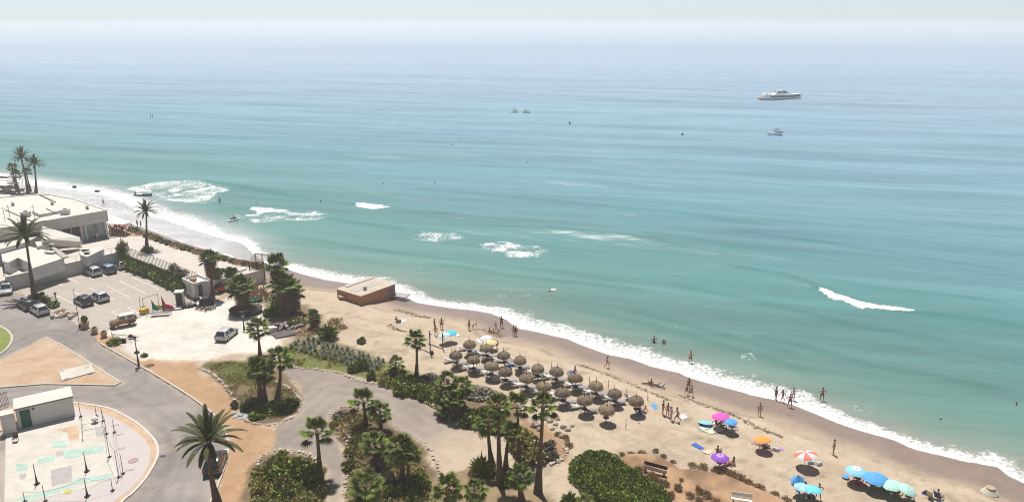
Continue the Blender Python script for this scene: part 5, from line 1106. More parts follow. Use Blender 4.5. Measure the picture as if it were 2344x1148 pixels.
# ------------------------------------------------------------------ vehicles
def car_paint(nm, c): return mat(nm, c, .25, .02, 1, spec=.5, coat=.6)
CP = {'white': car_paint('white_car_paint', (.46,.46,.455)), 'navy': car_paint('navy_car_paint', (.012,.014,.03)), 'blue': car_paint('blue_car_paint', (.035,.085,.16)), 'silver': car_paint('silver_car_paint', (.34,.36,.38)), 'black': car_paint('black_car_paint', (.012,.013,.015)), 'ltblue': car_paint('pale_blue_roof', (.20,.30,.42))}
def wheel(par, x, y, r=.32, w=.22):
    t = MB(); t.m = 0; n_ = 18; s_ = 1 if y > 0 else -1
    t.tube([(x, y-s_*w, r), (x, y, r)], r, n_); ty = t.build('wheel', M_tyre, par)
    q = MB(); q.tube([(x, y-.01*s_, r), (x, y+.012*s_, r)], r*.62, 12); q.build('rim', M_rim, ty)
def make_car(label, loc, rz, paint, roof=None, L=4.2, W=1.76, H=1.44, van=0.0, group='parked cars', seed=0):
    t = thing('car', label, 'car', loc, rz, group)
    # lengthwise profile: x, half width at belt, z bottom, z belt
    xs = [(-L/2, .80, .42, .74), (-L/2+.08, .92, .30, .86), (-L/2+.5, 1.0, .22, .90+.04*van), (-L*.28, 1.0, .20, .90+.02*van), (0, 1.0, .20, .88), (L*.17, 1.0, .20, .86), (L*.28, .99, .22, .83), (L/2-.35, .94, .25, .74), (L/2-.06, .82, .33, .62), (L/2, .70, .42, .52)]
    mb = MB(); V = []; 
    for x, wf, zb, zt in xs:
        hw = W/2*wf; V += [(x,-hw*.9,zb),(x,-hw,zb+.15),(x,-hw,lerp(zb,zt,.62)),(x,-hw*.95,zt-.03),(x,-hw*.80,zt),(x,hw*.80,zt),(x,hw*.95,zt-.03),(x,hw,lerp(zb,zt,.62)),(x,hw,zb+.15),(x,hw*.9,zb)]
    F = [tuple(range(9,-1,-1)), tuple(range(len(V)-10, len(V)))]
    for i in range(len(xs)-1):
        for j in range(10): F.append((i*10+j, i*10+(j+1) % 10, i*10+10+(j+1) % 10, i*10+10+j))
    mb._add(V, F); body = mb.build('body', paint, t, smooth=True)
    # greenhouse
    rx0, rx1 = -L/2+.58-.15*van, L*.03+.1; bx0, bx1 = -L/2+.08, L*.24; zb = .86; bw, rw = W/2*.93, W/2*.70
    rf = [(rx0,-rw,H-.03),(rx1,-rw,H-.02),(rx1,rw,H-.02),(rx0,rw,H-.03)]; bs = [(bx0,-bw,zb),(bx1,-bw,zb-.03),(bx1,bw,zb-.03),(bx0,bw,zb)]
    cab = MB(); cab._add(bs+rf, [(3,2,1,0),(0,1,5,4),(1,2,6,5),(2,3,7,6),(3,0,4,7),(4,5,6,7)]); cab.build('cabin', M_glass if False else paint, t)
    def pane(nm, a, b, c, d, k_=.07, off=.012):
        q = [Vector(v) for v in (a,b,c,d)]; ce = sum(q, Vector())/4; n_ = (q[1]-q[0]).cross(q[2]-q[0]).normalized()
        if n_.dot(ce-Vector((ce.x*.3,0,.9))) < 0: n_ = -n_
        q = [v.lerp(ce, k_)+n_*off for v in q]; m2 = MB(); m2._add(q+[v-n_*.03 for v in q], [(0,1,2,3),(7,6,5,4),(0,4,5,1),(1,5,6,2),(2,6,7,3),(3,7,4,0)]); m2.build(nm, M_glass, t)
    pane('windscreen', bs[1], bs[2], rf[2], rf[1]); pane('rear_window', bs[0], bs[3], rf[3], rf[0], .12)
    for s_, (i, j) in ((-1,(0,1)), (1,(3,2))):
        A, B, Cq, D = [Vector(v) for v in (bs[i], bs[j], rf[j], rf[i])]
        m1 = A.lerp(B, .5); m2_ = D.lerp(Cq, .48)
        pane('side_window', A.lerp(B,.06), A.lerp(B,.46), D.lerp(Cq,.44), D.lerp(Cq,.06), .06); pane('side_window', A.lerp(B,.50), A.lerp(B,.93), D.lerp(Cq,.96), D.lerp(Cq,.48), .06)
    r_ = MB(); r_.box((lerp(rx0,rx1,.5), 0, H), (rx1-rx0+.06, rw*2+.02, .05), bev=.02); r_.build('roof', roof or paint, t, smooth=True)
    for sx in (-L*.30, L*.31):
        for sy in (-1, 1): wheel(t, sx, sy*(W/2+.01))
    for sy in (-1, 1):
        MB().box((L/2-.14, sy*W*.34, .62), (.22,.32,.13), rz=-sy*.35, bev=.02).build('headlight', mat('lamp_glass', (.55,.57,.58), .15), t)
        MB().box((-L/2+.05, sy*W*.385, .80), (.12,.22,.16), bev=.02).build('tail_light', mat('tail_red', (.25,.012,.012), .25), t)
        MB().box((L*.19, sy*(W/2+.06), .93), (.14,.16,.11), bev=.02).build('wing_mirror', paint if paint is not CP['white'] else M_black, t)
    MB().box((-L/2-.01, 0, .52), (.04,.52,.12)).build('licence_plate', M_white, t); MB().box((L/2-.0, 0, .42), (.06,.52,.11)).build('licence_plate', M_white, t)
    MB().box((-L/2+.05, 0, .34), (.14,W*.84,.16), bev=.03).build('bumper', M_black, t); MB().box((L/2-.06, 0, .32), (.14,W*.72,.12), bev=.03).build('bumper', M_black, t)
    return t
def hd(p0, p1):
    a_, b_ = P(*p0, ZL), P(*p1, ZL); return math.atan2(b_.y-a_.y, b_.x-a_.x)
stall = hd((195,711),(129,675)); zl_ = ZL+.07
make_car('white hatchback with pale roof parked tail-out against the long wall, left of the blue car', P(214,628,zl_), stall, CP['white'], H=1.50, van=.3)
make_car('blue car with pale roof parked between two white cars at the wall', P(247,622.5,zl_), stall, CP['blue'], CP['ltblue'], H=1.46)
make_car('white car with black roof parked nearest the hedge', P(275,612,zl_), stall, CP['white'], CP['black'], L=4.1)
make_car('dark navy car parked in the middle of the lot beside a white one', P(191.5,695,zl_), stall, CP['navy'], L=4.2)
make_car('white hatchback in the middle of the lot, right of the navy car', P(228.5,686,zl_), stall, CP['white'], L=4.2)
make_car('dark car parked on the road beside the palm bushes', P(62,704,zl_), stall, CP['navy'], L=4.2)
make_car('white car parked on the road edge in front of the lamp bush', P(91,716,zl_), stall, CP['white'], L=4.1)
make_car('silver car cut by the left frame edge, facing the lot', P(16,668,zl_), stall+R(160), CP['silver'], L=4.5)
make_car('lone white hatchback on the pale dirt ground', P(520,771,ZL+.01), R(82), CP['white'], L=4.1)
make_car('dark car parked on the curved road under the large feather palm', P(494,1066,zl_), hd((488,1080),(503,1040)), CP['black'], L=4.2)
make_car('red car hidden behind the palm beside the boundary wall', P(508,664,ZL+.01), hd((500,664),(540,655)), car_paint('red_car_paint', (.35,.02,.03)), L=4.0)
# old off-roader
jl = P(283,745,ZL+.03); ja = hd((305,743),(262,752)); jt = thing('offroad_car', 'old orange off-road car with white hardtop parked by the trailer', 'off-road car', jl, ja, None, .9)
M_jo = mat('faded_orange_paint', (.26,.125,.05), .5, .1, 2); M_jw = mat('hardtop_white', (.55,.52,.47), .6)
MB().box((.0,0,.78), (3.6,1.5,.55), bev=.06).box((-.45,0,1.12), (2.7,1.5,.2), bev=.04).build('body', M_jo, jt); MB().box((1.22,0,1.12), (1.25,1.15,.14), bev=.05).build('bonnet', mat('brown_bonnet', (.16,.09,.05), .5), jt)
MB().box((-.55,0,1.55), (2.3,1.42,.66), taper=.9).build('hardtop', M_jw, jt); MB().box((-.6,0,1.92), (2.35,1.4,.1), bev=.03).build('roof', M_jw, jt)
for sy in (-1, 1):
    MB().box((.1, sy*.70, 1.55), (.75,.04,.46), rx=sy*.11).build('side_window', M_glass, jt); MB().box((-1.05, sy*.70, 1.55), (.85,.04,.42), rx=sy*.11).build('side_window', M_glass, jt)
    MB().tube([(1.84, sy*.5, .86), (1.90, sy*.5, .86)], .11, 10).build('headlight', mat('lamp_glass', (.55,.57,.58), .15), jt)
    for sx in (-1.15, 1.2): wheel(jt, sx, sy*.82, .38, .24); MB().box((sx, sy*.78, .86), (.95,.22,.1), bev=.03).build('mudguard', mat('brown_bonnet', (.16,.09,.05), .5), jt)
MB().box((.60,0,1.52), (.04,1.2,.5), ry=-.12).build('windscreen', M_glass, jt); MB().box((1.9,0,.55), (.16,1.5,.16), bev=.03).build('bumper', M_dark, jt); MB().box((-1.74,0,1.5), (.05,.9,.45)).build('rear_window', M_glass, jt)
MB().tube([(-1.85,0,1.05), (-2.05,0,1.05)], .36, 16).build('spare_wheel', M_tyre, jt)
# boat trailer
bt = P(285,775,ZL); tr = thing('boat_trailer', 'empty two-wheeled boat trailer lying behind the off-road car', 'trailer', bt, 0)
mb = MB(bt); a_, b_, c_, d_ = P(256,764,ZL+.45), P(299,768,ZL+.45), P(283,777,ZL+.45), P(318,770,ZL+.5)
mb.tube([a_, c_], .05, 5); mb.tube([a_, b_], .05, 5); mb.tube([c_, b_], .05, 5); mb.tube([b_, d_], .05, 5); mb.tube([c_, d_], .05, 5); mb.build('frame', M_metal, tr)
for q_ in (b_, c_): mb = MB(bt); dd = (c_-b_).normalized(); v = Vector((q_.x, q_.y, ZL+.32)); mb.tube([v-dd*.1, v+dd*.12], .34, 14); mb.build('wheel', M_tyre, tr)
mb = MB(bt); mb.tube([Vector((a_.x,a_.y,ZL)), Vector((a_.x,a_.y,ZL+.7))], .06, 6); mb.build('jockey_wheel', M_dark, tr)

# ------------------------------------------------------------------ street furniture
def lamp(label, px, py, tpx, tpy, z=ZL, branch=False):
    b_ = P(px, py, z); top = PY(tpx, tpy, b_.y); h = top.z-b_.z; t = thing('street_lamp', label, 'street lamp', b_, 0, 'street lamps')
    mb = MB(); mb.tube([(0,0,0),(0,0,.3),(0,0,h*.4),(0,0,h-.4)], [.17,.14,.09,.045], 8); mb.build('pole', M_dark, t)
    mb = MB(); mb.lathe([(.08,h-.45),(.22,h-.05),(.24,h),(.06,h+.2)], 6); mb.build('lantern', M_dark, t); mb = MB(); mb.lathe([(.09,h-.43),(.235,h-.06)], 6); mb.build('lamp_glass', mat('pale_lamp', (.35,.34,.31), .3), t)
    if branch: mb = MB(); mb.lathe([(.38,h*.47),(.30,h*.51),(.05,h*.56)], 8); mb.build('collar', M_dark, t)
lamp('tall black street lamp with a mid-height collar at the road kerb', 318, 838, 306, 772, branch=True)
lamp('short black street lamp rising from the bush by the lot entrance', 131, 700, 126, 671)
lamp('slim street lamp between the white car and the planter palm', 559, 754, 553, 720)
fb = P(183,750,ZL); tp = PY(165,660,fb.y); t = thing('flagpole', 'thin bare white pole at the parking lot entrance', 'pole', fb); MB().tube([(0,0,0),(0,0,tp.z-fb.z)], [.06,.035], 8).build('pole', mat('pole_grey', (.25,.23,.22), .6), t); MB().lathe([(.16,0),(.16,.5),(.08,.55)], 8).build('foot', M_dark, t)
for i, (x, y, s_, lb) in enumerate([(195,751,1.15,'largest terracotta planter with a dark conical shrub, by the bare pole'),(217,763,.85,'middle terracotta planter of the three along the verge'),(238.5,771,.8,'terracotta planter nearest the trailer')]):
    t = thing('terracotta_planter', lb, 'planter', P(x, y, ZL), 0, 'planters along the verge', scale=s_)
    MB().lathe([(.38,0),(.5,.5),(.56,.78),(.62,.8),(.62,.9),(.5,.9),(.48,.8)], 14, jit=.03, seed=i).build('pot', M_terr, t)
    o = bpy.data.objects.new('plant', SHR['dark' if i == 0 else 'dry'][0]); C.objects.link(o); o.parent = t; o.location = (0,0,.8); o.scale = (.4,.4,.9 if i == 0 else .45)
w = P(148,724,ZL); mb = MB(w)
for i in range(26): mb.blob((rng.uniform(-1.6,1.6), rng.uniform(-1,1), rng.uniform(.1,.5)), rng.uniform(.22,.42), i*3, 1, .35)
tag(mb.build('stone_heap', M_stone), 'heap of pale stones at the end of the planted verge', 'stone heap')
# beach gear along the lot edge
def ball(label, x, y, r, m_, cat, name): w = P(x, y, ZL); t = thing(name, label, cat, w, 0); MB().lathe([(r*.3,0),(r*.85,r*.3),(r,r*.9),(r*.85,r*1.5),(r*.3,r*1.8)], 14).build('float', m_, t, smooth=True); MB().tube([(0,0,r*1.75),(0,0,r*2.3)], .07, 6).build('ring', M_dark, t); return t
M_yel = mat('yellow_plastic', (.55,.33,.02), .5); ball('yellow buoy on the ground left of the flag rack', 328, 718, .55, M_yel, 'buoy', 'marker_buoy'); ball('second yellow buoy just behind the first one on the dirt', 334, 715, .5, M_yel, 'buoy', 'marker_buoy')
gp = P(345,712,ZL); t = thing('goal_frame', 'thin metal goal frame at the lower edge of the parking lot', 'frame', gp); 
for a_ in [(322,706),(330,710),(364,698)]: mb = MB(gp); q_ = P(*a_, ZL); mb.tube([q_, q_+Vector((0,0,1.9))], .04, 5); mb.build('post', M_metal, t); mb = MB(gp); mb.tube([P(328,710,ZL)+Vector((0,0,1.9)), P(364,698,ZL)+Vector((0,0,1.9))], .035, 5); mb.build('crossbar', M_metal, t)
rk = P(364,722,ZL); t = thing('kayak_rack', 'low metal rack with a folded grey cover below the coloured flags', 'rack', rk, R(12)); 
for sx in (-1.7, 1.7):
    for sy in (-.5, .5): MB().tube([(sx,sy,0),(sx,sy,.75)], .035, 5).build('leg', M_metal, t)
MB().box((0,-.5,.72), (3.5,.06,.06)).box((0,.5,.72), (3.5,.06,.06)).box((0,0,.35), (3.5,.05,.05)).build('frame', M_metal, t); MB().box((.2,0,.45), (2.6,.7,.16), bev=.06).build('cover', M_grey, t)
def flag(label, x, y, col, h=1.7, w_=1.0, up=.8):
    b_ = P(x, y, ZL); t = thing('sail_flag', label, 'flag', (b_.x, b_.y, ZL), R(rng.uniform(-30,30)), 'coloured flags on the rack'); MB().tube([(0,0,0),(0,0,h+.2)], .03, 5).build('pole', M_metal, t)
    mb = MB(); mb._add([(0,.02,h),(0,.02,.3),(w_,.25,.25),(w_*.7,.1,.8),(0,-.02,h),(0,-.02,.3),(w_,.2,.25),(w_*.7,.05,.8)], [(0,1,2,3),(7,6,5,4),(0,4,5,1),(1,5,6,2),(2,6,7,3),(3,7,4,0)]); mb.build('cloth', col, t)
flag('green folded sail standing at the left of the rack', 350, 713, mat('green_cloth', (.015,.19,.12), .8), 1.9, 1.0); flag('yellow cloth bundle in the middle of the rack', 360, 712, M_yel, 1.0, .9); flag('dark green low bundle right of the yellow cloth', 367, 711, mat('dkgreen_cloth', (.015,.09,.06), .8), .9, .9)
flag('red square flag raised above the rack', 373, 708, mat('red_cloth', (.42,.02,.035), .8), 2.2, .9); flag('red drooping sail at the right of the rack', 378, 711, mat('red_cloth', (.42,.02,.035), .8), 1.2, 1.5)
def board(label, x, y, rz, m_=None, L_=3.0): b_ = P(x, y, ZL+.05); t = thing('paddle_board', label, 'board', b_, rz, 'boards on the dirt'); mb = MB(); mb.blob((0,0,.14), (L_/2,.42,.12), 0, 2, 0); mb.build('deck', m_ or M_white, t, smooth=True); MB().box((-L_*.42,0,.06), (.2,.03,.14)).build('fin', M_dark, t)
board('white paddle board lying right of the red sail', 394, 708, R(15)); board('second white board close to the dark booth', 403, 703, R(30)); board('white board in front of the hut doorway', 452, 697, R(8)); board('pale board leaning near the palm by the hut', 470, 693, R(20))
bb = P(414,700,ZL); t = thing('booth', 'narrow white booth with a dark open front beside the hedge end', 'booth', bb, R(10)); MB().box((0,.1,1.2), (1.15,1.0,2.4)).build('cabin', M_white, t); MB().box((0,-.42,1.15), (.95,.06,2.1)).build('door_opening', mat('dark_opening', (.045,.038,.035), .8), t); MB().box((0,.1,2.45), (1.35,1.25,.1)).build('roof', M_white, t)
for i, (x, y) in enumerate([(425,703),(433,702),(441,700),(430,697)]):
    t = thing('launch_dolly', 'grey wheeled dolly on the dirt below the hut, %s from the booth' % ['first','second','third','rear one'][i], 'dolly', P(x, y, ZL), R(20), 'dollies below the hut')
    MB().box((0,0,.4), (1.2,.5,.1)).build('frame', M_metal, t)
    for sx in (-.45, .45):
        for sy in (-.3, .3): MB().tube([(sx,sy-.06,.18),(sx,sy+.06,.18)], .18, 10).build('wheel', M_tyre, t)
for i, (x, y) in enumerate([(481,708),(487,706.5),(493,705)]):
    t = thing('loose_wheel', 'small grey wheel in the row on the dirt below the palm, %s one' % ['left','middle','right'][i], 'wheel', P(x, y, ZL), 0, 'loose wheels'); MB().tube([(-.1,0,.25),(.1,0,.25)], .25, 12).build('tyre', M_grey, t); MB().tube([(-.11,0,.25),(.11,0,.25)], .1, 8).build('hub', M_rim, t)
w = P(474,695,ZL); t = thing('beach_buggy', 'dark covered beach buggy beside the palm trunk at the hut', 'buggy', w, R(15)); MB().box((0,0,.6), (2.2,1.2,.5), bev=.1).box((.1,0,.95), (1.2,1.0,.35), bev=.08).build('body', M_dark, t); MB().box((-.3,0,1.15), (1.3,1.05,.08), rz=.2).build('cover', M_white, t)
for sx in (-.8, .8):
    for sy in (-.6, .6): MB().tube([(sx,sy-.1,.28),(sx,sy+.1,.28)], .28, 12).build('wheel', M_tyre, t)
w = P(453,690,ZL); t = thing('scooter', 'dark scooter parked before the hut doorway', 'scooter', w, R(160)); MB().box((0,0,.55), (1.1,.3,.3), bev=.08).box((-.4,0,.8), (.7,.32,.12), bev=.04).build('body', M_dark, t); MB().tube([(.55,0,.3),(.4,0,1.05)], .04, 6).box((.4,0,1.05), (.06,.6,.05)).build('handlebar', M_metal, t)
for sx in (-.55, .6): MB().tube([(sx,-.06,.26),(sx,.06,.26)], .26, 12).build('wheel', M_tyre, t)
w = P(465,708,ZL); t = thing('wooden_frame', 'orange timber frame lying on the dirt below the hut', 'frame', w, R(-25)); MB().box((0,.5,.12), (2.6,.08,.1)).box((0,-.5,.12), (2.6,.08,.1)).build('beam', mat('fresh_wood', (.38,.22,.13), .8), t)
for sx in (-.9, 0, .9): MB().box((sx,0,.22), (.09,1.0,.3)).build('crossbeam', M_dwood, t)
for i, (x, y, c_) in enumerate([(578,688,mat('green_cloth', (.015,.19,.12), .8)),(588,685,mat('green_cloth', (.015,.19,.12), .8))]): board('green canoe under the dry brush, %s one' % ['left','right'][i], x, y, R(10), c_, 2.4)
mb = MB(P(652,748,ZL))
for i in range(26): mb.box((rng.uniform(-2.6,2.6), rng.uniform(-1.2,1.2), rng.uniform(.1,.5)), (rng.uniform(.3,1.6), rng.uniform(.15,.5), rng.uniform(.06,.3)), rz=rng.random()*3, rx=rng.uniform(-.3,.3))
tag(mb.build('scrap_pile', mat('scrap', (.16,.14,.13), .8, .4, 2, island=.6)), 'pile of grey scrap boards and stones above the dark mat', 'scrap pile')
t = thing('crate', 'white crate at the left end of the scrap pile', 'crate', P(625,757,ZL), .3); MB().box((0,0,.3), (1.2,.8,.6), bev=.04).build('box', M_white, t); MB().box((0,0,.62), (1.25,.85,.06)).build('lid', M_white, t)
t = thing('barrel', 'dark barrel beside the white crate', 'barrel', P(634,754,ZL)); MB().lathe([(.28,0),(.33,.4),(.28,.85)], 12).build('drum', M_dark, t); MB().lathe([(.29,.2),(.34,.21),(.34,.24),(.29,.25)], 12).build('hoop', M_metal, t)
mb = MB(PG(806,775))
for i in range(22): a_ = rng.uniform(0,3.14); q_ = Vector((rng.uniform(-1.3,1.3), rng.uniform(-.8,.8), .12)); d = Vector((math.cos(a_), math.sin(a_), rng.uniform(-.05,.35)))*rng.uniform(.4,1.3); mb.tube([q_-d*.5, q_+d*.5+Vector((0,0,.1))], [.07,.03], 5)
tag(mb.build('driftwood_heap', mat('driftwood', (.36,.28,.21), .9, .3, 3, island=.4)), 'bleached driftwood heap on the sand beside the small green bush', 'driftwood')
for i, (x, y) in enumerate([(545,949),(556,953)]): t = struct(MB(P(x, y, ZL+.03)).box((0,0,0), (1.0,1.1,.06), rz=.3).build('utility_cover', mat('blue_grey_cover', (.26,.28,.30), .8)))

# ------------------------------------------------------------------ beach: thatched parasols and loungers
ORD = ['first','second','third','fourth','fifth','sixth','seventh','eighth','ninth','tenth','eleventh','twelfth']
row1 = [(1076,784),(1114,794),(1154,810),(1191,821),(1230,838),(1272,848),(1318,863),(1365,880),(1409,896),(1458,913)]
row2 = [(1045,811),(1084,823),(1124,836),(1158,848),(1204,865),(1243,878),(1289,895),(1339,914),(1388,932)]
M_th = [M_thatch, mat('thatch_grey', (.15,.112,.082), .95, .3, 7, island=.6, bump=.03, bscale=22), mat('thatch_straw', (.21,.155,.10), .95, .3, 7, island=.6, bump=.03, bscale=22)]
def make_parasol(sd):
    tp_ = thing('thatched_parasol', 'x', 'parasol'); r_ = random.Random(sd)
    jz = lambda: r_.uniform(-.03,.03)
    mb = MB(); mb.lathe([(.84,1.42),(.89,1.55),(.83,1.76),(.69,1.96),(.47,2.10),(.24,2.18),(.10,2.22),(.06,2.22)], 22, jit=.09, seed=sd); mb.lathe([(.80,1.44),(.70,1.65),(.4,1.85),(.05,1.9)], 16)
    for k_ in range(100): a_ = k_/100*6.283+jz(); blade(mb, Vector((math.cos(a_)*.87, math.sin(a_)*.87, 1.56)), Vector((.15*math.cos(a_), .15*math.sin(a_), -1)).normalized(), Vector((math.cos(a_), math.sin(a_), 0)), r_.uniform(.10,.48), .11, 0, 1)
    for k_ in range(320):
        a_ = r_.random()*6.283; t_ = r_.random()**.7; rr = lerp(.22, .86, t_); zz = lerp(2.15, 1.68, t_**2)
        blade(mb, Vector((math.cos(a_)*rr, math.sin(a_)*rr, zz+.03)), Vector((math.cos(a_)*.8, math.sin(a_)*.8, -.25-.5*t_+jz()*4)).normalized(), Vector((0,0,1)), r_.uniform(.2,.42), .10, .2, 1)
    mb.build('thatch_canopy', M_th[sd % 3], tp_)
    MB().lathe([(.26,2.06),(.28,2.10),(.22,2.15),(.15,2.2),(.08,2.28)], 12).build('cap', mat('cap_band', (.07,.05,.04), .8), tp_)
    MB().tube([(0,0,-.3),(0,0,2.0),(.03,0,2.62),(.10,0,2.75)], [.055,.05,.035,.03], 7).build('pole', M_wood, tp_)
    MB().lathe([(.30,.62),(.32,.64),(.32,.68),(.30,.70)], 14).build('side_table', M_dwood, tp_)
    return tp_
PAR = [make_parasol(k_) for k_ in (3,4,5)]; used_p = set()
def up_place(x, y, up):
    q_ = PG(x, y, up); return q_
first = True; spots = []
for ri, row in enumerate((row1, row2)):
    for i, (x, y) in enumerate(row):
        q_ = up_place(x, y+1, 1.8); spots.append((ri, i, q_))
        lb = 'brown thatched parasol, %s from the left in the %s row' % (ORD[i], 'seaward' if ri == 0 else 'landward')
        if ri == 1 and i == len(row2)-1: lb = 'brown thatched parasol standing alone at the landward front with no lounger beneath'
        k_ = (i*2+ri) % 3; pr = PAR[k_]; ev = (rng.uniform(-.07,.07), rng.uniform(-.07,.07), rng.random()*6)
        if k_ not in used_p: used_p.add(k_); pr.location = q_; pr['label'] = lb; pr['group'] = 'thatched parasols in two rows'
        else: pr = dup(pr, q_, 0, lb, 'thatched parasols in two rows', scale=(rng.uniform(.90,1.08), rng.uniform(.90,1.08), rng.uniform(.93,1.08)))
        pr.rotation_euler = ev
M_lf = mat('lounger_frame', (.56,.54,.50), .5); M_mt = mat('lounger_mat', (.52,.50,.47), .8); M_mt_shade = mat('shaded_mat', (.24,.235,.24), .8)  # last mat is the same cushion with parasol shade painted into its colour
def lounger(m_):
    t = thing('sun_lounger', 'x', 'sun lounger'); 
    MB().box((.0,-.31,.30), (1.9,.05,.07)).box((0,.31,.30), (1.9,.05,.07)).box((.94,0,.30), (.05,.62,.07)).box((-.94,0,.30), (.05,.62,.07)).build('frame', M_lf, t)
    MB().box((.35,0,.35), (1.22,.56,.08), bev=.02).build('mattress', m_, t)
    MB().box((-.58,0,.52), (.78,.56,.08), ry=R(28), bev=.02).build('backrest', m_, t)
    for sx in (-.7, .7):
        for sy in (-.31, .31): MB().tube([(sx-.12, sy, 0), (sx, sy, .28), (sx+.12, sy, 0)], .022, 4).build('leg', M_lf, t)
    t.scale = (1.08,1.08,1.08); return t
LW_, LG_ = lounger(M_mt), lounger(M_mt_shade); usedl = {0: False, 1: False}
lw = [(1034,828,0,'front of the first landward parasol, left'),(1053,836,1,'right of the first landward parasol'),(1072,844,0,'between the first and second landward parasols'),(1088,849,1,'under the second landward parasol'),(1112,856,0,'left of the third landward parasol'),(1129,863,1,'under the third landward parasol'),
 (1145,871,0,'left of the fourth landward parasol'),(1166,877,1,'right of the fourth landward parasol'),(1189,884,0,'left of the fifth landward parasol'),(1209,892,1,'right of the fifth landward parasol'),(1232,899,0,'below the sixth landward parasol'),(1265,906,0,'left of the seventh landward parasol, upper one'),(1277,914,0,'left of the seventh landward parasol, lower one'),
 (1299,925,1,'under the seventh landward parasol'),(1322,934,0,'left of the eighth landward parasol'),(1347,944,1,'right of the eighth landward parasol'),
 (1067,801,0,'left of the first seaward parasol foot'),(1085,808,1,'under the first seaward parasol'),(1104,813,0,'left of the second seaward parasol foot'),(1119,820,1,'under the second seaward parasol'),(1145,828,0,'left of the third seaward parasol foot'),(1171,836,1,'under the third seaward parasol, with a blue towel near'),(1195,845,1,'under the fourth seaward parasol'),
 (1217,854,0,'left of the fifth seaward parasol foot'),(1234,860,1,'under the fifth seaward parasol'),(1258,866,0,'left of the sixth seaward parasol foot'),(1278,874,1,'under the sixth seaward parasol'),(1306,884,0,'left of the seventh seaward parasol foot'),(1328,892,1,'under the seventh seaward parasol'),
 (1350,900,0,'left of the eighth seaward parasol foot'),(1371,908,1,'under the eighth seaward parasol'),(1396,915,0,'left of the ninth seaward parasol foot'),(1413,925,1,'under the ninth seaward parasol'),(1184,826,0,'behind the third and fourth seaward parasols')]
lh = math.atan2(PG(1090,792).y-PG(1064,806).y, PG(1090,792).x-PG(1064,806).x) if False else R(14)
for x, y, g_, wh in lw:
    q_ = PG(x, y); src = LG_ if g_ else LW_; lb = '%s sun lounger %s' % ('shade-darkened cushioned' if g_ else 'pale cushioned', wh)
    if not usedl[g_]: src.location = q_; src.rotation_euler.z = lh+rng.uniform(-.06,.06); src['label'] = lb; src['group'] = 'sun loungers under the thatched parasols'; usedl[g_] = True
    else: dup(src, q_, lh+rng.uniform(-.08,.08), lb, 'sun loungers under the thatched parasols')
# stakes, net posts
for i, (x, y, h, lb) in enumerate([(1349,876,1.0,'thin stake behind the eighth seaward parasol'),(1392,888,1.1,'thin stake between the eighth and ninth seaward parasols'),(1434,902,1.0,'thin stake left of the last seaward parasol'),(1482,916,1.0,'thin stake right of the last seaward parasol'),(1262,842,.9,'thin stake left of the sixth seaward parasol'),(1461,966,1.3,'thin stake in front of the last seaward parasol'),(1432,980,1.2,'curved stake alone on the sand below the parasols'),(1034,805,1.0,'thin stake left of the first landward parasol')]):
    t = thing('stake', lb, 'stake', PG(x, y), 0, 'stakes around the parasols'); MB().tube([(0,0,-.2),(.02,0,h)], .03, 5).build('pole', M_wood, t); MB().box((.06,0,h*.35), (.18,.05,.06)).build('peg', M_dwood, t)
for i, (x, y, tx, ty, lb) in enumerate([(985,810,985,757,'left dark post of the beach net, with a ball at its foot'),(1014,799,1013,762,'right dark post of the beach net')]):
    b_ = PG(x, y); tp = PY(tx, ty, b_.y); t = thing('net_post', lb, 'post', b_, 0, 'posts of the beach net'); h = tp.z-b_.z; MB().tube([(0,0,-.2),(0,0,h)], .08, 7).build('pole', M_dwood, t); MB().box((.1,0,h-.45), (.3,.08,.08)).build('bracket', M_dwood, t)
def sand_line(a_, b_, label, name='beach_line'): mb = MB(a_); mb.tube([a_+Vector((0,0,.06)), (a_+b_)/2+Vector((0,0,.07)), b_+Vector((0,0,.06))], .05, 5); tag(mb.build(name, M_dwood), label, 'rope')  # thin dark strip laid on the sand between two points
sand_line(PG(957,797), PG(986,808), 'dark line on the sand from the slender palm to the left net post'); sand_line(PG(979,786), PG(1014,799), 'dark line on the sand running to the right net post')
t = thing('beach_ball', 'dark round ball at the foot of the left net post', 'ball', PG(989,810)); mb = MB(); mb.blob((0,0,.26), .26, 0, 2, 0); mb.build('skin', M_dwood, t, smooth=True)
# sand ridges of dry weed near the orange building: part of the beach as a strip of stuff
mb = MB()
for pts, w_ in [([(905,708),(930,714),(960,724),(980,727)],.35),([(893,742),(905,752),(925,758)],.25),([(1100,752),(1130,765),(1150,770)],.4),([(1330,835),(1400,862),(1480,893),(1530,915)],.2),([(1560,905),(1620,930),(1680,950),(1740,980),(1790,1000)],.2)]:
    cc = cr([PG(*q_)[:2] for q_ in pts], 8)
    for a_, b_ in zip(cc[:-1], cc[1:]):
        for _ in range(7):
            u = rng.random(); x = lerp(a_[0], b_[0], u)+rng.gauss(0, w_); y = lerp(a_[1], b_[1], u)+rng.gauss(0, w_); z = G(x, y); an = rng.random()*3; s_ = rng.uniform(.06,.2)
            d = Vector((math.cos(an), math.sin(an), 0))*s_; e = Vector((-math.sin(an), math.cos(an), 0))*s_*.35; c_ = Vector((x, y, z+.03))
            mb._add([c_-d-e, c_+d-e, c_+d+e+Vector((0,0,.03)), c_-d+e], [(0,1,2,3)])
tag(mb.build('beach_weed', mat('dry_weed', (.15,.105,.07), .95, .3, 2, island=.4)), 'dark dry seaweed line scattered along the upper beach', 'seaweed', kind='stuff')
t = thing('driftwood_log', 'tangled dark driftwood and sitters spot on the berm right of the parasols', 'driftwood', PG(1497,884), R(-20)); mb = MB()
t['label'] = 'tangled dark driftwood log lying on the berm right of the parasols'
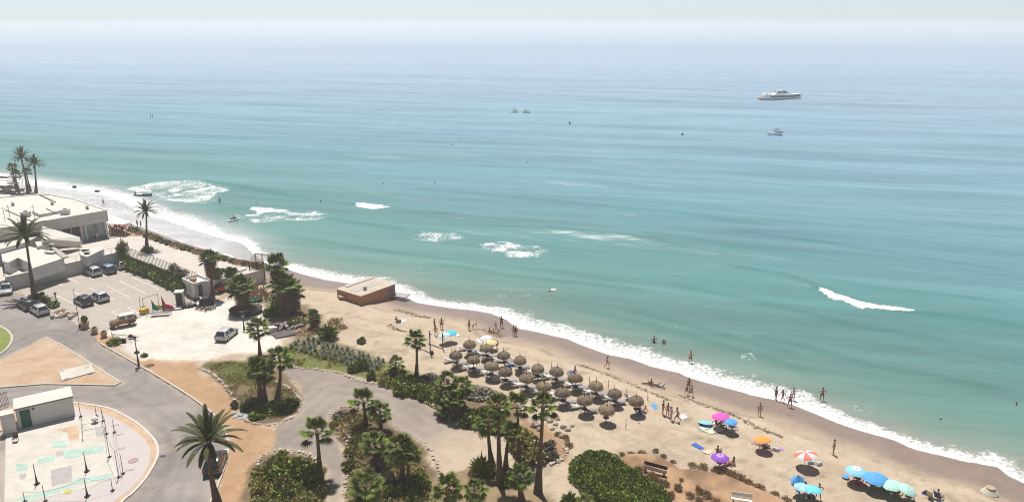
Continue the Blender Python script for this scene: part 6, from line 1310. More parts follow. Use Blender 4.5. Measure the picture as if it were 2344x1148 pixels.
mb.tube([(-1.6,0,.15),(-.6,.1,.3),(.4,0,.2),(1.5,-.3,.15)], [.06,.13,.12,.05], 7); mb.tube([(.2,0,.2),(.8,.5,.45)], [.08,.03], 5); mb.tube([(-.5,.1,.3),(-.9,.6,.5)], [.08,.03], 5); mb.tube([(1.0,-.2,.15),(1.3,.3,.5)], [.08,.04], 5); mb.build('trunk', M_dwood, t, smooth=True)
# ------------------------------------------------------------------ beach umbrellas
def pcol(nm, c): return mat(nm, c, .7, .06, 2)
def umbrella(label, x, y, rad, h, c1, c2=None, tilt=0.0, taz=0.0, n=8, ring=None, group='beach umbrellas'):
    rad *= .95
    h *= .84
    q_ = PG(x, y, h); t = thing('beach_umbrella', label, 'beach umbrella', q_, 0, group)
    M = Euler((0, tilt, taz)).to_matrix(); piv = Vector((0,0,h-.35)); sag = rad*.32
    for part_i, c_ in enumerate((c1, c2) if c2 else (c1,)):
        mb = MB()
        for k_ in range(n):
            if c2 and k_ % 2 != part_i: continue
            a0, a1 = 6.283*k_/n, 6.283*(k_+1)/n; rows = []
            for rr, zz in ((0.02,.35),(rad*.45,.35-sag*.28),(rad*.8,.35-sag*.72),(rad,.35-sag*1.15)):
                rows.append([Vector((math.cos(a0+(a1-a0)*u)*rr*(1-.05*math.sin(u*math.pi)*(rr/rad)), math.sin(a0+(a1-a0)*u)*rr*(1-.05*math.sin(u*math.pi)*(rr/rad)), zz)) for u in (0,.5,1)])
            V = [M @ v+piv for r0 in rows for v in r0]; F = []
            for i in range(3):
                for j in range(2): F.append((i*3+j, i*3+j+1, i*3+4+j, i*3+3+j))
            mb._add(V, F); V2 = [v-Vector((0,0,.012)) for v in V]; mb._add(V2, [f[::-1] for f in F])
        mb.build('canopy', c_, t)
    if ring:
        mb = MB()
        for k_ in range(n):
            a0, a1 = 6.283*k_/n, 6.283*(k_+1)/n; f = lambda rr: .35-sag*.28*(rr/(rad*.45))+.012
            mb._add([M @ Vector((math.cos(a)*rr, math.sin(a)*rr, f(rr)))+piv for rr, a in ((rad*.12,a0),(rad*.44,a0),(rad*.44,a1),(rad*.12,a1))], [(0,1,2,3)])
        mb.build('ring_panel', ring, t)
    tip = M @ Vector((0,0,.42))+piv; mb = MB(); mb.tube([(0,0,-.2), piv, tip], .022, 6); mb.build('pole', M_lf, t)
    return t
U = dict(turq=pcol('turquoise_cloth', (.03,.42,.55)), white=pcol('white_cloth', (.50,.50,.49)), blue=pcol('blue_cloth', (.07,.28,.58)), sky=pcol('sky_cloth', (.20,.46,.60)), pink=pcol('pink_cloth', (.62,.07,.36)), yel=pcol('yellow_cloth', (.60,.46,.22)), org=pcol('orange_cloth', (.64,.26,.05)), coral=pcol('coral_cloth', (.60,.15,.11)), purp=pcol('purple_cloth', (.20,.06,.40)), lil=pcol('lilac_cloth', (.42,.22,.52)), mint=pcol('mint_cloth', (.34,.56,.49)), lblue=pcol('pale_blue_cloth', (.33,.48,.62)), royal=pcol('royal_cloth', (.015,.10,.45)), red=pcol('bright_red_cloth', (.55,.05,.07)), cream=pcol('cream_cloth', (.58,.52,.38)), green=pcol('lime_cloth', (.42,.48,.26)), dk=pcol('dark_navy_cloth', (.02,.03,.08)))
umbrella('turquoise umbrella left of the thatched parasols', 1030, 757, 1.05, 2.0, U['turq'])
umbrella('pale blue and white umbrella just left of the turquoise one', 1017, 762, .95, 1.9, U['lblue'], U['white'], tilt=.2, taz=3.5)
umbrella('white umbrella behind the first thatched parasols', 1112, 769, 1.0, 1.6, U['white'], tilt=.15, taz=3.8)
umbrella('yellow umbrella behind the second thatched parasol', 1123, 778, 1.0, 1.7, U['yel'])
umbrella('pink umbrella beside the blue one', 1650, 946, 1.05, 2.1, U['pink'], tilt=.12, taz=2.5)
umbrella('blue umbrella right of the pink one', 1672, 959, .85, 1.9, U['blue'])
umbrella('pale blue umbrella lying low left of the pink one', 1615, 962, .85, .55, U['sky'], tilt=.3, taz=1.2)
umbrella('orange umbrella standing alone above a dark bag', 1746, 999, .95, 1.9, U['org'], tilt=.1, taz=2.2)
umbrella('coral and white striped umbrella', 1845, 1033, 1.2, 2.1, U['coral'], U['white'], tilt=.18, taz=2.6)
umbrella('purple and lilac ringed umbrella', 1649, 1040, .98, 1.8, U['purp'], ring=U['lil'])
umbrella('light blue umbrella with white centre, left of the big blue one', 1961, 1070, 1.1, 2.0, U['sky'], ring=U['white'])
umbrella('largest blue umbrella, right of the light blue one', 2006, 1085, 1.3, 2.0, U['blue'])
umbrella('mint umbrella to the right of the largest blue one', 2044, 1102, 1.05, 1.9, U['mint'], tilt=.1, taz=3.0)
umbrella('mint umbrella tilted away at the right end of the row', 2077, 1112, 1.0, 1.8, U['mint'], tilt=.3, taz=5.8)
umbrella('small upside-down looking blue parasol on the sand left of the light blue one', 1936, 1087, .38, .35, U['blue'])['label'] = 'tiny blue child parasol on the sand left of the light blue umbrella'
umbrella('aqua umbrella half of the pair beside the dark blue tent', 1861, 1112, .95, 1.9, pcol('aqua_cloth', (.12,.52,.56)), tilt=.15, taz=1.0)
umbrella('pale aqua umbrella touching the dark blue tent', 1838, 1108, .85, 1.9, U['sky'], U['mint'])
q_ = PG(1822,1128); t = thing('beach_tent', 'royal blue tent-like umbrella leaning on its edge beside the aqua umbrellas', 'tent', q_, .5)
mb = MB(); n_ = 8; V = [(0,0,2.0)]+[(math.cos(6.283*k_/n_)*.85, math.sin(6.283*k_/n_)*.5, 1.35+.2*math.sin(6.283*k_/n_)) for k_ in range(n_)]; mb._add(V, [(0,1+k_,1+(k_+1) % n_) for k_ in range(n_)]); mb.build('canopy', U['blue'], t)
mb = MB(); mb._add([(-.85,-.05,1.33),(.85,-.05,1.33),(.1,-.35,.1),(-.85,.05,1.33),(.85,.05,1.33),(.1,-.25,.1)], [(0,2,1),(3,4,5),(0,1,4,3),(1,2,5,4),(2,0,3,5)]); mb.build('side_flap', U['royal'], t); MB().tube([(0,0,0),(0,0,2.1)], .025, 6).build('pole', M_lf, t)
# towels, bags, chairs
def towel(label, quad, m_, stripes=None, group='beach towels'):
    pts = [PG(*p_) for p_ in quad]; c_ = sum(pts, Vector())/4; o_ = Vector((c_.x, c_.y, c_.z)); mb = MB(o_); up = Vector((0,0,.05))
    N = 6; V = []
    for i in range(N+1):
        for j in range(N+1):
            a_ = pts[0].lerp(pts[1], i/N); b_ = pts[3].lerp(pts[2], i/N); v = a_.lerp(b_, j/N); V.append(v+up+Vector((0,0,.035*math.sin(i*1.9+j*2.7)))-o_)
    F = [(i*(N+1)+j, (i+1)*(N+1)+j, (i+1)*(N+1)+j+1, i*(N+1)+j+1) for i in range(N) for j in range(N)]
    k_ = len(V); mb._add(V+[v-Vector((0,0,.06)) for v in V], F+[tuple(x+k_ for x in f[::-1]) for f in F])
    if stripes: mb.mi = [1 if (q // N) % 2 else 0 for q in range(len(F))]*2
    return tag(mb.build('beach_towel', [m_]+([stripes] if stripes else []), None), label, 'towel', group)
towel('royal blue towel alone on the sand below the pale blue umbrella', [(1582,1017),(1592,1013),(1612,1025),(1603,1029)], U['royal'])
towel('cream towel left of the purple umbrella', [(1605,1034),(1618,1028),(1636,1028),(1624,1039)], U['cream'])
towel('white towel stretched behind the pink umbrella pole', [(1616,968),(1638,960),(1645,967),(1625,974)], U['white'])
towel('striped white and green towel left of the pink umbrella group', [(1600,978),(1620,970),(1628,978),(1608,986)], U['white'], U['mint'])
towel('lime striped towel nearest the pink umbrella group', [(1610,986),(1640,976),(1662,984),(1625,994)], U['green'], U['white'])
towel('lilac towel right of the orange umbrella', [(1768,1028),(1782,1022),(1794,1028),(1780,1033)], U['lil'])
towel('red towel in the shade of the light blue umbrella', [(1944,1100),(1955,1096),(1984,1109),(1972,1117)], U['red'])
towel('white towel beneath the woman on the upper beach', [(897,735),(912,730),(934,731),(920,740)], U['white'])
towel('white cloth behind the standing group of four', [(1552,950),(1566,947),(1576,955),(1562,961)], U['white'])
towel('blue cloth to the left of the man sitting by the parasols', [(1299,857),(1306,849),(1313,853),(1307,861)], U['blue'])
towel('blue towel beside the stake left of the standing group', [(1490,927),(1499,922),(1507,932),(1500,937)], U['blue'])
towel('blue towel draped near the fourth seaward parasol', [(1160,830),(1172,827),(1180,838),(1170,842)], U['blue'])
towel('white sheet behind the first thatched parasols', [(1088,777),(1110,772),(1120,779),(1098,786)], U['white'])
towel('pale towel near the turquoise umbrella', [(1040,765),(1048,762),(1054,768),(1046,771)], U['white'])
towel('purple mat near the right frame edge', [(2108,1127),(2118,1121),(2124,1128),(2112,1132)], U['purp'])
towel('white towel at the right end near the purple mat', [(2135,1150),(2150,1140),(2162,1148),(2145,1158)], U['white'])
towel('white towel on the sand beside the blue tent', [(1838,1128),(1850,1120),(1860,1126),(1848,1136)], U['white'])
def bag(label, x, y, m_, s_=.45): t = thing('beach_bag', label, 'bag', PG(x, y), rng.random()*3, 'beach bags'); MB().box((0,0,s_*.4), (s_*1.5,s_,s_*.8), taper=.8, bev=.05).build('bag_body', m_, t); MB().tube([(-s_*.4,0,s_*.75),(0,0,s_*1.15),(s_*.4,0,s_*.75)], .02, 4).build('handle', M_dark, t)
for a_ in [('dark bag under the orange umbrella',1753,1022,U['dk']),('pale blue bag left under the coral and white umbrella',1856,1060,U['lblue']),('white cool box right under the coral and white umbrella',1874,1063,U['white']),('dark blue bag under the purple umbrella',1648,1058,U['dk']),('blue bag right of the lilac towel edge',1776,1030,U['white']),('dark bag on the white towel of the upper beach',914,737,U['dk']),('dark blue bag beside the last seaward parasol',1464,946,U['royal']),('white bag left of the blue big umbrella shade',1990,1103,U['white']),
  ('navy bag right of the purple mat',2122,1131,U['dk']),('white bag beneath the aqua umbrella',1847,1132,U['white']),('dark bag between the aqua umbrella people',1856,1138,U['dk'])]: bag(*a_)
def chair(label, x, y, rz, m_): 
    t = thing('beach_chair', label, 'beach chair', PG(x, y), rz, 'low beach chairs'); MB().box((0,0,.30), (.52,.5,.05)).build('seat', m_, t); MB().box((-.32,0,.62), (.06,.52,.66), ry=-.4).build('backrest', m_, t)
    for sy in (-.27, .27): MB().tube([(.24,sy,0),(.2,sy,.5),(-.3,sy,.52),(-.2,sy,0)], .018, 4).build('frame', M_lf, t)
for a_ in [('dark beach chair under the light blue umbrella',1962,1099,.6,U['dk']),('dark beach chair on the left under the largest blue umbrella',1997,1106,.9,U['dk']),('navy beach chair on the right under the largest blue umbrella',2019,1114,.3,U['dk']),('dark chair under the left mint umbrella',2050,1130,.4,M_dwood),('green brown chair under the tilted mint umbrella',2080,1142,.7,M_leafC),('blue beach chair under the blue umbrella beside the pink one',1675,982,.5,U['blue']),
   ('striped low chair right of the purple mat',2130,1138,.7,U['cream']),('navy chair at the bottom right beside the striped one',2147,1142,.3,U['dk']),('white chair beside the last seaward parasol',1437,912,.8,U['white']),('brown chair under the seventh seaward parasol',1312,880,.5,M_dwood),('dark folding chair under the left mint umbrella, rear one',2036,1122,2.5,U['dk'])]: chair(*a_)
# benches and the domed cover
def bench(label, x, y, rz, m_, L_=2.0): 
    t = thing('park_bench', label, 'bench', PG(x, y), rz, 'benches'); MB().box((0,.05,.45), (L_,.42,.06)).build('seat', m_, t); MB().box((0,.30,.78), (L_,.05,.34), rx=-.15).build('backrest', m_, t)
    for sx in (-L_*.4, L_*.4): MB().box((sx,.05,.22), (.08,.42,.44)).build('leg', M_dark, t)
bench('dark wooden bench on the orange dune looking at the sea', 1498, 1084, R(-28), M_dwood, 2.3); bench('white slatted bench at the bottom edge of the dune', 1697, 1152, R(-15), M_white, 1.8)
t = thing('upturned_dinghy', 'cream domed upturned dinghy at the lower right by the wet sand', 'dinghy', PG(2265,1128), R(-15), None, .8); MB().lathe([(.95,0),(.98,.12),(.80,.35),(.55,.62),(.42,.75)], 18).build('hull', mat('cream_hull', (.46,.42,.34), .7), t, smooth=True); MB().lathe([(.50,.70),(.52,.82),(.1,.86)], 14).build('keel_plate', mat('tan_top', (.36,.27,.19), .8), t)

# ------------------------------------------------------------------ people
def skin_body(J, E, Rr, root, name, m_, sub=1):
    me = bpy.data.meshes.new('t'); me.from_pydata([tuple(v) for v in J], E, []); o = bpy.data.objects.new('t', me); C.objects.link(o)
    md = o.modifiers.new('s', 'SKIN'); md.use_smooth_shade = True; s2 = o.modifiers.new('b', 'SUBSURF'); s2.levels = sub
    for i, v in enumerate(me.skin_vertices[0].data): v.radius = (Rr[i],)*2 if not hasattr(Rr[i], '__len__') else Rr[i]; v.use_root = (i == root)
    dg = bpy.context.evaluated_depsgraph_get(); out = bpy.data.meshes.new_from_object(o.evaluated_get(dg)); out.name = name; bpy.data.objects.remove(o); bpy.data.meshes.remove(me)
    out.materials.clear(); out.materials.append(m_); return out
def V3(*a): return Vector(a)
POSES = {  # hip, chest top, neck, head, (shoulder elbow wrist) x2, (hipjoint knee ankle toe) x2 ; x forward, y left
 'stand': (V3(0,0,.93), V3(0,0,1.38), V3(.03,0,1.60), [(V3(0,.19,1.38), V3(-.02,.25,1.10), V3(.06,.24,.86)), (V3(0,-.19,1.38), V3(-.02,-.25,1.10), V3(.06,-.24,.86))], [(V3(0,.10,.90), V3(.03,.11,.48), V3(-.02,.11,.08), V3(.14,.13,.03)), (V3(0,-.10,.90), V3(.01,-.11,.48), V3(-.03,-.12,.08), V3(.13,-.14,.03))]),
 'walk': (V3(0,0,.91), V3(.04,0,1.36), V3(.08,0,1.58), [(V3(.03,.19,1.36), V3(-.16,.23,1.12), V3(-.12,.22,.87)), (V3(.03,-.19,1.36), V3(.15,-.23,1.12), V3(.33,-.2,.96))], [(V3(0,.10,.88), V3(.24,.10,.52), V3(.24,.10,.10), V3(.40,.10,.06)), (V3(0,-.10,.88), V3(-.05,-.10,.47), V3(-.36,-.10,.17), V3(-.27,-.10,.03))]),
 'akimbo': (V3(0,0,.93), V3(0,0,1.38), V3(.03,0,1.60), [(V3(0,.19,1.38), V3(-.08,.42,1.16), V3(.04,.21,1.00)), (V3(0,-.19,1.38), V3(-.08,-.42,1.16), V3(.04,-.21,1.00))], [(V3(0,.10,.90), V3(.02,.16,.48), V3(-.02,.19,.08), V3(.13,.23,.03)), (V3(0,-.10,.90), V3(.02,-.16,.48), V3(-.02,-.19,.08), V3(.13,-.23,.03))]),
 'reach': (V3(0,0,.93), V3(.02,0,1.38), V3(.06,0,1.60), [(V3(0,.19,1.38), V3(.15,.3,1.55), V3(.2,.15,1.72)), (V3(0,-.19,1.38), V3(.2,-.25,1.2), V3(.38,-.1,1.25))], [(V3(0,.10,.90), V3(.06,.11,.48), V3(-.02,.12,.08), V3(.14,.14,.03)), (V3(0,-.10,.90), V3(-.01,-.11,.48), V3(-.08,-.12,.08), V3(.08,-.14,.03))]),
 'bend': (V3(0,0,.86), V3(.38,0,1.08), V3(.56,0,1.12), [(V3(.37,.18,1.05), V3(.5,.2,.78), V3(.62,.16,.54)), (V3(.37,-.18,1.05), V3(.48,-.2,.78), V3(.6,-.14,.52))], [(V3(0,.10,.84), V3(.12,.12,.46), V3(-.04,.12,.08), V3(.12,.13,.03)), (V3(0,-.10,.84), V3(-.05,-.12,.46), V3(-.28,-.12,.10), V3(-.14,-.13,.03))]),
 'sit': (V3(0,0,.13), V3(-.14,0,.57), V3(-.11,0,.80), [(V3(-.14,.18,.56), V3(-.04,.25,.34), V3(.2,.2,.30)), (V3(-.14,-.18,.56), V3(-.32,-.25,.32), V3(-.38,-.22,.06))], [(V3(.02,.10,.12), V3(.42,.14,.42), V3(.66,.12,.08), V3(.82,.14,.04)), (V3(.02,-.10,.12), V3(.44,-.14,.36), V3(.74,-.14,.08), V3(.90,-.16,.05))]),
 'chairsit': (V3(0,0,.45), V3(-.16,0,.88), V3(-.15,0,1.12), [(V3(-.16,.18,.87), V3(-.08,.27,.62), V3(.16,.24,.56)), (V3(-.16,-.18,.87), V3(-.08,-.27,.62), V3(.16,-.24,.56))], [(V3(.02,.10,.43), V3(.44,.13,.46), V3(.52,.13,.08), V3(.68,.14,.04)), (V3(.02,-.10,.43), V3(.44,-.13,.46), V3(.62,-.13,.08), V3(.78,-.14,.04))]),
 'lie': (V3(0,0,.14), V3(-.45,0,.18), V3(-.70,0,.26), [(V3(-.45,.18,.16), V3(-.3,.34,.1), V3(-.08,.36,.1)), (V3(-.45,-.18,.16), V3(-.6,-.4,.1), V3(-.75,-.2,.12))], [(V3(.03,.10,.13), V3(.42,.13,.22), V3(.82,.12,.09), V3(.92,.13,.2)), (V3(.03,-.10,.13), V3(.38,-.13,.42), V3(.62,-.13,.08), V3(.78,-.14,.05))]),
}
_pm = {}
def person_meshes(pose):
    if pose in _pm: return _pm[pose]
    hip, ch, hd_, arms, legs = POSES[pose]; J = [hip, hip.lerp(ch, .45), hip.lerp(ch, .8), ch]; Rr = [(.135,.105), (.115,.09), (.14,.10), (.09,.075)]; E = [(0,1),(1,2),(2,3)]
    nk = ch.lerp(hd_, .35); J.append(nk); Rr.append(.052); E.append((3,4)); J.append(hd_-(hd_-nk)*.1); Rr.append((.082,.095)); E.append((4,5)); J.append(hd_+(hd_-nk)*.55); Rr.append((.07,.085)); E.append((5,6))
    for sh, el, wr in arms:
        k_ = len(J); J += [sh, el, wr]; Rr += [.058, .042, .028]; E += [(2,k_),(k_,k_+1),(k_+1,k_+2)]
        d = (wr-el).normalized(); palm_ = wr+d*.075; J.append(palm_); Rr.append((.038,.018)); E.append((k_+2,k_+3))
    for hj, kn, an, to in legs:
        k_ = len(J); J += [hj, kn, an, to]; Rr += [.088, .058, .038, .034]; E += [(0,k_),(k_,k_+1),(k_+1,k_+2),(k_+2,k_+3)]
    body = skin_body(J, E, Rr, 0, 'body_'+pose, None)
    mb = MB(); # fingers, nose, ears joined into the same mesh
    for sgn, (sh, el, wr) in zip((1,-1), arms):
        d = (wr-el).normalized(); s_ = d.cross(Vector((0,sgn,.2))).normalized(); pc_ = wr+d*.10
        for i, L_ in enumerate((.065,.078,.072,.055)): a_ = pc_+s_*(i-1.5)*.019; mb.tube([a_-d*.02, a_+d*L_*.5, a_+d*L_*.85+Vector((0,-sgn*.018,0))], [.009,.009,.007], 5)
        a_ = wr+d*.03+s_*.03; mb.tube([a_, a_+s_*.03+d*.03, a_+s_*.04+d*.06], [.011,.010,.008], 5)
    up = (hd_-nk).normalized(); hc = hd_+up*.02; fw = Vector((1,0,0)) if pose != 'lie' else Vector((0,0,1)); sd = up.cross(fw).normalized(); fw = sd.cross(up).normalized()
    mb.blob(hc+fw*.095-up*.01, (.016,.014,.022), 1, 1, 0)
    for s_ in (-1, 1): mb.blob(hc+sd*.085*s_, (.018,.012,.028), 1, 1, 0)
    k0 = len(mb.f); mb.m = 1
    for s_ in (-1, 1): mb.blob(hc+fw*.083+sd*.03*s_+up*.012, .010, 1, 1, 0)
    mb.blob(hc+fw*.086-up*.045, (.01,.024,.006), 1, 1, 0)
    bm = bmesh.new(); bm.from_mesh(body); nf = len(bm.faces); t2 = mb.data('x', []); bm.from_mesh(t2)
    for i, f in enumerate(bm.faces):
        if i >= nf: f.material_index = mb.mi[i-nf]
        f.smooth = True
    bm.to_mesh(body); bm.free()
    # clothes grown on the same skeleton
    def cloth(Jc, Ec, Rc, nm): return skin_body(Jc, Ec, Rc, 0, nm, None)
    L1, L2 = legs[0], legs[1]
    shorts = cloth([hip, hip.lerp(ch, .18), L1[0], L1[0].lerp(L1[1], .62), L2[0], L2[0].lerp(L2[1], .62)], [(0,1),(0,2),(2,3),(0,4),(4,5)], [(.150,.120),(.140,.112),.105,.092,.105,.092], 'shorts')
    brief = cloth([hip, hip.lerp(ch, .10), L1[0].lerp(L1[1], .05), L2[0].lerp(L2[1], .05)], [(0,1),(0,2),(0,3)], [(.145,.115),(.135,.105),.096,.096], 'briefs')
    top = cloth([hip.lerp(ch, .12), hip.lerp(ch, .45), hip.lerp(ch, .82), ch-(ch-hip).normalized()*.02, arms[0][0], arms[0][0].lerp(arms[0][1], .5), arms[1][0], arms[1][0].lerp(arms[1][1], .5)], [(0,1),(1,2),(2,3),(2,4),(4,5),(2,6),(6,7)], [(.15,.12),(.135,.11),(.155,.115),(.09,.08),.07,.062,.07,.062], 'shirt')
    bikini = cloth([hip.lerp(ch, .62), hip.lerp(ch, .72), hip.lerp(ch, .82)], [(0,1),(1,2)], [(.135,.105),(.15,.112),(.145,.106)], 'bikini_top')
    hm = MB(); hm.blob(hc+up*.045-fw*.022, (.098,.092,.098) if pose != 'lie' else (.09,.092,.10), 3, 2, .05); hair_s = hm.data('hair', []); hm.blob(hc-up*.08-fw*.065, (.06,.075,.14) if pose != 'lie' else (.12,.075,.06), 4, 2, .05); hair_l = hm.data('hair', [])
    for h_ in (hair_s, hair_l): h_.polygons.foreach_set('use_smooth', [True]*len(h_.polygons))
    _pm[pose] = dict(body=body, shorts=shorts, briefs=brief, shirt=top, bikini_top=bikini, hs=hair_s, hl=hair_l); return _pm[pose]
SK = [mat('skin_tan', (.40,.225,.145), .6, .05, 3), mat('skin_brown', (.27,.145,.09), .6, .05, 3), mat('skin_fair', (.50,.32,.24), .6, .05, 3)]
M_feat = mat('face_features', (.03,.02,.02), .6); HR = [mat('hair_dark', (.018,.013,.01), .6), mat('hair_brown', (.06,.035,.02), .6), mat('hair_fair', (.25,.17,.09), .6), mat('cap_white', (.55,.55,.53), .8)]
def person(label, px, py, pose='stand', h=1.7, face=0, sk=0, hair=0, long=False, shorts=None, briefs=None, shirt=None, bikini=None, z=None, dz=0.0, group=None):
    """px,py: where feet (or seat) touch; face: degrees, 0 looks to the right of the picture, 90 away"""
    q_ = PG(px, py) if z is None else P(px, py, z); q_ = Vector((q_.x, q_.y, q_.z+dz+.02)); Mm = person_meshes(pose)
    t = thing('person', label, 'person', q_, R(face), group, scale=h/1.74); t.scale = (h/1.74*1.14, h/1.74*1.14, h/1.74)
    def part(nm, me, mats):
        o = bpy.data.objects.new(nm, me); C.objects.link(o); o.parent = t
        while len(me.materials) < len(mats): me.materials.append(None)
        for i, m_ in enumerate(mats): o.material_slots[i].link = 'OBJECT'; o.material_slots[i].material = m_
    part('body', Mm['body'], [SK[sk], M_feat]); part('hair', Mm['hl' if long else 'hs'], [HR[hair]])
    for nm, m_ in (('shorts', shorts), ('briefs', briefs), ('shirt', shirt), ('bikini_top', bikini)):
        if m_: part(nm, Mm[nm], [m_])
    return t
cb = dict(black=mat('cloth_black', (.015,.015,.017), .8), white=U['white'], red=mat('cloth_red', (.28,.03,.03), .8), navy=U['dk'], blue=U['royal'], olive=mat('cloth_olive', (.09,.085,.05), .8), grey=mat('cloth_grey', (.2,.2,.21), .8), pink=mat('cloth_pink', (.45,.18,.2), .8), teal=mat('cloth_teal', (.02,.15,.17), .8))
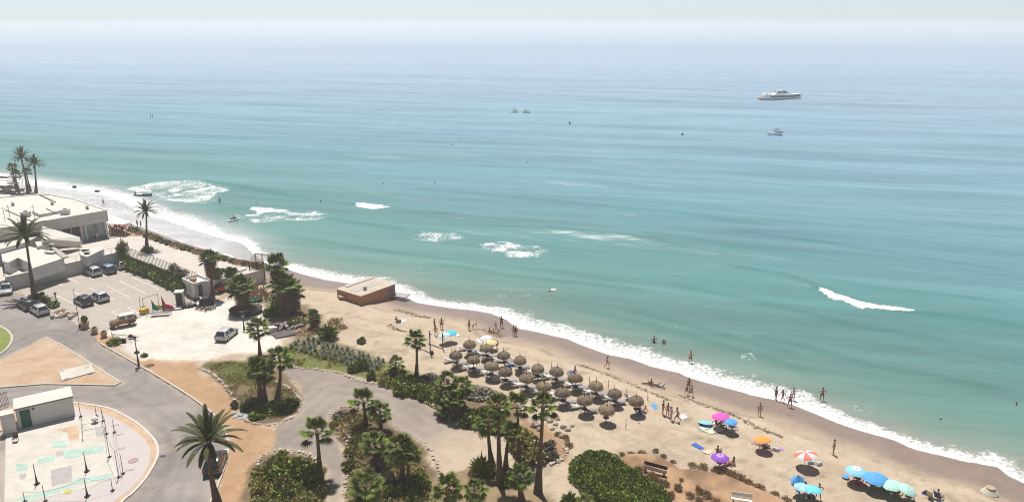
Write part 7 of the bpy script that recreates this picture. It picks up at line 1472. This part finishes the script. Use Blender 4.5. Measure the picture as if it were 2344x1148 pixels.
pp = [
 ('man in dark trunks standing left of the turquoise umbrella', 995,755,'stand',1.75,20,1,0,False,dict(shorts=cb['black'], shirt=cb['navy'])),
 ('dark-haired person standing directly above the turquoise umbrella', 1011,752,'stand',1.72,-60,1,0,False,dict(shorts=cb['navy'])),
 ('person walking just in front of the pale blue umbrella', 998,767,'walk',1.6,-140,0,1,True,dict(briefs=cb['grey'], bikini=cb['grey'])),
 ('woman standing at the start of the weed line behind the first parasol', 1074,755,'stand',1.65,-30,0,1,True,dict(briefs=cb['red'], bikini=cb['red'])),
 ('child bending down to dig in the sand above the parasols', 1083,752,'bend',1.35,0,0,1,False,dict(shorts=cb['pink'])),
 ('small child standing between the diggers and the wave edge', 1135,752,'stand',1.1,90,0,1,False,dict(shorts=cb['red'])),
 ('person in black clothes standing at the wave edge', 1148,749,'reach',1.75,90,1,0,False,dict(shorts=cb['black'], shirt=cb['black'])),
 ('left one of two people standing together on the wet sand', 1176,768,'stand',1.7,-90,1,0,True,dict(briefs=cb['black'], bikini=cb['black'])),
 ('right one of two people standing together on the wet sand', 1181,768,'stand',1.65,-110,1,0,False,dict(shorts=cb['black'])),
 ('child sitting at the left of the trio near the wave edge', 1122,760,'sit',1.3,-20,1,0,False,dict(shorts=cb['red'])),
 ('child sitting in the middle of the trio near the wave edge', 1131,762,'sit',1.3,30,0,1,False,dict(shorts=cb['pink'])),
 ('child sitting at the right of the trio near the wave edge', 1140,763,'sit',1.3,190,0,1,True,dict(briefs=cb['black'], bikini=cb['black'])),
 ('dark-haired woman sitting on the white towel of the upper beach', 908,737,'sit',1.65,-60,1,0,True,dict(briefs=cb['red'], bikini=cb['black'])),
 ('child standing right of the second seaward parasol', 1138,797,'stand',1.25,-90,0,1,False,dict(shorts=cb['teal'])),
 ('man sitting on the sand above the seventh seaward parasol', 1314,853,'sit',1.75,200,1,0,False,dict(shorts=cb['blue'])),
 ('woman in red walking alone along the smooth sand', 1389,841,'walk',1.66,-20,0,1,True,dict(briefs=cb['red'], bikini=cb['red'])),
 ('man in black shorts standing in the shallow water', 1580,831,'akimbo',1.78,100,0,0,False,dict(shorts=cb['black'])),
 ('adult walking behind two children on the wet sand', 1576,893,'stand',1.72,-70,1,0,True,dict(briefs=cb['black'], bikini=cb['black'])),
 ('left child of the pair before the adult on the wet sand', 1571,903,'walk',1.45,-80,0,0,False,dict(shorts=cb['navy'])),
 ('right child of the pair before the adult on the wet sand', 1582,906,'walk',1.5,-70,0,1,True,dict(briefs=cb['red'], bikini=cb['red'])),
 ('man in a black shirt, leftmost of the standing four', 1517,948,'stand',1.78,-20,2,0,False,dict(shorts=cb['grey'], shirt=cb['black'])),
 ('woman second from left among the standing four', 1528,952,'stand',1.68,-120,1,0,True,dict(briefs=cb['red'], bikini=cb['red'])),
 ('lightly dressed third person of the standing four', 1536,961,'stand',1.66,150,2,1,False,dict(shorts=cb['white'], shirt=cb['pink'])),
 ('man in dark trunks, rightmost of the standing four', 1550,964,'walk',1.76,170,1,0,False,dict(shorts=cb['olive'])),
 ('woman walking alone below the sheet of wet sand', 1738,951,'stand',1.68,-100,0,1,True,dict(briefs=cb['olive'], bikini=cb['olive'])),
 ('leftmost of the four bathers standing in the wash', 1775,914,'stand',1.68,20,1,0,False,dict(briefs=cb['black'])),
 ('woman, second from left of the four bathers in the wash', 1791,919,'walk',1.66,190,1,0,True,dict(briefs=cb['black'], bikini=cb['black'])),
 ('nearest of the four bathers, on the edge of the foam', 1807,931,'akimbo',1.74,-90,1,0,False,dict(shorts=cb['red'])),
 ('rightmost of the four bathers, standing in the foam', 1815,915,'stand',1.66,-100,2,1,True,dict(briefs=cb['navy'], bikini=cb['navy'])),
 ('bather with elbows out wading right of the foam', 1881,916,'akimbo',1.72,90,1,0,False,dict(shorts=cb['black'])),
 ('tanned man standing alone on the lower beach', 1907,1040,'stand',1.78,170,0,1,False,dict(briefs=SK[0])),
 ('woman standing under the aqua umbrella, left of the pair', 1840,1137,'stand',1.66,-30,0,1,True,dict(briefs=cb['red'], bikini=cb['red'])),
 ('person standing at the right of the aqua umbrella', 1872,1141,'akimbo',1.66,-100,0,1,True,dict(briefs=cb['red'], bikini=cb['red'])),
 ('dark-haired person sitting at the left under the pink umbrella', 1640,972,'sit',1.7,-50,1,0,True,dict(briefs=cb['black'], bikini=cb['black'])),
 ('person sitting at the right under the pink umbrella', 1651,976,'sit',1.7,-60,0,0,False,dict(shorts=cb['olive'])),
 ('person lounging on the blue beach chair', 1676,983,'chairsit',1.6,20,2,0,False,dict(shorts=cb['navy'], shirt=cb['grey'])),
 ('person sitting just behind the purple umbrella', 1643,1036,'sit',1.7,60,1,0,False,dict(shorts=cb['black'])),
 ('person lying below the purple umbrella', 1664,1064,'lie',1.7,200,0,1,False,dict(shorts=cb['red'])),
 ('dark-haired person sitting up right of the purple umbrella', 1676,1062,'sit',1.6,190,1,0,True,dict(briefs=cb['black'], bikini=cb['black'])),
 ('person lying under the orange umbrella', 1741,1019,'lie',1.7,150,2,1,False,dict(shorts=cb['pink'])),
 ('person sitting under the orange umbrella', 1748,1025,'sit',1.6,-30,1,0,False,dict(shorts=cb['navy'])),
 ('person sitting beside the last seaward parasol, left one', 1464,944,'sit',1.7,-60,1,0,False,dict(shorts=cb['blue'], shirt=cb['navy'])),
 ('fair person sitting beside the last seaward parasol, right one', 1474,942,'sit',1.7,180,2,3,False,dict(shorts=cb['red'], shirt=cb['pink'])),
 ('person lying under the seventh seaward parasol', 1322,887,'lie',1.7,40,1,0,False,dict(shorts=cb['black'])),
 ('person seated in the dark chair under the light blue umbrella', 1962,1099,'chairsit',1.7,30,1,0,False,dict(shorts=cb['black'], shirt=cb['black'])),
 ('person seated in the left chair under the largest blue umbrella', 1997,1106,'chairsit',1.7,40,1,0,True,dict(briefs=cb['black'], shirt=cb['navy'])),
 ('person seated in the right chair under the largest blue umbrella', 2019,1114,'chairsit',1.7,20,2,0,False,dict(shorts=cb['navy'], shirt=cb['teal'])),
 ('person seated in the chair under the left mint umbrella', 2050,1130,'chairsit',1.7,20,0,1,False,dict(shorts=cb['olive'])),
 ('person seated in the chair under the tilted mint umbrella', 2080,1142,'chairsit',1.7,40,2,2,False,dict(shorts=cb['olive'], shirt=cb['olive'])),
 ('person sitting under the yellow umbrella, left one', 1119,788,'sit',1.6,-60,0,1,False,dict(shorts=cb['red'])),
 ('person sitting under the yellow umbrella, right one', 1129,790,'sit',1.6,200,2,0,True,dict(briefs=cb['pink'], bikini=cb['pink'])),
 ('person seated in the navy chair at the bottom right', 2147,1142,'chairsit',1.6,30,2,0,False,dict(shorts=cb['blue'], shirt=cb['blue'])),
 ('person squatting on the driftwood log', 1491,882,'sit',1.6,-90,1,0,False,dict(shorts=cb['black']))]
for lb, x, y, po, h, fc, sk_, hr_, lg, kw in pp: person(lb, x, y, po, h, fc, sk_, hr_, lg, **kw)
person('person in white standing on the pale plaza before the glass corner', 224,549,'stand',1.7,-30,2,0,shirt=cb['white'],shorts=cb['white'],z=ZT+.02); person('dark-clothed person standing in the restaurant doorway', 217,541,'stand',1.7,-60,1,0,shirt=cb['black'],shorts=cb['black'],z=ZT+.05)
for a_ in [('distant walker on the wet sand beyond the restaurant',238,470,'walk',1.75,-150,0),('left of two distant people below the plaza feather palm',315,519,'stand',1.7,0,1),('right of two distant people below the plaza feather palm',323,520,'stand',1.6,180,0)]: person(a_[0], a_[1], a_[2], a_[3], a_[4], a_[5], 1, a_[6], shorts=cb['black'], shirt=cb['black'])
for lb, x, y, dz_, k_ in [('person standing waist deep near the big foam patch',503,463,-.45,'stand'),('waist deep bather left of the sunlit ripples off the parasols',1497,783,-.75,'akimbo'),('white-capped bather right of the waist deep one',1519,785,-.95,'stand'),('bather far right with only head and shoulders out',2326,928,-1.3,'stand'),('left of two standing paddlers far out on the left',345,271,.05,'stand'),('right of two standing paddlers far out on the left',350,271,.05,'stand'),
    ('head of a swimmer near the small breaking wave',587,467,-1.35,'stand'),('swimmer beside a pale board in mid water',1259,667,-1.2,'reach')]:
    person(lb, x, y, k_, 1.72, 90 if 'paddler' not in lb else 180, 1, 3 if 'white-capped' in lb else 0, z=0.0, dz=dz_, shorts=cb['black'])
# ------------------------------------------------------------------ boats and buoys
def hull_mb(L_, B, H_, n=14, stern=.85, flare=1.0, z0=-.4, bow=1.35):
    mb = MB(); V = []; m = 7
    for i in range(n+1):
        u = i/n; x = -L_/2+L_*u; w_ = B/2*(stern+(1-stern)*math.sin(min(u*2.2, 1)*math.pi/2))*(1-max(0, (u-.45)/.55)**2.3)**.8+.01
        zt = H_*(1+(bow-1)*u**2.2); sh = L_*.05*max(0, (u-.8)/.2)
        for j, (a_, b_) in enumerate([(0,0),(.45,.08),(.78,.4),(1.0,1.0)]): V.append((x+sh*b_, -w_*a_, lerp(z0, zt, b_)))
        for j, (a_, b_) in enumerate([(1.0,1.0),(.78,.4),(.45,.08)]): V.append((x+sh*b_, w_*a_, lerp(z0, zt, b_)))
    F = [(i*m+j, i*m+(j+1) % m, (i+1)*m+(j+1) % m, (i+1)*m+j) for i in range(n) for j in range(m)]+[tuple(range(m-1,-1,-1)), tuple(range(n*m, n*m+m))]
    mb._add(V, F); return mb
M_hull = mat('white_gelcoat', (.78,.77,.75), .3, .03, 1); M_teak = mat('teak_deck', (.30,.20,.13), .7)
yl = P(1788,226.5,0); k_ = (yl.y*cp+CH*sp)/FPX; YL = 92*k_*1.02
yt = thing('motor_yacht', 'large white motor yacht with dark window band anchored offshore', 'yacht', (yl.x, yl.y, 0), R(8))
s_ = YL/20.0
hm = hull_mb(20,5.0,2.05,16,.9,bow=1.25); hm.build('hull', M_hull, yt, smooth=False)
for sg in (-1, 1):
    mb = MB(); V = []; n_ = 14
    for i in range(n_+1):
        u = lerp(.16, .93, i/n_); x = -10+20*u; w_ = 2.5*(.9+.1*math.sin(min(u*2.2, 1)*math.pi/2))*(1-max(0, (u-.45)/.55)**2.3)**.8; zt = 2.05*(1+.25*u**2.2)
        for f_ in (.52, .90):
            fy = lerp(.78, 1.0, (f_-.4)/.6); V.append((x+20*.05*max(0, (u-.8)/.2)*f_, sg*(w_*fy+.05), lerp(-.4, zt, f_)))
    mb._add(V, [(2*i, 2*i+2, 2*i+3, 2*i+1) for i in range(n_)]); mb.build('window_band', mat('navy_band', (.012,.02,.045), .7), yt)
mb = MB(); V = [(-5,-1.9,2.0),(5.6,-1.0,2.35),(5.6,1.0,2.35),(-5,1.9,2.0),(-3.6,-1.6,2.9),(2.2,-1.1,2.95),(2.2,1.1,2.95),(-3.6,1.6,2.9)]; mb._add(V, [(0,1,5,4),(1,2,6,5),(2,3,7,6),(3,0,4,7),(4,5,6,7)]); mb.build('deckhouse', M_hull, yt)
mb = MB(); V = [(1.2,-1.25,2.95),(3.3,-.95,2.85),(3.3,.95,2.85),(1.2,1.25,2.95),(-.2,-1.15,4.0),(.9,-1.0,4.0),(.9,1.0,4.0),(-.2,1.15,4.0)]; mb._add(V, [(0,1,5,4),(1,2,6,5),(2,3,7,6),(3,0,4,7),(4,5,6,7)]); mb.build('windscreen', M_glass, yt)
MB().box((-1.2,0,4.12), (3.8,2.5,.14), bev=.04).build('hardtop', M_hull, yt); MB().box((-2.9,-1.2,3.45), (.9,.12,1.3), ry=.5).box((-2.9,1.2,3.45), (.9,.12,1.3), ry=.5).build('radar_arch', M_hull, yt); MB().box((-1.4,0,3.4), (1.6,2.1,.8)).build('cabin_glass', M_glass, yt)
MB().box((-7.2,0,2.25), (3.2,3.4,.5), bev=.15).box((-8.3,0,2.7), (1.2,3.2,.5), bev=.15).build('sun_pad', M_hull, yt); MB().box((-10.3,0,.5), (2.0,4.2,.18)).build('swim_platform', M_teak, yt)
MB().tube([(-2,0,4.2),(-2.2,0,5.2)], .05, 5).build('antenna', M_metal, yt); MB().box((-5.8,0,1.95), (2.6,3.6,.1)).build('cockpit_floor', M_dwood, yt)
yt.scale = (s_, s_, s_)
tb = P(1753,223.5,0); t = thing('yacht_tender', 'small dark tender at the stern of the motor yacht', 'dinghy', (tb.x, tb.y, 0), R(40)); hull_mb(3.4,1.6,.5).build('hull', M_dark, t); MB().box((-1.5,0,.9), (.5,.6,1.0), bev=.1).build('outboard_motor', M_black, t)
t = thing('floating_platform', 'grey raft trailing left of the yacht tender', 'raft', (P(1739,225,0).x, P(1739,225,0).y, 0), 0); MB().box((0,0,.2), (2.8,1.6,.35), bev=.1).build('deck', M_metal, t); MB().box((0,0,.42), (1.2,.8,.12)).build('hatch', M_dark, t)
bl = P(1773,308,0); k_ = (bl.y*cp+CH*sp)/FPX; t = thing('motorboat', 'small white motorboat with dark canopy nearer than the yacht', 'motorboat', (bl.x, bl.y, 0), R(186), None, 34*k_/6.2); hull_mb(6.2,2.2,.85,12,.9,bow=1.3).build('hull', M_hull, t)
MB().box((-.6,0,1.2), (1.8,1.3,.6), taper=.8).build('console', M_hull, t); MB().box((.25,0,1.45), (.1,1.3,.5), ry=-.5).build('windscreen', M_glass, t); MB().box((-.9,0,2.25), (1.9,1.6,.12), bev=.04).build('canopy', U['dk'], t)
for sx in (-1.6, -.3):
    for sy in (-.7, .7): MB().tube([(sx,sy,.9),(sx,sy,2.2)], .035, 5).build('canopy_post', M_dark, t)
MB().box((-3.2,0,.8), (.55,.5,1.1), bev=.1).build('outboard_motor', M_black, t); MB().box((-2.2,0,1.0), (.8,1.5,.3), bev=.05).build('bench_seat', M_dwood, t)
il = P(328,447,0); k_ = (il.y*cp+CH*sp)/FPX; t = thing('inflatable_boat', 'empty pale-decked dinghy floating before the big foam patch', 'dinghy', (il.x, il.y, 0), R(-6), None, 41*k_/6.0); hull_mb(6.0,1.9,.42,12,.85,bow=1.6).build('hull', mat('dark_teal_hull', (.035,.08,.08), .5), t); MB().box((-.4,0,.40), (4.6,1.2,.12), bev=.03).build('deck', M_hull, t)
MB().box((-2.7,0,.8), (.5,.5,.8), bev=.1).build('outboard_motor', M_black, t)
def jetski(label, x, y, rz, sc=1.0, rider=False):
    l_ = P(x, y, 0); t = thing('jet_ski', label, 'jet ski', (l_.x, l_.y, 0), rz, 'jet skis', sc); hull_mb(3.0,1.15,.55,10,.8,bow=1.4).build('hull', M_hull, t); MB().box((-.5,0,.82), (1.3,.4,.3), bev=.08).build('seat', M_black, t); MB().box((.55,0,.8), (.8,.6,.35), taper=.7).box((.25,0,1.1), (.08,.75,.06)).build('handlebar', M_dark, t)
jetski('white jet ski on the water below the small breaking wave', 535, 506, R(50), .85)
person('rider in dark clothes standing on the near jet ski', 536, 505, 'chairsit', 1.35, 50, 1, 0, z=.0, dz=.3, shorts=cb['black'], shirt=cb['black'])
jetski('dark looking jet ski, left one of the distant pair', 1177, 257, R(10), 1.25); jetski('jet ski with pale hull, right one of the distant pair', 1205, 257, R(170), 1.25)
for x, y, lb in [(1179,257,'rider on the left one of the distant jet skis')]: person(lb, x, y, 'chairsit', 2.2, 10, 1, 0, z=0, dz=.6, shorts=cb['black'], shirt=cb['black'])
board('pale bodyboard floating beside the mid water swimmer', 1265, 664, R(10), None, 1.7); bpy.context.view_layer.update()
o = [o for o in C.objects if o.get('label') == 'pale bodyboard floating beside the mid water swimmer'][0]; l_ = P(1264,665,0); o.location = (l_.x, l_.y, .05); o['group'] = ''; del o['group']
for i, (x, y) in enumerate([(345,272),(350,272)]):
    l_ = P(x, y, 0); t = thing('paddle_board', 'distant dark board under the %s paddler' % ['left','right'][i], 'board', (l_.x, l_.y, 0), .2, 'boards of the two distant paddlers'); mb = MB(); mb.blob((0,0,.05), (1.6,.4,.1), 0, 2, 0); mb.build('deck', M_grey, t); MB().box((-1.3,0,0), (.2,.03,.2)).build('fin', M_dark, t)
M_bo = mat('buoy_yellow', (.50,.36,.10), .6); M_bd = M_black
def buoy(label, x, y, s_=1.0, m_=None, grp='marker buoys at sea'):
    l_ = P(x, y, 0); d = (l_.y*cp+CH*sp)/FPX; r = max(.22, .95*d)*s_; t = thing('sea_buoy', label, 'buoy', (l_.x, l_.y, 0), 0, grp)
    MB().lathe([(r*.4,-.2),(r*.95,r*.2),(r*.9,r*.8),(r*.45,r*1.5),(r*.15,r*2.0)], 12).build('float', m_ or M_bo, t, smooth=True); MB().lathe([(r*.97,r*.3),(r*1.0,r*.35),(r*1.0,r*.55),(r*.94,r*.6)], 12).build('band', M_bd, t)
for x, y, lb in [(1058,257,'tiny buoy far out, left of the distant jet skis'),(1221,297,'tiny buoy below the distant jet skis'),(1051,318,'tiny buoy mid sea, upper one of a close pair'),(1035,332,'tiny buoy mid sea, lower one of a close pair'),(1317,354,'small buoy below the dark float'),(1428,330,'small buoy left of the dark round float'),
   (1206,371,'small pale buoy in mid sea'),(1060,396,'small dark buoy right of the two yellow ones'),(878,421,'yellow buoy above the small breaking wave'),(995,417,'yellow buoy right of the small breaking wave'),(1937,336,'small buoy right of the motorboat'),(734,460,'yellow buoy on the long swell left of the breaking wave'),
   (502,418,'small buoy above the big foam patch'),(546,84,'speck of a buoy near the horizon'),(198,98,'speck of a buoy near the horizon at far left'),(597,208,'speck of a buoy in the upper left sea'),(266,180,'faint buoy at the upper left')]:
    buoy(lb, x, y, 1.0 if y > 250 else .8)
buoy('dark bell-shaped float right of the distant jet skis', 1304, 283, 2.2, M_black, None); buoy('dark round float far left of the motorboat', 1562, 309, 2.2, M_black, None)
for x, y, lb in [(1622,829,'tiny white float in the shallows right of the wading man'),(2153,957,'tiny white float in the shallows at lower right')]: buoy(lb, x, y, .6, M_white)
for i, (x, y) in enumerate([(171,427),(222,437)]): w = P(x, y, .1); mb = MB(w); mb.blob((0,0,.0), (.7,.4,.3), i, 2, .3); tag(mb.build('sea_rock', M_dark), ['low dark rock in the foam behind the distant palms','smaller wet rock in the foam nearer the restaurant'][i], 'rock')
# ------------------------------------------------------------------ haze over the sea
hz = MB(); hz.box((0, 19000, 20), (90000, 46500, 60))
m, n, l, b = nt('haze'); n.remove(b)
pv = n.new('ShaderNodeVolumePrincipled'); pv.inputs['Color'].default_value = (.86,.87,.875,1); pv.inputs['Density'].default_value = 4.6e-4; pv.inputs['Anisotropy'].default_value = 0.25
l.new(pv.outputs[0], n['Material Output'].inputs['Volume'])
tag(hz.build('haze', m), 'pale summer haze lying over the sea and beach', 'haze', kind='stuff')
